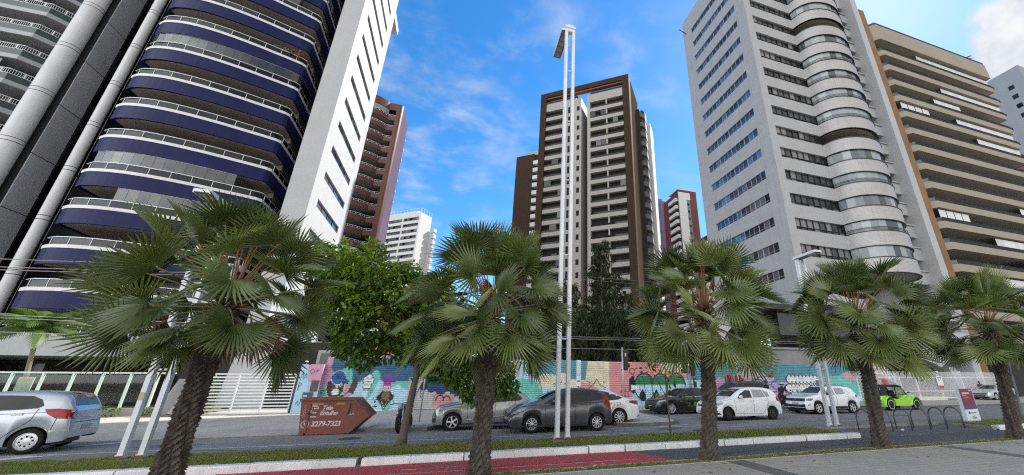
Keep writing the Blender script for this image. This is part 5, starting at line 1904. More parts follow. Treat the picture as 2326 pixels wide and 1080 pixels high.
def frond(seed, Lf):
    rs = random.Random(seed)
    mb = MB()
    n = 26
    ps = [Vector((Lf * (t - 0.10 * t * t), 0, 0.55 * Lf * t - 1.0 * Lf * t * t)) for t in [i / n for i in range(n + 1)]]
    mb.tube(ps[::3] + [ps[-1]], 0.018, 4, 0)
    for i in range(3, n):
        p = ps[i]
        d = (ps[i] - ps[i - 1]).normalized()
        ll = 0.62 * math.sin(math.pi * (0.12 + 0.85 * i / n)) * rs.uniform(0.85, 1.1)
        for s in (-1, 1):
            o = d * 0.55 * ll + Vector((0, s * ll * 0.8, -0.30 * ll))
            w = d * 0.045
            mb.add([p - w, p + w, p + o * 0.6 + w * 0.9 + Vector((0, 0, 0.03)), p + o * 0.6 - w * 0.9 + Vector((0, 0, 0.03)), p + o + Vector((0, 0, -0.25 * ll))], [(0, 1, 2, 3), (3, 2, 4)], 0)
    return mb.mesh("frond", FRG)


frs = [frond(60 + i, 2.0 + 0.22 * i) for i in range(3)]
for i in range(19):
    o = link("frond", frs[i % 3], fpalm)
    o.location = (0.1, 0, 4.25)
    o.rotation_euler = (rnd.uniform(-0.3, 0.3), -R(58 - 62 * (i / 19) + rnd.uniform(-8, 8)), i * 2.4)

# ------------------------------------------------------------------ broad-leaved tree on the median
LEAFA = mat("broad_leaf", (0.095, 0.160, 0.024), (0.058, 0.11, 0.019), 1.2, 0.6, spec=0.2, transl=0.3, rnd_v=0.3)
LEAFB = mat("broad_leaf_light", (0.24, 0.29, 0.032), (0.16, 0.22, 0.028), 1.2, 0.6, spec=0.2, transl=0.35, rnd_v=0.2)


def leaf_quad(mb, p, d, nrm, L_, w, mi):
    s = d.cross(nrm).normalized() * w
    q = p + d * L_
    m_ = p + d * L_ * 0.45 - nrm * 0.0
    sag = -nrm * L_ * 0.10
    mb.add([p, m_ - s, m_ + s, q + sag, p + d * L_ * 0.8 - s * 0.6 + sag * 0.6, p + d * L_ * 0.8 + s * 0.6 + sag * 0.6], [(0, 2, 1), (1, 2, 5, 4), (4, 5, 3)], mi)


def rand_dir(rs):
    while True:
        v = Vector((rs.uniform(-1, 1), rs.uniform(-1, 1), rs.uniform(-1, 1)))
        if 0.05 < v.length < 1:
            return v.normalized()


tree = thing("broadleaf_tree", "broad-leaved street tree with hanging leaf clusters and a slim leaning trunk between two fan palms", "tree", (-1.0, 13.1, 0))
TB = mat("smooth_bark", (0.125, 0.10, 0.075), (0.085, 0.065, 0.05), 4, 0.9, bump=0.5, bscale=25, dirt=0.2)
tk = MB()
tk.tube([(-0.10, 0.1, 0.0), (-0.06, 0.05, 0.35), (0.0, 0, 1.2), (0.06, 0, 1.9), (0.0, 0, 2.6)], [0.17, 0.112, 0.096, 0.09, 0.085], 12)
tk.tube([(0.05, 0, 1.05), (-0.12, -0.08, 1.12)], [0.05, 0.02], 6).tube([(0.03, 0, 1.75), (-0.08, -0.1, 1.85)], [0.04, 0.02], 6)
tk.build("trunk", TB, tree)
lobes = [((-1.9, 0.2, 4.75), 1.05), ((-2.6, 0.0, 5.1), 0.8), ((-1.1, 0.5, 4.35), 1.15), ((-2.1, -0.2, 3.8), 0.85), ((-1.4, 0.0, 3.3), 0.85), ((-0.2, 0.5, 4.1), 1.05), ((0.5, 0.4, 3.9), 0.9), ((-1.9, 0.3, 2.9), 0.55),
         ((1.2, 0.2, 3.3), 1.0), ((0.3, 0.2, 3.0), 0.9), ((1.9, 0.1, 2.6), 0.8), ((0.9, 0, 2.3), 0.75), ((2.4, 0, 1.95), 0.6), ((1.55, -0.1, 1.75), 0.5), ((-1.45, 0.1, 2.45), 0.42), ((-0.5, 0.2, 2.9), 0.7), ((-3.3, 0.1, 5.35), 0.45), ((-2.9, 0.2, 4.2), 0.4), ((-0.7, 0.1, 5.15), 0.4), ((-1.75, 0.2, 5.75), 0.35), ((0.5, 0.3, 4.75), 0.3), ((2.7, -0.2, 1.55), 0.35), ((1.9, -0.2, 1.45), 0.35)]
lm = MB()
for c, r in lobes:
    c = Vector(c)
    j = Vector((0.0, 0, 2.3))
    mid = j.lerp(c, 0.55) + Vector((0, 0, 0.25))
    lm.tube([j, mid, c], [0.07, 0.04, 0.015], 6)
lm.build("limbs", TB, tree)
rs = random.Random(77)
crown = MB()
sing = []
for c, r in lobes:
    c = Vector(c)
    nclus = int(390 * r * r)
    for q in range(nclus):
        dd = rand_dir(rs)
        rad = r * (0.45 + 0.6 * rs.random() ** 0.6)
        p = c + Vector((dd.x, dd.y, dd.z * 0.85)) * rad
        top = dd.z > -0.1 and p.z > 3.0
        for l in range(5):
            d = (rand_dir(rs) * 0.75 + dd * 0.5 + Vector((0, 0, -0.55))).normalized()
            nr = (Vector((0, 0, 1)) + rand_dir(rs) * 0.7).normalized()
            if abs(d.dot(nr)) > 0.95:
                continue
            mi = 1 if (top and rs.random() < 0.6) else 0  # upper leaves get the paler green, sunlight painted into the crown top
            L_ = rs.uniform(0.11, 0.19)
            if len(sing) < 260 and p.y < -0.55 and rs.random() < 0.25:
                sing.append((p + rand_dir(rs) * 0.08, d, nr, L_ * 1.1, mi))
            else:
                leaf_quad(crown, p + rand_dir(rs) * 0.09, d, nr, L_, L_ * 0.27, mi)
crown.build("crown", [LEAFA, LEAFB], tree, kind="stuff")
lmesh = []
for mi in (0, 1):
    m1 = MB()
    leaf_quad(m1, Vector((0, 0, 0)), Vector((1, 0, 0)), Vector((0, 0, 1)), 0.16, 0.05, 0)
    lmesh.append(m1.mesh("leaf", (LEAFA, LEAFB)[mi]))
for p, d, nr, L_, mi in sing:
    o = link("leaf", lmesh[mi], tree)
    o.location = p
    y = nr.cross(d).normalized()
    z = d.cross(y)
    o.rotation_euler = Matrix((d, y, z)).transposed().to_euler()
    s = L_ / 0.16
    o.scale = (s, s, s)

# ------------------------------------------------------------------ young street tree tied to a stake
yt = thing("young_tree", "thin young street tree with few leaves before the black sedan", "tree", (7.4, 13.05, 0))
MB().tube([(0, 0, 0), (-0.02, 0, 0.8), (-0.05, 0, 1.6), (-0.03, 0, 2.3), (-0.1, 0, 2.9)], [0.035, 0.028, 0.022, 0.018, 0.01], 7).tube([(-0.04, 0, 1.5), (0.25, 0.1, 2.1), (0.5, 0.1, 2.4)], [0.014, 0.01, 0.006], 5).tube([(-0.04, 0, 1.2), (-0.45, 0, 1.9), (-0.8, 0, 2.4)], [0.014, 0.010, 0.006], 5) \
    .tube([(-0.03, 0, 0.95), (0.45, 0.05, 1.15), (0.85, 0, 1.15)], [0.010, 0.007, 0.004], 5).build("trunk", TB, yt)
cr = MB()
rs = random.Random(31)
for c, r, n in (((0.5, 0.1, 2.45), 0.3, 22), ((-0.8, 0, 2.45), 0.4, 34), ((-0.1, 0, 3.0), 0.4, 24), ((0.85, 0, 1.15), 0.22, 22), ((0.15, 0, 1.9), 0.25, 14), ((-0.45, 0, 2.2), 0.3, 16)):
    for i in range(n):
        d = (rand_dir(rs) + Vector((0, 0, -0.6))).normalized()
        leaf_quad(cr, Vector(c) + rand_dir(rs) * r, d, (Vector((0, 0.3, 1)) + rand_dir(rs) * 0.5).normalized(), 0.16, 0.05, 0 if rs.random() < 0.6 else 1)
cr.build("crown", [LEAFA, LEAFB], yt)

# ------------------------------------------------------------------ dark feathery trees behind the hoarding
NEED = mat("dark_needles", (0.020, 0.030, 0.012), (0.012, 0.019, 0.008), 2, 0.7, spec=0.15, transl=0.1)
NEED2 = mat("olive_needles", (0.038, 0.050, 0.018), (0.024, 0.034, 0.012), 2, 0.7, spec=0.15, transl=0.1)


def casuarina(loc, h, r, label, seed, low=0.1):
    rs = random.Random(seed)
    t = thing("weeping_tree", label, "tree", loc, 0, "dark trees behind the mural hoarding")
    MB().tube([(0, 0, 0), (0.1, 0, h * 0.4), (0, 0, h * 0.8), (0, 0, h * 0.97)], [0.28, 0.2, 0.1, 0.03], 8).build("trunk", TB, t)
    lm = MB()
    cr = MB()
    nb_ = int(26 + h * 2.2)
    for i in range(nb_):
        u = low + (1 - low) * (i + rs.random()) / nb_
        a = i * 2.4 + rs.uniform(-0.4, 0.4)
        rr = r * (1.05 - u) ** 0.62 * rs.uniform(0.65, 1.1) + 0.25
        z0 = h * u * 0.97
        e = Vector((math.cos(a) * rr, math.sin(a) * rr, z0 + rr * 0.35))
        lm.tube([(0, 0, z0), tuple(Vector((0, 0, z0)).lerp(e, 0.6) + Vector((0, 0, 0.15))), e], [0.05, 0.03, 0.012], 4)
        for q in range(int(46 * rr + 30)):
            k = rs.uniform(0.25, 1.05)
            p = Vector((0, 0, z0)).lerp(e, k) + rand_dir(rs) * 0.35
            d = (Vector((math.cos(a) * 0.4, math.sin(a) * 0.4, -1)) + rand_dir(rs) * 0.65).normalized()
            L_ = rs.uniform(0.3, 0.7)
            s = d.cross(rand_dir(rs)).normalized() * 0.035
            cr.add([p - s, p + s, p + d * L_ * 0.6 + s * 1.4, p + d * L_ * 0.6 - s * 1.4, p + d * L_], [(0, 1, 2, 3), (3, 2, 4)], 1 if rs.random() < 0.3 else 0)
    lm.build("limbs", TB, t)
    cr.build("crown", [NEED, NEED2], t, kind="stuff")
    return t


casuarina((15.9, 42.0, 0), 18.4, 2.7, "tallest dark feathery tree behind the hoarding, its thin top against the frame tower", 1, 0.12)
casuarina((18.4, 44.0, 0), 15.0, 4.6, "broad dark feathery tree behind the hoarding under the frame tower's right bay", 2, 0.05)
casuarina((12.6, 45.0, 0), 13.5, 4.2, "dark feathery tree behind the hoarding directly right of the lamp mast", 3, 0.05)
casuarina((8.0, 47.0, 0), 12.0, 3.6, "dark feathery tree behind the hoarding partly hidden by the lamp mast's left side", 4, 0.05)
casuarina((21.6, 41.0, 0), 10.5, 3.6, "dark feathery tree behind the hoarding beside the third fan palm", 5, 0.05)
casuarina((15.0, 35.0, 0), 8.5, 3.6, "low dark bush-like tree just above the coral part of the mural", 6, 0.02)
casuarina((10.6, 36.0, 0), 8.6, 3.8, "low dark bush-like tree just above the cream part of the mural", 7, 0.02)
casuarina((19.0, 35.5, 0), 8.8, 3.8, "low dark bush-like tree just above the big outlined letters", 8, 0.02)

# ------------------------------------------------------------------ garden shrubs
SHR = mat("shrub_leaf", (0.075, 0.115, 0.028), (0.045, 0.080, 0.02), 2, 0.5, transl=0.25)
SHR2 = mat("variegated_leaf", (0.20, 0.22, 0.09), (0.12, 0.15, 0.05), 2, 0.5, transl=0.25)
FLO = mat("pale_pink_flower", (0.55, 0.42, 0.38), None, 3, 0.6)


def shrub(loc, rx, ry, h, label, seed, m=None, flowers=0, group="garden shrubs by the glass fence"):
    rs = random.Random(seed)
    t = thing("shrub", label, "shrub", loc, 0, group)
    cr = MB()
    for i in range(int(520 * rx * h) + 160):
        d = rand_dir(rs)
        k = rs.random() ** 0.35
        p = Vector((d.x * rx * k, d.y * ry * k, max(0.02, h * 0.5 + d.z * h * 0.5 * k)))
        dd = (d + rand_dir(rs) * 0.7).normalized()
        leaf_quad(cr, p, dd, (Vector((0, 0, 1)) + rand_dir(rs) * 0.8).normalized(), rs.uniform(0.09, 0.17), 0.03, 0)
    cr.build("foliage", m or SHR, t, kind="stuff")
    st = MB()
    for i in range(5):
        d = rand_dir(rs)
        st.tube([(0, 0, -0.05), (d.x * rx * 0.5, d.y * ry * 0.5, h * 0.6)], [0.02, 0.008], 5)
    st.build("stem", TB, t)
    if flowers:
        f_ = MB()
        for i in range(flowers):
            a = rs.uniform(0, 6.28)
            f_.lathe([(0.0, -0.02), (0.10, 0.02), (0.05, 0.06), (0, 0.05)], 7, (math.cos(a) * rx * 0.8, -abs(math.sin(a)) * ry * 0.9, h * rs.uniform(0.6, 1.0)), 'z', 0, False)
        f_.build("flower", FLO, t)


for i, a in enumerate((((-16.2, 27.35, 0.1), 0.75, 0.35, 0.55, "round green shrub at the foot of the glass fence behind the silver hatchback"), ((-14.55, 27.5, 0.1), 0.3, 0.3, 0.42, "smallest shrub, left of the leaning boards at the fence foot"),
                       ((-13.2, 27.45, 0.1), 0.8, 0.35, 0.55, "green shrub right of the leaning boards at the fence foot"), ((-12.9, 29.2, 0.1), 0.5, 0.5, 2.0, "upright green shrub inside the glass fence beside the gate"))):
    shrub(a[0], a[1], a[2], a[3], a[4], 80 + i)
shrub((-20.5, 28.9, 0.3), 1.3, 0.5, 0.95, "flowering shrub with pale pink blooms inside the fence at the far left", 90, SHR, 7)
shrub((-18.4, 29.0, 0.3), 1.2, 0.5, 0.75, "flowering shrub with pale pink blooms inside the fence right of the feather palm", 91, SHR, 5)
shrub((-15.2, 30.5, 0.3), 0.5, 0.4, 1.2, "pale yellow-green ornamental shrub inside the glass fence", 92, SHR2)
structure("garden_lawn", MB().box(-34, 28.2, 0.1, -12.9, 33.4, 0.16).box(-16.5, 30.2, 0.1, -12.9, 33.5, 0.28), SOIL)
bd = thing("leaning_boards", "weathered grey boards leaning against the glass fence behind the left lamp post", "boards", (-13.95, 26.9, 0.1))
for i, (x0, x1, w) in enumerate(((0.0, 0.55, 0.30), (0.35, 0.75, 0.22), (0.75, 1.0, 0.35))):
    MB().obox(((x0 + x1) / 2, 0.45, 0.95), (w, 0.04, 1.9), (-0.45, 0.10 + 0.05 * i, 0.1 * i)).build("board", mat("grey_wood", (0.24, 0.235, 0.225), (0.15, 0.15, 0.145), 4, 0.9, stretch=(6, 6, 0.6)), bd)
MB().box(-0.3, -0.2, 0, 1.0, 0.1, 0.08).build("base_board", mat("grey_wood2", (0.10, 0.10, 0.10), None, 4, 0.9), bd)
lp_ = thing("lit_panel", "small yellow and white panel glimpsed behind the fence at the left edge", "sign", (-20.9, 29.5, 0))
MB().box(-0.35, 0, 1.3, 0.25, 0.05, 2.0, 0).box(-0.30, -0.01, 1.75, 0.2, 0.0, 1.92, 1).tube([(0, 0.08, 0.1), (0, 0.08, 1.6)], 0.03, 6, 0).build("panel", [PAINT, mat("panel_yellow", (0.6, 0.42, 0.05), None, 2, 0.5)], lp_)
# ------------------------------------------------------------------ lamps
LW = mat("lamp_white", (0.62, 0.64, 0.66), (0.53, 0.55, 0.57), 1.5, 0.4, dirt=0.3, dirt_c=(0.35, 0.35, 0.34))
LEDM = mat("lamp_lens", (0.30, 0.29, 0.27), (0.22, 0.21, 0.20), 6, 0.25)
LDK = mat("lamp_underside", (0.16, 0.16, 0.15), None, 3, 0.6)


def hoop_of_posts(t, gap, h, r, ties, z0=0.0):
    """pair of flat posts joined by short cross ties"""
    for s in (-1, 1):
        MB().prism([(s * gap / 2 - r, -r * 1.4), (s * gap / 2 + r, -r * 1.4), (s * gap / 2 + r * 1.0, r * 1.4), (s * gap / 2 - r * 1.0, r * 1.4)], z0, h).prism(
            [(s * gap / 2 - r * 1.35, -r * 1.8), (s * gap / 2 + r * 1.35, -r * 1.8), (s * gap / 2 + r * 1.35, r * 1.8), (s * gap / 2 - r * 1.35, r * 1.8)], z0 + 0.02, z0 + 0.12).build("post", LW, t)
    for z in ties:
        MB().tube([(-gap / 2, 0, z), (0, 0, z - 0.03), (gap / 2, 0, z)], 0.03, 6).box(-gap / 2 - 0.07, -0.075, z - 0.02, -gap / 2 + 0.07, 0.075, z + 0.02).box(gap / 2 - 0.07, -0.075, z - 0.02, gap / 2 + 0.07, 0.075, z + 0.02).build("cross_tie", LW, t)
    MB().box(-gap / 2 - 0.14, -0.14, z0 - 0.02, gap / 2 + 0.14, 0.14, z0 + 0.02).build("base_plate", PAVE, t)


RUST = mat("rust_stain", (0.16, 0.07, 0.03), (0.10, 0.05, 0.03), 12, 0.9)


def fittings(t, gap, cable_to):
    b = MB()
    for s in (-1, 1):
        for dx in (-0.1, 0.1):
            for dy in (-0.11, 0.11):
                b.tube([(s * gap / 2 + dx, dy, 0.02), (s * gap / 2 + dx, dy, 0.06)], 0.014, 6)
    b.build("anchor_bolts", RUST, t, kind="stuff")
    r = MB()
    for s in (-1, 1):
        r.box(s * gap / 2 - 0.082, -0.108, 0.021, s * gap / 2 + 0.082, -0.1045, 0.10)
    r.build("rust_patch", RUST, t, kind="stuff")
    MB().tube([(gap / 2 - 0.02, 0.07, 0.3), (gap / 2 - 0.04, 0.085, cable_to * 0.5), (gap / 2 - 0.02, 0.075, cable_to)], 0.012, 5).build("cable", BLACKF, t)
    MB().box(-gap / 2 - 0.045, -0.079, 1.25, -gap / 2 + 0.04, -0.0745, 1.42).build("sticker", mat("faded_sticker", (0.45, 0.40, 0.12), (0.3, 0.3, 0.3), 20, 0.7), t)


# tall mast in the middle
mast = thing("lamp_mast", "tall white twin-post lamp mast with one long angled lamp panel, on the grass median", "street lamp", (3.42, 12.55, 0.09))
hoop_of_posts(mast, 0.32, 16.55, 0.058, [3.0, 5.9, 8.9, 11.6, 14.2])
fittings(mast, 0.32, 16.2)
MB().box(-0.24, -0.12, 16.56, 0.24, 0.16, 16.68).box(-0.13, -0.1, 16.685, 0.13, 0.1, 16.77).build("mast_cap", LW, mast)
MB().box(-0.22, -0.09, 16.38, 0.22, 0.10, 16.55).build("head_beam", LW, mast)


def lamp_head(t, x, y0, y1, z, w, n, drop=0.0):
    """flat lamp head from y0 to y1 with its lenses let into the underside"""
    s = 1 if y1 > y0 else -1
    h = MB()
    lo, hi = min(y0, y1), max(y0, y1)
    h.box(x - w, lo, z, x + w, hi, z + 0.085)
    h.box(x - w, lo, z - 0.03, x - w + 0.025, hi, z - 0.001).box(x + w - 0.025, lo, z - 0.03, x + w, hi, z - 0.001)
    o = h.build("lamp_head", LW, t)
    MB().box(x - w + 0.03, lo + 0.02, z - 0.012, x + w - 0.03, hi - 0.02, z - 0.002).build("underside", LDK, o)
    L_ = (hi - lo) * (0.78 if n > 1 else 0.42)
    for i in range(n):
        a = y1 - s * (0.10 + L_ * i / n)
        b = y1 - s * (0.10 + L_ * (i + 1) / n - 0.06)
        MB().box(x - w * 0.62, min(a, b), z - 0.028, x + w * 0.62, max(a, b), z - 0.013).build("lens", LEDM, o)
    return o


lamp_head(mast, -0.20, -0.05, 1.62, 16.42, 0.19, 4)
for o_ in [c for c in mast.children if c.name.startswith("lamp_head")]:
    o_.location.x = 0.0
lampL = thing("street_lamp", "white twin-post street lamp rising through the leftmost fan palm's crown", "street lamp", (-6.63, 12.62, 0.09), 0, "white twin-post street lamps")
hoop_of_posts(lampL, 0.36, 6.25, 0.05, [1.95, 4.1])
fittings(lampL, 0.36, 6.0)
lamp_head(lampL, 0, 0.10, -1.02, 6.26, 0.19, 1)
lampR = thing("street_lamp", "white twin-post street lamp in front of the white SUV, head against the tiled tower", "street lamp", (14.70, 13.0, 0.06), 0, "white twin-post street lamps")
hoop_of_posts(lampR, 0.38, 6.98, 0.05, [2.2, 4.6])
fittings(lampR, 0.38, 6.7)
lamp_head(lampR, -0.1, 0.10, -1.10, 6.99, 0.20, 1)

# ------------------------------------------------------------------ poles, signs, traffic lights, wires
GALV = mat("galvanised_pole", (0.42, 0.43, 0.44), (0.34, 0.35, 0.36), 3, 0.45, metal=0.4)
DPOLE = mat("dark_grey_pole", (0.15, 0.15, 0.15), (0.10, 0.10, 0.10), 3, 0.6)


def lettering(parent, text, size, loc, rot, material, depth=0.004, bold=0.0, shear=0.0, align='LEFT', name="lettering", space=1.0, line=1.0):
    cu = bpy.data.curves.new(name, 'FONT')
    cu.body = text
    cu.size = size
    cu.extrude = depth
    cu.offset = bold
    cu.shear = shear
    cu.align_x = align
    cu.space_character = space
    cu.space_line = line
    cu.resolution_u = 3
    tmp = bpy.data.objects.new(name, cu)
    COL.objects.link(tmp)
    dg = bpy.context.evaluated_depsgraph_get()
    me = bpy.data.meshes.new_from_object(tmp.evaluated_get(dg))
    bpy.data.objects.remove(tmp)
    me.materials.clear()
    me.materials.append(material)
    o = link(name, me, parent)
    o.location = loc
    o.rotation_euler = rot
    return o


FACE = (R(90), 0, 0)       # lettering that looks towards -Y
ss = thing("street_name_post", "narrow white upright sign with stacked grey letters on a black pole before the cream mural", "sign", (7.5, 24.0, 0.115))
MB().tube([(0, 0, 0), (0, 0, 2.95)], 0.035, 8).build("pole", BLACKF, ss)
MB().box(-0.13, -0.06, 1.42, 0.13, -0.037, 2.92).build("board", WHITE(), ss)
GL = mat("grey_letters", (0.12, 0.12, 0.13), None, 3, 0.6)
for i, ch in enumerate("OSSO"):
    lettering(ss, ch, 0.20, (0, -0.064, 2.60 - i * 0.2), FACE, GL, 0.003, 0.0, align='CENTER', name="letter")
MB().box(-0.09, -0.066, 1.66, 0.09, -0.061, 1.74).build("dark_bar", GL, ss)
tl = thing("traffic_light", "grey pole with a black traffic light box seen side-on, before the coral mural", "traffic light", (10.48, 24.0, 0.115))
MB().tube([(0, 0, 0), (0, 0, 3.75)], 0.055, 10).build("pole", GALV, tl)
hb = MB().box(0.07, -0.15, 2.42, 0.30, 0.15, 3.62)
hb.build("housing", BLACKF, tl)
for i in range(3):
    MB().lathe([(0.135, 0), (0.13, 0.14), (0.12, 0.14), (0.12, 0)], 14, (0.31, 0, 2.65 + 0.38 * i), 'x').lathe([(0, 0.01), (0.11, 0.01)], 14, (0.31, 0, 2.65 + 0.38 * i), 'x', 1).build("lens_hood", [BLACKF, mat(("green", "amber", "red")[i] + "_lens", ((0.01, 0.1, 0.05), (0.2, 0.1, 0.01), (0.2, 0.01, 0.01))[i], None, 3, 0.3)], tl)
MB().box(-0.1, -0.03, 2.36, 0.34, 0.03, 2.42).box(-0.05, -0.03, 3.62, 0.3, 0.03, 3.66).box(0.1, -0.16, 3.2, 0.2, -0.151, 3.4, 1).build("bracket", [BLACKF, GALV], tl)
tl2 = thing("traffic_light", "thick silver traffic pole with small black signal box behind the black sedan", "traffic light", (15.6, 24.4, 0.115))
MB().tube([(0, 0, 0), (0, 0, 5.4)], 0.10, 12).build("pole", GALV, tl2)
MB().box(-0.42, -0.1, 2.2, -0.14, 0.15, 3.4).box(0.14, -0.1, 2.0, 0.42, 0.1, 3.2).build("housing", BLACKF, tl2)
MB().box(0.3, -0.06, 1.3, 0.48, 0.06, 1.9).lathe([(0, -0.03), (0.06, -0.03), (0.06, 0), (0, 0)], 12, (0.39, -0.06, 1.72), 'y', 1).box(0.1, -0.02, 1.5, 0.3, 0.02, 1.54).build("signal_box", [BLACKF, PAINT], tl2)
sp1 = thing("sign_post", "plain thin grey sign post on the pavement right of the slim tree trunk", "sign post", (-1.05, 20.0, 0.115))
MB().tube([(0, 0, 0), (0, 0, 3.1)], 0.032, 8).build("pole", GALV, sp1)
MB().obox((0, -0.045, 2.75), (0.5, 0.015, 0.5)).build("plate", GALV, sp1)
sp2 = thing("sign_post", "flat dark grey post half hidden behind the trunk of the palm by the bicycle hoops", "sign post", (17.45, 13.0, 0.09))
MB().box(-0.06, -0.03, 0, 0.06, 0.03, 4.6).box(0.07, -0.02, 0.2, 0.10, 0.02, 4.6).build("pole", DPOLE, sp2)
yt2 = thing("young_tree", "slim forked young tree at the right edge before the silver sedan", "tree", (25.6, 12.4, 0.09))
MB().tube([(0, 0, 0), (0.12, 0, 0.5), (0.34, 0, 1.3), (0.42, 0, 2.0)], [0.075, 0.065, 0.055, 0.05], 8).tube([(0.40, 0, 1.95), (0.55, 0, 2.5), (0.9, 0, 3.2)], [0.045, 0.035, 0.02], 7).tube([(0.40, 0, 1.95), (0.1, 0, 2.25), (-0.3, 0, 2.6)], [0.04, 0.03, 0.015], 7) \
    .build("trunk", mat("blue_grey_bark", (0.12, 0.125, 0.13), (0.08, 0.085, 0.09), 5, 0.9, bump=0.4), yt2)
cr = MB()
rs = random.Random(12)
for c in ((0.9, 0, 3.3), (-0.3, 0, 2.75), (0.4, 0, 3.4), (0.9, 0.2, 3.9), (0.2, 0, 4.1)):
    for i in range(110):
        leaf_quad(cr, Vector(c) + rand_dir(rs) * 0.5 * rs.random() ** 0.4, (rand_dir(rs) + Vector((0, 0, -0.4))).normalized(), rand_dir(rs), 0.14, 0.045, 0)
cr.build("crown", LEAFA, yt2, kind="stuff")
up = thing("utility_pole", "grey concrete utility pole hidden behind the leftmost fan palm", "utility pole", (-10.4, 22.3, 0.1))
MB().tube([(0, 0, 0), (0, 0, 7.2)], [0.16, 0.10], 10).build("pole", PAVE, up)
MB().box(-0.05, -0.6, 6.75, 0.05, 0.6, 6.85).build("crossarm", GALV, up)


def wire(p0, p1, sag, label, group, r=0.012, m=None):
    pts = []
    for i in range(25):
        t = i / 24
        p = Vector(p0).lerp(Vector(p1), t)
        p.z -= sag * 4 * t * (1 - t)
        pts.append(p)
    o = MB().tube(pts, r, 5).build("overhead_wire", m or mat("wire_grey", (0.30, 0.25, 0.25), None, 3, 0.6))
    tag(o, label, "wire", group)


for i, (dy, z0) in enumerate(((-0.5, 7.0), (0.0, 6.82), (0.5, 6.78))):
    wire((-70, 22.3 + dy, 8.2 - 0.05 * i), (-10.4, 22.3 + dy, 6.62 if i else 6.86), 1.3, ("uppermost of the three wires crossing the round columns at the left", "middle of the three wires crossing the round columns at the left", "lowest of the three wires crossing the round columns at the left")[i], "overhead wires at the left", 0.016)
for i, z in enumerate((4.35, 4.22, 3.62)):
    wire((-20, 24.5, z + 0.2), (40, 24.5, z + 0.75), 0.3, ("uppermost wire of the three just above the mural", "middle wire of the three just above the mural", "lowest wire of the three, skimming the mural's top edge")[i], "overhead wires above the mural", 0.011, GALV)
for i, z in enumerate((10.9, 10.6)):
    wire((-16, 31, z), (40, 31, z), 0.5, ("upper of two faint wires crossing the distant white block", "lower of two faint wires crossing the distant white block")[i], "high wires behind the trees", 0.012, DPOLE)

# ------------------------------------------------------------------ bicycle hoops and information panel
HOOP = mat("hoop_steel", (0.14, 0.14, 0.14), (0.09, 0.09, 0.09), 4, 0.45, metal=0.5)
hp = []
for i in range(13):
    a = math.pi * i / 12
    hp.append((0.0, -0.34 * math.cos(a), 0.42 + 0.34 * math.sin(a)))
hoop_path = [(0, -0.34, 0)] + hp + [(0, 0.34, 0)]
hm = MB().tube(hoop_path, 0.024, 10).mesh("bicycle_hoop", HOOP)
hoops = ("first bicycle hoop, leftmost, left of the palm trunk", "second bicycle hoop, half hidden behind the palm trunk", "third bicycle hoop, just right of the palm trunk", "fourth bicycle hoop from the left, middle of the row", "fifth bicycle hoop, second from the information panel", "last bicycle hoop, nearest the maroon information panel")
for i, x in enumerate((14.95, 15.95, 16.95, 17.95, 18.95, 19.95)):
    o = link("bicycle_hoop", hm)
    o.location = (x, 11.85, 0.018)
    o.rotation_euler = (0, rnd.uniform(-0.02, 0.02), R(-10 + rnd.uniform(-5, 5)))
    tag(o, hoops[i], "bicycle rack", "bicycle hoops in the median bay")
ip = thing("information_panel", "free-standing maroon and white information panel on the grass by the bicycle hoops", "sign", (22.75, 12.75, 0.08), R(3))
PANW = mat("panel_white", (0.66, 0.70, 0.72), (0.60, 0.64, 0.67), 1, 0.45)
MB().prism([(-0.06, 0.0), (0.16, 0.0), (0.10, 0.12), (0.08, 1.38), (-0.06, 1.38)], -0.5, 0.5, 'x').build("body", PANW, ip)
MAR = mat("panel_maroon", (0.20, 0.012, 0.05), (0.17, 0.012, 0.045), 1, 0.45)
IND = mat("panel_indigo", (0.06, 0.04, 0.11), (0.05, 0.035, 0.10), 1, 0.45)
MB().prism([(-0.5, 0.66), (0.47, 0.66), (0.47, 1.38), (-0.5, 1.38)], -0.064, -0.0605, 'y').build("maroon_print", MAR, ip)
MB().prism([(-0.5, 0.50), (0.47, 0.53), (0.47, 0.658), (0.3, 0.72), (0.1, 0.69), (-0.1, 0.74), (-0.3, 0.68), (-0.5, 0.658)], -0.068, -0.0645, 'y').build("indigo_print", IND, ip)
mz = MB()
LILP = mat("panel_lilac", (0.22, 0.14, 0.26), None, 1, 0.45)
for i in range(7):
    x0 = -0.46 + i * 0.13
    mz.box(x0, -0.071, 0.55 + 0.03 * (i % 3), x0 + 0.022, -0.0685, 0.72 - 0.02 * (i % 2))
    mz.box(x0 + 0.024, -0.071, 0.58 + 0.05 * (i % 2), x0 + 0.10, -0.0685, 0.60 + 0.05 * (i % 2))
mz.build("maze_print", LILP, ip, kind="stuff")
MB().box(-0.36, -0.067, 1.16, 0.22, -0.0645, 1.22).box(-0.36, -0.067, 1.09, -0.05, -0.0645, 1.115).box(-0.30, -0.067, 0.99, 0.06, -0.0645, 1.005).box(0.24, -0.067, 1.28, 0.40, -0.0645, 1.33).build("white_print", mat("print_white", (0.6, 0.55, 0.56), None, 1, 0.5), ip, kind="stuff")
MB().box(-0.30, -0.064, 0.33, -0.14, -0.0605, 0.37).prism([(-0.30, 0.37), (-0.24, 0.44), (-0.14, 0.37)], -0.064, -0.0605, 'y').box(-0.10, -0.064, 0.35, 0.28, -0.0605, 0.375).box(-0.12, -0.064, 0.13, 0.22, -0.0605, 0.17).box(-0.06, -0.064, 0.21, 0.12, -0.0605, 0.235).build("navy_print", mat("print_navy", (0.03, 0.04, 0.10), None, 1, 0.5), ip, kind="stuff")
cup = MB().lathe([(0.0, 0.0), (0.03, 0.0), (0.042, 0.09), (0.04, 0.09), (0.03, 0.005)], 12, (0, 0, 0), 'x').build("paper_cup", WHITE())
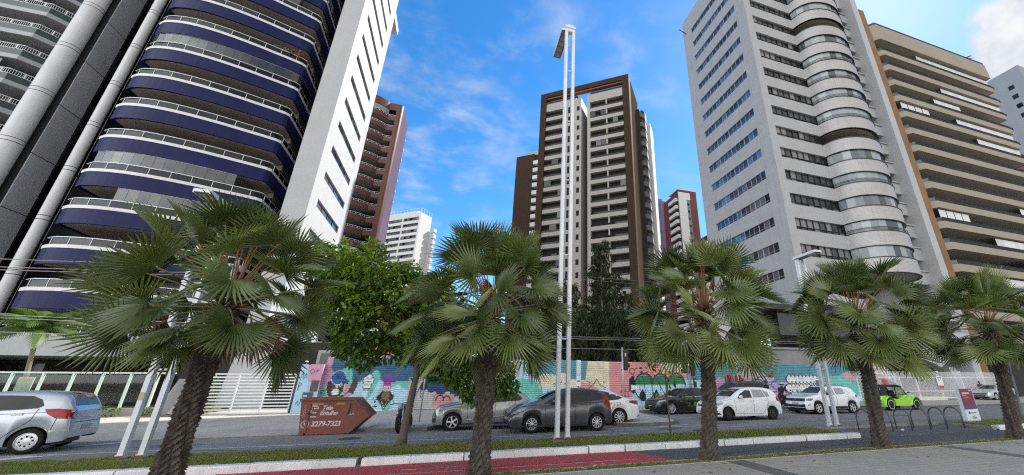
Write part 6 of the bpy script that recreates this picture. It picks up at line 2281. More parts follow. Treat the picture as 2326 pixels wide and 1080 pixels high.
cup.location = (16.35, 11.55, 0.06)
tag(cup, "crushed white paper cup lying by the bicycle hoops", "litter")

# ------------------------------------------------------------------ rubble skip
SKIP = mat("rusty_red_paint", (0.20, 0.055, 0.036), (0.14, 0.045, 0.031), 2.2, 0.75, bump=0.4, bscale=18, dirt=0.55, dirt_c=(0.19, 0.09, 0.055), detail=10)
SKW = mat("worn_white_letters", (0.62, 0.58, 0.55), (0.36, 0.26, 0.22), 9, 0.8, dirt=0.35, dirt_c=(0.2, 0.08, 0.05))
sk = thing("rubble_skip", "rusty red rubble skip with white lettering and phone number at the driveway kerb", "skip", (-4.0, 17.32, 0.02))
prof = [(-0.76, 0.0), (0.78, 0.0), (1.30, 0.52), (0.70, 1.10), (-0.92, 1.10)]
inn = [(-0.72, 0.06), (0.74, 0.06), (1.20, 0.52), (0.64, 1.101), (-0.86, 1.101)]
W_ = 1.55
b = MB()
b.prism(prof, 0.0, 0.05, 'y').prism(prof, W_ - 0.05, W_, 'y')
for i in range(5):
    if i == 3:
        continue
    p, q = prof[i], prof[(i + 1) % 5]
    pi_, qi = inn[i], inn[(i + 1) % 5]
    b.prism([p, q, qi, pi_], 0.05, W_ - 0.05, 'y')
b.build("body", SKIP, sk)
rimm = MB()
rimm.prism([(-0.96, 1.101), (0.72, 1.101), (0.72, 1.17), (-0.96, 1.17)], -0.04, 0.07, 'y').prism([(-0.96, 1.101), (0.72, 1.101), (0.72, 1.17), (-0.96, 1.17)], W_ - 0.07, W_ + 0.04, 'y')
rimm.box(-0.97, 0.071, 1.101, -0.87, W_ - 0.071, 1.17)
for y0, y1 in ((-0.04, 0.07), (W_ - 0.07, W_ + 0.04)):
    rimm.prism([(0.721, 1.10), (0.721, 1.17), (0.75, 1.17), (1.37, 0.55), (1.31, 0.50)], y0, y1, 'y')
rimm.prism([(1.30, 0.50), (1.38, 0.56), (1.33, 0.60), (1.25, 0.54)], 0.071, W_ - 0.071, 'y')
rimm.build("rim", SKIP, sk)
rb = MB()
rb.prism([(-0.62, 0.0), (-0.56, 0.0), (-0.60, 1.0), (-0.66, 1.0)], -0.03, -0.001, 'y').prism([(0.56, 0.62), (0.64, 0.62), (0.66, 1.0), (0.58, 1.0)], -0.05, -0.001, 'y')
rb.lathe([(0, -0.09), (0.05, -0.09), (0.05, 0.0)], 12, (0.60, -0.001, 0.72), 'y').lathe([(0, -0.09), (0.05, -0.09), (0.05, 0.0)], 12, (-0.61, -0.03, 0.72), 'y')
rb.box(-0.80, -0.03, 0.001, 0.80, -0.001, 0.05)
rb.build("rib", SKIP, sk)
MB().box(-0.55, -0.012, 0.95, -0.18, -0.002, 1.02).box(0.2, -0.012, 0.95, 0.5, -0.002, 1.02).build("yellow_strip", mat("faded_yellow", (0.36, 0.2, 0.06), (0.25, 0.12, 0.05), 8, 0.8), sk)
lettering(sk, "Tele", 0.20, (-0.22, -0.004, 0.79), FACE, SKW, 0.003, 0.006, 0.25, space=0.92)
lettering(sk, "Entulho", 0.20, (-0.26, -0.004, 0.62), FACE, SKW, 0.003, 0.006, 0.25, space=0.9)
lettering(sk, "3279-7323", 0.225, (-0.46, -0.004, 0.26), FACE, SKW, 0.003, 0.008, 0.12, space=0.95)
lettering(sk, "A.M.", 0.10, (0.66, -0.004, 0.60), FACE, SKW, 0.003, 0.004, 0.25)
lg = MB()
for pts in (((-0.24, 0.86), (-0.24, 0.92), (-0.46, 0.92), (-0.52, 0.87), (-0.52, 0.63), (-0.46, 0.57), (-0.26, 0.57)), ((-0.24, 0.84), (-0.40, 0.84), (-0.44, 0.80), (-0.44, 0.70)), ((-0.40, 0.70), (-0.28, 0.70))):
    for (x0, z0), (x1, z1) in zip(pts, pts[1:]):
        d = Vector((x1 - x0, z1 - z0)).normalized()
        n_ = Vector((-d.y, d.x)) * 0.02
        e = d * 0.018
        lg.add([(x0 - n_.x - e.x, -0.006, z0 - n_.y - e.y), (x1 - n_.x + e.x, -0.006, z1 - n_.y + e.y), (x1 + n_.x + e.x, -0.006, z1 + n_.y + e.y), (x0 + n_.x - e.x, -0.006, z0 + n_.y - e.y)], [(0, 1, 2, 3)])
o = lg.build("logo", SKW, sk)
o.location = (-0.10, 0, 0)
ic = MB()
for i in range(20):
    a0, a1 = 2 * math.pi * i / 20, 2 * math.pi * (i + 1) / 20
    for ri, ro in ((0.105, 0.13),):
        ic.add([(-0.64 + ri * math.cos(a0), -0.006, 0.33 + ri * math.sin(a0)), (-0.64 + ro * math.cos(a0), -0.006, 0.33 + ro * math.sin(a0)), (-0.64 + ro * math.cos(a1), -0.006, 0.33 + ro * math.sin(a1)), (-0.64 + ri * math.cos(a1), -0.006, 0.33 + ri * math.sin(a1))], [(0, 1, 2, 3)])
ic.add([(-0.69, -0.006, 0.38), (-0.66, -0.006, 0.40), (-0.64, -0.006, 0.34), (-0.59, -0.006, 0.29), (-0.61, -0.006, 0.26), (-0.67, -0.006, 0.31)], [(0, 1, 2, 3, 4, 5)])
ic.add([(-0.74, -0.006, 0.24), (-0.70, -0.006, 0.27), (-0.76, -0.006, 0.18)], [(0, 1, 2)])
ic.build("phone_icon", SKW, sk)
sc = MB()
rs = random.Random(2)
for i in range(7):
    z = 0.55 + i * 0.06
    sc.tube([(-0.78 + rs.uniform(-0.03, 0.03), -0.006, z), (-0.72, -0.006, z + 0.05), (-0.68 + rs.uniform(-0.03, 0.03), -0.006, z)], 0.008, 4)
sc.build("scribble", SKW, sk, kind="stuff")
rub = MB()
for i in range(60):
    rub.obox((rs.uniform(-0.75, 0.6), rs.uniform(0.15, W_ - 0.15), 0.85 + rs.uniform(-0.05, 0.12)), (rs.uniform(0.08, 0.3), rs.uniform(0.08, 0.25), rs.uniform(0.05, 0.15)), (rs.uniform(0, 3), rs.uniform(0, 3), rs.uniform(0, 3)))
o = rub.build("rubble", PAVE, kind="stuff")
o.location = (-4.0, 17.32, 0.02)
o["label"] = "broken concrete rubble heaped inside the red skip"
# ------------------------------------------------------------------ cars
def paint_mat(name, c, metal=0.0, rough=0.35, coat=0.8):
    return mat(name, c, tuple(q * 0.96 for q in c), 1.0, rough, metal=metal, coat=coat)


TYRE = mat("tyre_rubber", (0.016, 0.016, 0.016), (0.011, 0.011, 0.011), 5, 0.85, spec=0.2)
BLKPL = mat("black_plastic", (0.022, 0.022, 0.024), (0.016, 0.016, 0.017), 6, 0.55)
CARG = glass_mat("car_glass", (0.014, 0.016, 0.018), (0.02, 0.022, 0.024), 0.5, 0.03, spec=0.4)
CARGL = glass_mat("car_glass_pale", (0.26, 0.28, 0.29), (0.36, 0.38, 0.39), 0.6, 0.05, spec=0.5)
REDLT = mat("red_lamp", (0.36, 0.008, 0.008), (0.20, 0.006, 0.006), 9, 0.2, coat=0.2, spec=0.3)
CLRLT = mat("clear_lamp", (0.42, 0.44, 0.46), (0.16, 0.17, 0.18), 14, 0.12, coat=1.0)
ALLOY = mat("alloy_rim", (0.58, 0.59, 0.60), (0.48, 0.49, 0.50), 4, 0.3, metal=0.5)
STEELR = mat("black_steel_rim", (0.025, 0.025, 0.027), None, 4, 0.45)
PLATE = mat("number_plate", (0.45, 0.46, 0.48), (0.30, 0.31, 0.33), 30, 0.5)
CHROME = mat("chrome_trim", (0.7, 0.7, 0.72), None, 4, 0.12, metal=1.0)
SEAM = mat("panel_gap", (0.008, 0.008, 0.008), None, 4, 0.9)
AMBER = mat("amber_lamp", (0.5, 0.16, 0.01), None, 4, 0.2)


def herm(pts):
    xs = [p[0] for p in pts]
    ys = [p[1] for p in pts]
    n = len(xs)
    d = [(ys[i + 1] - ys[i]) / (xs[i + 1] - xs[i]) for i in range(n - 1)]
    m = [d[0]] + [0 if d[i - 1] * d[i] <= 0 else 2 * d[i - 1] * d[i] / (d[i - 1] + d[i]) for i in range(1, n - 1)] + [d[-1]]

    def f(x):
        x = min(max(x, xs[0]), xs[-1])
        i = 0
        while i < n - 2 and x > xs[i + 1]:
            i += 1
        h = xs[i + 1] - xs[i]
        t = (x - xs[i]) / h
        return (2 * t ** 3 - 3 * t * t + 1) * ys[i] + (t ** 3 - 2 * t * t + t) * h * m[i] + (-2 * t ** 3 + 3 * t * t) * ys[i + 1] + (t ** 3 - t * t) * h * m[i + 1]
    return f


def project(bvh, poly, mode, off, name, m, parent, L, step=0.09):
    """panel with the given outline laid on the body shell"""
    bm = bmesh.new()
    if mode in ('left', 'right'):
        vs = [bm.verts.new((L / 2 - a, 0, b)) for a, b in poly]
        axes = ((1, 0, 0), (0, 0, 1))
    else:
        vs = [bm.verts.new((0, a, b)) for a, b in poly]
        axes = ((0, 1, 0), (0, 0, 1))
    bm.faces.new(vs)
    for ax in axes:
        vals = [v.co.dot(Vector(ax)) for v in bm.verts]
        lo, hi = min(vals), max(vals)
        k = int((hi - lo) / step)
        for i in range(1, k + 1):
            c = lo + (hi - lo) * i / (k + 1)
            bmesh.ops.bisect_plane(bm, geom=bm.verts[:] + bm.edges[:] + bm.faces[:], plane_co=Vector(ax) * c, plane_no=ax)
    bmesh.ops.triangulate(bm, faces=bm.faces[:])
    dirs = {'left': ((0, 5, 0), (0, -1, 0)), 'right': ((0, -5, 0), (0, 1, 0)), 'front': ((6, 0, 0), (-1, 0, 0)), 'rear': ((-6, 0, 0), (1, 0, 0))}
    o, d = Vector(dirs[mode][0]), Vector(dirs[mode][1])
    for v in bm.verts:
        hit = bvh.ray_cast(v.co + o, d)
        if hit[0] is None:
            q = v.co.copy()
            hit = bvh.find_nearest(v.co + o * 0.18)
        nrm = hit[1]
        if nrm.dot(d) > 0:
            nrm = -nrm
        v.co = hit[0] + nrm * off
    bmesh.ops.recalc_face_normals(bm, faces=bm.faces[:])
    me = bpy.data.meshes.new(name)
    bm.to_mesh(me)
    bm.free()
    me.polygons.foreach_set("use_smooth", [True] * len(me.polygons))
    me.materials.append(m)
    return link(name, me, parent)


def wheel(parent, x, y, r, side, rim, spokes, rimm, w=0.20, steer=0.0, frac=0.66):
    ri = r * frac
    o = MB().lathe([(ri, -w / 2 + 0.012), (r * 0.90, -w / 2), (r * 0.97, -w / 2 + 0.015), (r, -w / 2 + 0.045), (r, w / 2 - 0.045), (r * 0.97, w / 2 - 0.015), (r * 0.90, w / 2), (ri, w / 2 - 0.012)], 32, axis='y').build("wheel", TYRE, parent, angle=50)
    o.location = (x, y, r)
    o.rotation_euler = (0, rnd.uniform(0, 1), steer) if False else (0, 0, steer)
    s = side
    f = w / 2 - 0.015
    b = MB()
    b.lathe([(ri, s * f), (ri * 0.95, s * (f + 0.004)), (ri * 0.90, s * (f - 0.012)), (ri * 0.88, s * (f - 0.10))], 32, axis='y', mi=0)
    b.lathe([(ri * 0.9, s * (f - 0.10)), (0.0, s * (f - 0.095))], 24, axis='y', mi=2, sm=False)
    b.lathe([(0.0, s * (f - 0.002)), (ri * 0.16, s * (f - 0.004)), (ri * 0.20, s * (f - 0.03))], 14, axis='y', mi=0)
    a0 = rnd.uniform(0, 6)
    if rim == 'spoke':
        for i in range(spokes):
            a = a0 + 2 * math.pi * i / spokes
            wd = ri * (0.78 / spokes + 0.02)
            ca, sa = math.cos(a), math.sin(a)
            def P(rr, tt, yy):
                return (ca * rr - sa * tt, s * yy, sa * rr + ca * tt)
            r0, r1 = ri * 0.14, ri * 0.93
            v = [P(r0, -wd * 0.55, f - 0.01), P(r0, wd * 0.55, f - 0.01), P(r1, wd * 0.8, f - 0.014), P(r1, -wd * 0.8, f - 0.014), P(r0, -wd * 0.7, f - 0.045), P(r0, wd * 0.7, f - 0.045), P(r1, wd, f - 0.05), P(r1, -wd, f - 0.05)]
            b.add(v, [(0, 1, 2, 3), (0, 4, 5, 1), (1, 5, 6, 2), (2, 6, 7, 3), (3, 7, 4, 0)], 0)
    else:
        b.lathe([(ri * 0.9, s * (f - 0.02)), (ri * 0.74, s * (f - 0.012)), (ri * 0.66, s * (f - 0.014))], 32, axis='y', mi=0)
        b.lathe([(ri * 0.44, s * (f - 0.008)), (ri * 0.2, s * (f - 0.004)), (0, s * (f - 0.002))], 24, axis='y', mi=0)
        for i in range(spokes):
            a = a0 + 2 * math.pi * i / spokes
            ca, sa = math.cos(a), math.sin(a)
            wd = ri * 0.11
            v = [(ca * ri * q - sa * t, s * (f - 0.011), sa * ri * q + ca * t) for q, t in ((0.42, -wd), (0.42, wd), (0.68, wd * 1.2), (0.68, -wd * 1.2))]
            b.add(v, [(0, 1, 2, 3)], 0)
    b.build("rim", [rimm, BLKPL, SEAM], o, angle=40)
    return o


def make_car(S, label, loc, rz, group="cars along the avenue"):
    L_, W, r = S['L'], S['W'], S['r']
    t = thing("parked_car" if S.get('parked') else "car", label, "car", loc, rz, group)
    top, belt = herm(S['top']), herm(S['belt'])
    xa, xb = S['axles']
    ra = r + 0.055
    xs = set([0, 0.008, 0.02, 0.04, 0.07, 0.11, 0.16, 0.22, L_, L_ - 0.008, L_ - 0.02, L_ - 0.04, L_ - 0.07, L_ - 0.11, L_ - 0.16, L_ - 0.22])
    xs |= {L_ * i / 64 for i in range(65)}
    for c in (xa, xb):
        xs |= {c + ra * math.cos(math.pi * i / 18) for i in range(19)}
        xs |= {c - ra - 0.004, c + ra + 0.004}
    xs = sorted(xs)
    xs = [x for i, x in enumerate(xs) if i == 0 or x - xs[i - 1] > 0.003]
    sill = S.get('sill', 0.20)
    fb, rbm = S.get('fb', 0.22), S.get('rb', 0.28)

    def zbot(x):
        z = sill
        if x < 0.5:
            z = fb + (sill - fb) * x / 0.5
            z += 0.10 * max(0, 1 - x / 0.10) ** 2
        if x > L_ - 0.6:
            k = (x - (L_ - 0.6)) / 0.6
            z = sill + (rbm - sill) * k
            z += 0.06 * max(0, 1 - (L_ - x) / 0.08) ** 2
        for c in (xa, xb):
            if abs(x - c) < ra:
                z = max(z, r * 0.98 + math.sqrt(ra * ra - (x - c) ** 2))
        return z

    def hw(x):
        k = 1.0
        if x < 0.75:
            k -= 0.055 * (1 - x / 0.75) ** 2 + 0.11 * max(0, 1 - x / 0.30) ** 2.6
        if x > L_ - 0.7:
            q = (x - (L_ - 0.7)) / 0.7
            k -= 0.045 * q ** 2 + 0.07 * max(0, 1 - (L_ - x) / 0.22) ** 2.6
        return W / 2 * k

    V, F = [], []
    NR = 12
    for x in xs:
        zb, zt = zbot(x), top(x)
        zm = min(belt(x), zt - 0.02)
        zb = min(zb, zm - 0.06)
        w = hw(x)
        hg = zt - zm
        tum = S.get('tum', 0.36)
        ye = max(0.25, 0.955 * w - tum * hg * 0.92 - 0.02)
        flare = 0.0
        for c in (xa, xb):
            flare = max(flare, 0.018 * max(0, 1 - abs(abs(x - c) - ra) / 0.10))
        rows = [(w * 0.945 + flare, zb), (w * 0.975 + flare, zb + 0.14 * (zm - zb)), (w * 0.997 + flare * 0.5, zb + 0.42 * (zm - zb)), (w * 1.0, zb + 0.68 * (zm - zb)), (w * 0.985, zb + 0.88 * (zm - zb)), (w * 0.958, zm),
                (0.955 * w - tum * hg * 0.35, zm + 0.36 * hg), (0.955 * w - tum * hg * 0.72, zm + 0.74 * hg), (ye - 0.015, zm + 0.90 * hg), (ye - 0.07, zm + 0.965 * hg), (ye * 0.55, zt - 0.012 * min(1, hg / 0.3)), (0.0, zt)]
        for y, z in rows:
            V.append((L_ / 2 - x, y, z))
        for y, z in rows[:-1][::-1]:
            V.append((L_ / 2 - x, -y, z))
    M_ = 2 * NR - 1
    ns = len(xs)
    for i in range(ns - 1):
        for k in range(M_ - 1):
            F.append((i * M_ + k, (i + 1) * M_ + k, (i + 1) * M_ + k + 1, i * M_ + k + 1))
    F.append(tuple(range(M_))[::-1])
    F.append(tuple((ns - 1) * M_ + k for k in range(M_)))
    pm = S['paint']
    mb = MB()
    mb.add(V, [f[::-1] for f in F], 0, True)
    bme = mb.mesh("body", pm, 38)
    link("body", bme, t)
    bvh = BVHTree.FromPolygons([Vector(v) for v in V], [list(f) for f in F])
    # floor and wheel-well shell
    ub = MB().box(-L_ / 2 + 0.25, -W / 2 + 0.27, 0.17, L_ / 2 - 0.25, W / 2 - 0.27, 0.62)
    for c in (xa, xb):
        pass
    ub.build("underbody", BLKPL, t)

    def both(poly, off, name, m, step=0.09):
        res = []
        for s in ('left', 'right'):
            res.append(project(bvh, poly, s, off, name, m, t, L_, step))
        return res

    if S.get('trim'):
        both(S['trim'], 0.003, "window_trim", BLKPL)
    for i, p in enumerate(S['side']):
        both(p, 0.007, "side_window", S.get('sideglass', {}).get(i, CARG))
    if S.get('ws_trim'):
        project(bvh, S['ws_trim'], 'front', 0.003, "windscreen_trim", BLKPL, t, L_)
    project(bvh, S['ws'], 'front', 0.007, "windscreen", CARG, t, L_)
    project(bvh, S['rw'], 'rear', 0.006, "rear_window", CARG, t, L_)
    for d in S.get('doors', []):
        n = len(d)
        for s in ('left', 'right'):
            sg = MB()
            for a, b in zip(d, d[1:]):
                k = max(2, int((Vector(a) - Vector(b)).length / 0.06))
                dv = (Vector(b) - Vector(a)).normalized()
                nn = Vector((-dv.y, dv.x)) * 0.0065
                prev = None
                for i in range(k + 1):
                    q = Vector(a).lerp(Vector(b), i / k)
                    pts = []
                    for e in (q - nn, q + nn):
                        o = Vector((L_ / 2 - e.x, 5 if s == 'left' else -5, e.y))
                        h = bvh.ray_cast(o, Vector((0, -1 if s == 'left' else 1, 0)))
                        pts.append((h[0] + Vector((0, 0.003 if s == 'left' else -0.003, 0))) if h[0] else None)
                    if prev and pts[0] and prev[0] and pts[1] and prev[1]:
                        sg.add([prev[0], prev[1], pts[1], pts[0]], [(0, 1, 2, 3)])
                    prev = pts
            if sg.f:
                sg.build("door_gap", SEAM, t)
    for hx, hz in S.get('handles', []):
        for s in (1, -1):
            h = bvh.ray_cast(Vector((L_ / 2 - hx, 5 * s, hz)), Vector((0, -s, 0)))
            if h[0]:
                MB().obox(h[0] + Vector((0, 0.016 * s, 0)), (0.20, 0.03, 0.035), None, 0).build("door_handle", S.get('handle_m', pm), t)
    for p, nm, m in S.get('lamps', []):
        both(p, 0.006, nm, m, 0.06)
    for p, nm, m, where in S.get('plates', []):
        project(bvh, p, where, 0.006, nm, m, t, L_, 0.06)
        if where in ('front', 'rear') and nm in ("headlight", "fog_lamp", "tail_light", "air_vent"):
            project(bvh, [(-a, b) for a, b in p][::-1], where, 0.006, nm, m, t, L_, 0.06)
    for p, nm, m in S.get('sidetrim', []):
        both(p, 0.005, nm, m)
    # mirrors
    mx, mz = S['mirror']
    for s in (1, -1):
        h = bvh.ray_cast(Vector((L_ / 2 - mx, 5 * s, mz)), Vector((0, -s, 0)))
        if h[0]:
            q = h[0]
            m_ = MB()
            m_.lathe([(0.0, -0.10), (0.055, -0.085), (0.078, -0.02), (0.078, 0.05), (0.05, 0.085), (0, 0.09)], 12, (q.x, q.y + s * 0.13, q.z + 0.05), 'y', 0)
            m_.obox((q.x, q.y + s * 0.03, q.z), (0.08, 0.12, 0.035), None, 1)
            m_.build("mirror", [S.get('mirror_m', pm), BLKPL], t, angle=50)
    for c, isf in ((xa, True), (xb, False)):
        for s in (1, -1):
            wheel(t, L_ / 2 - c, s * (W / 2 - 0.115), r, s, S['rim'][0], S['rim'][1], S['rim'][2], steer=S.get('steer', 0.0) if isf else 0.0, frac=S.get('frac', 0.66))
    # wipers, aerial, badge
    if S.get('aerial'):
        ax_, az_ = S['aerial']
        MB().tube([(L_ / 2 - ax_, 0.0, az_), (L_ / 2 - ax_ - 0.25, 0.0, az_ + 0.28)], 0.006, 5).build("aerial", BLKPL, t)
    for f in S.get('extra', []):
        f(t, bvh, L_, W)
    return t


def mirror_poly(h):
    return h + [(-a, b) for a, b in h[::-1]]


def badge_diamond(z):
    def f(t, bvh, L_, W):
        project(bvh, [(-0.055, z), (0, z - 0.095), (0.055, z), (0, z + 0.095)], 'front', 0.014, "badge", CHROME, t, L_, 0.2)
        project(bvh, [(-0.024, z), (0, z - 0.045), (0.024, z), (0, z + 0.045)], 'front', 0.017, "badge_core", BLKPL, t, L_, 0.2)
    return f


def badge_round(z, r, mode='front', m=None):
    def f(t, bvh, L_, W):
        project(bvh, [(r * math.cos(a * math.pi / 6), z + r * math.sin(a * math.pi / 6)) for a in range(12)], mode, 0.012, "badge", m or CHROME, t, L_, 0.2)
        project(bvh, [(r * .72 * math.cos(a * math.pi / 6), z + r * .72 * math.sin(a * math.pi / 6)) for a in range(12)], mode, 0.014, "badge_core", BLKPL, t, L_, 0.2)
        project(bvh, [(-r * .6, z + r * .5), (-r * .4, z + r * .5), (0, z - r * .2), (r * .4, z + r * .5), (r * .6, z + r * .5), (0.0, z - r * .65)], mode, 0.016, "badge_mark", m or CHROME, t, L_, 0.2)
    return f


FIT = dict(L=4.02, W=1.70, r=0.305, axles=(0.83, 3.36), paint=paint_mat("graphite_metallic", (0.085, 0.088, 0.095), 0.65, 0.32), parked=False,
           top=[(0, .50), (.03, .62), (.10, .74), (.30, .86), (.62, .97), (.95, 1.06), (1.15, 1.12), (1.6, 1.325), (2.0, 1.455), (2.4, 1.52), (2.8, 1.53), (3.2, 1.505), (3.6, 1.435), (3.72, 1.37), (3.88, 1.12), (3.96, .95), (4.0, .72), (4.02, .55)],
           belt=[(0, .46), (.10, .66), (.45, .80), (1.0, .91), (1.6, .965), (2.4, 1.00), (3.2, 1.05), (3.7, 1.09), (3.92, .98), (4.02, .5)],
           trim=[(1.22, .975), (1.6, .985), (2.5, 1.02), (3.3, 1.07), (3.72, 1.13), (3.62, 1.30), (3.45, 1.42), (3.0, 1.455), (2.5, 1.465), (2.15, 1.425), (1.85, 1.31), (1.5, 1.13)],
           side=[[(1.40, 1.0), (1.66, 1.01), (1.66, 1.18)], [(1.72, 1.01), (2.46, 1.035), (2.42, 1.42), (2.16, 1.39), (1.90, 1.30), (1.72, 1.20)], [(2.55, 1.04), (3.25, 1.08), (3.14, 1.405), (2.53, 1.43)], [(3.33, 1.09), (3.64, 1.135), (3.54, 1.29), (3.40, 1.38), (3.24, 1.40)]],
           ws=[(-.66, 1.13), (.66, 1.13), (.60, 1.26), (.50, 1.42), (-.50, 1.42), (-.60, 1.26)], rw=[(-.58, 1.12), (.58, 1.12), (.50, 1.38), (-.50, 1.38)],
           doors=[[(1.30, .96), (1.34, .45), (1.42, .25), (2.48, .25), (2.50, 1.01)], [(2.48, .25), (2.95, .28), (3.10, .55), (3.32, .78), (3.30, 1.05)], [(0.30, .865), (0.75, .93), (1.2, .955)], [(3.30, .80), (3.42, .80), (3.42, .92), (3.30, .92), (3.30, .80)]],
           handles=[(2.36, .93), (3.20, .98)], mirror=(1.62, 1.0),
           lamps=[([(.10, .665), (.22, .655), (.50, .77), (.66, .87), (.42, .83), (.18, .745)], "headlight", CLRLT), ([(3.66, .92), (3.80, .82), (3.99, .66), (3.99, .90), (3.86, 1.10), (3.70, 1.34), (3.64, 1.36), (3.70, 1.12)], "tail_light", REDLT)],
           sidetrim=[([(.012, .50), (.10, .52), (.13, .62), (.03, .64)], "grille_corner", BLKPL), ([(.012, .26), (.30, .28), (.34, .46), (.05, .44)], "air_vent", BLKPL), ([(1.05, .915), (1.9, .955), (2.9, 1.00), (3.62, 1.03), (3.62, 1.015), (2.9, .983), (1.9, .938), (1.05, .905)], "shoulder_line", BLKPL),
                     ([(.46, .20), (.46, .26), (1.15, .245), (3.0, .245), (3.05, .205), (1.15, .20)], "sill_trim", BLKPL)],
           plates=[(mirror_poly([(.0, .64), (.45, .66), (.62, .72)])[:3] + [(.62, .60), (.35, .52), (-.35, .52), (-.62, .60), (-.62, .72), (-.45, .66)], "grille", BLKPL, 'front'), ([(-.55, .27), (.55, .27), (.62, .42), (-.62, .42)], "lower_grille", BLKPL, 'front'),
                   ([(-.20, .43), (.20, .43), (.20, .55), (-.20, .55)], "number_plate", PLATE, 'front'), ([(-.2, .62), (.2, .62), (.2, .75), (-.2, .75)], "number_plate", PLATE, 'rear')],
           rim=('spoke', 10, ALLOY), aerial=(3.2, 1.50), tum=.38, extra=[badge_round(.60, .05)])
make_car(FIT, "graphite grey compact hatchback driving past, directly behind the tall lamp mast", (4.21, 16.17, 0), math.pi)

HB = dict(L=3.92, W=1.72, r=0.305, axles=(0.74, 3.24), paint=paint_mat("warm_grey_metallic", (0.30, 0.29, 0.28), 0.6, 0.34),
          top=[(0, .52), (.03, .66), (.12, .80), (.45, .90), (.9, .97), (1.1, 1.02), (1.6, 1.26), (1.95, 1.40), (2.3, 1.46), (2.7, 1.46), (3.1, 1.42), (3.45, 1.33), (3.7, 1.12), (3.86, .98), (3.91, .72), (3.92, .55)],
          belt=[(0, .48), (.10, .68), (.45, .80), (1.0, .90), (2.0, .95), (3.0, 1.01), (3.5, 1.05), (3.8, .92), (3.92, .5)],
          trim=[(1.22, .965), (2.4, .985), (3.3, 1.04), (3.42, 1.12), (3.2, 1.30), (2.7, 1.385), (2.3, 1.40), (2.0, 1.35), (1.6, 1.17)],
          side=[[(1.45, .985), (2.3, 1.005), (2.27, 1.36), (2.03, 1.325), (1.65, 1.16)], [(2.38, 1.01), (3.05, 1.04), (2.95, 1.32), (2.36, 1.365)], [(3.12, 1.045), (3.34, 1.07), (3.15, 1.26), (3.04, 1.29)]],
          ws=[(-.64, 1.05), (.64, 1.05), (.5, 1.36), (-.5, 1.36)], rw=[(-.55, 1.08), (.55, 1.08), (.47, 1.3), (-.47, 1.3)],
          doors=[[(1.25, .94), (1.30, .4), (1.40, .26), (2.32, .26), (2.34, 1.0)], [(2.32, .26), (2.8, .28), (2.95, .52), (3.15, .75), (3.12, 1.03)], [(0.3, .84), (1.1, .945)]],
          handles=[(2.2, .90), (3.0, .94)], mirror=(1.5, 1.0),
          lamps=[([(.10, .74), (.30, .70), (.55, .74), (.60, .80), (.40, .83), (.16, .81)], "headlight", CLRLT), ([(3.50, .88), (3.88, .82), (3.90, .95), (3.66, 1.0)], "tail_light", REDLT)],
          sidetrim=[([(.012, .30), (.13, .30), (.15, .50), (.10, .68), (.012, .66)], "grille_corner", BLKPL), ([(1.25, .36), (2.7, .48), (2.75, .52), (1.25, .40)], "crease_highlight", ALLOY), ([(1.12, .20), (1.12, .25), (2.8, .25), (2.8, .20)], "sill_trim", BLKPL)],
          plates=[([(-.62, .34), (-.55, .30), (.55, .30), (.62, .34), (.66, .60), (.55, .72), (-.55, .72), (-.66, .60)], "grille", BLKPL, 'front'), ([(-.20, .40), (.20, .40), (.20, .52), (-.20, .52)], "number_plate", PLATE, 'front')],
          rim=('spoke', 5, ALLOY), frac=.70)
make_car(HB, "warm grey hatchback parked in the bay behind the second fan palm's trunk", (1.50, 17.97, 0), math.pi)

CORO = dict(L=4.63, W=1.78, r=0.325, axles=(0.95, 3.65), paint=paint_mat("pearl_white", (0.72, 0.72, 0.71), 0.0, 0.3),
            top=[(0, .5), (.03, .64), (.12, .76), (.5, .86), (1.0, .95), (1.25, 1.0), (1.8, 1.26), (2.15, 1.40), (2.5, 1.45), (2.95, 1.44), (3.35, 1.36), (3.8, 1.18), (4.1, 1.07), (4.4, 1.03), (4.55, .98), (4.61, .72), (4.63, .55)],
            belt=[(0, .46), (.10, .66), (.5, .78), (1.2, .89), (2.2, .93), (3.2, .98), (4.0, 1.01), (4.4, .99), (4.58, .86), (4.63, .5)],
            trim=[(1.4, .95), (2.6, .965), (3.6, 1.02), (3.85, 1.10), (3.4, 1.28), (2.9, 1.38), (2.5, 1.395), (2.2, 1.35), (1.8, 1.18)],
            side=[[(1.6, .97), (2.52, .985), (2.5, 1.36), (2.22, 1.325), (1.85, 1.17)], [(2.6, .99), (3.3, 1.02), (3.22, 1.29), (2.9, 1.345), (2.58, 1.36)], [(3.36, 1.025), (3.76, 1.07), (3.42, 1.24), (3.28, 1.27)]],
            ws=[(-.66, 1.03), (.66, 1.03), (.52, 1.36), (-.52, 1.36)], rw=[(-.6, 1.11), (.6, 1.11), (.5, 1.34), (-.5, 1.34)],
            doors=[[(1.45, .92), (1.5, .3), (2.5, .28), (2.55, .98)], [(2.5, .28), (3.05, .3), (3.2, .55), (3.4, .78), (3.4, 1.02)], [(3.55, .80), (3.70, .80), (3.70, .92), (3.55, .92), (3.55, .80)], [(4.0, 1.0), (4.35, .985), (4.5, .93)]],
            handles=[(2.4, .86), (3.28, .90)], mirror=(1.65, .98),
            lamps=[([(.12, .66), (.55, .74), (.6, .80), (.2, .76)], "headlight", CLRLT), ([(4.10, .90), (4.56, .80), (4.60, .92), (4.45, .99), (4.14, .96)], "tail_light", REDLT)],
            plates=[([(-.6, .3), (.6, .3), (.55, .6), (-.55, .6)], "grille", BLKPL, 'front'), ([(-.25, .6), (.25, .6), (.25, .73), (-.25, .73)], "number_plate", PLATE, 'rear')],
            sidetrim=[([(4.50, .30), (4.62, .32), (4.62, .40), (4.52, .38)], "rear_reflector", REDLT)], rim=('spoke', 10, ALLOY), frac=.72)
make_car(CORO, "white sedan parked in the bay, tail showing behind the graphite hatchback", (5.88, 17.90, 0), math.pi)

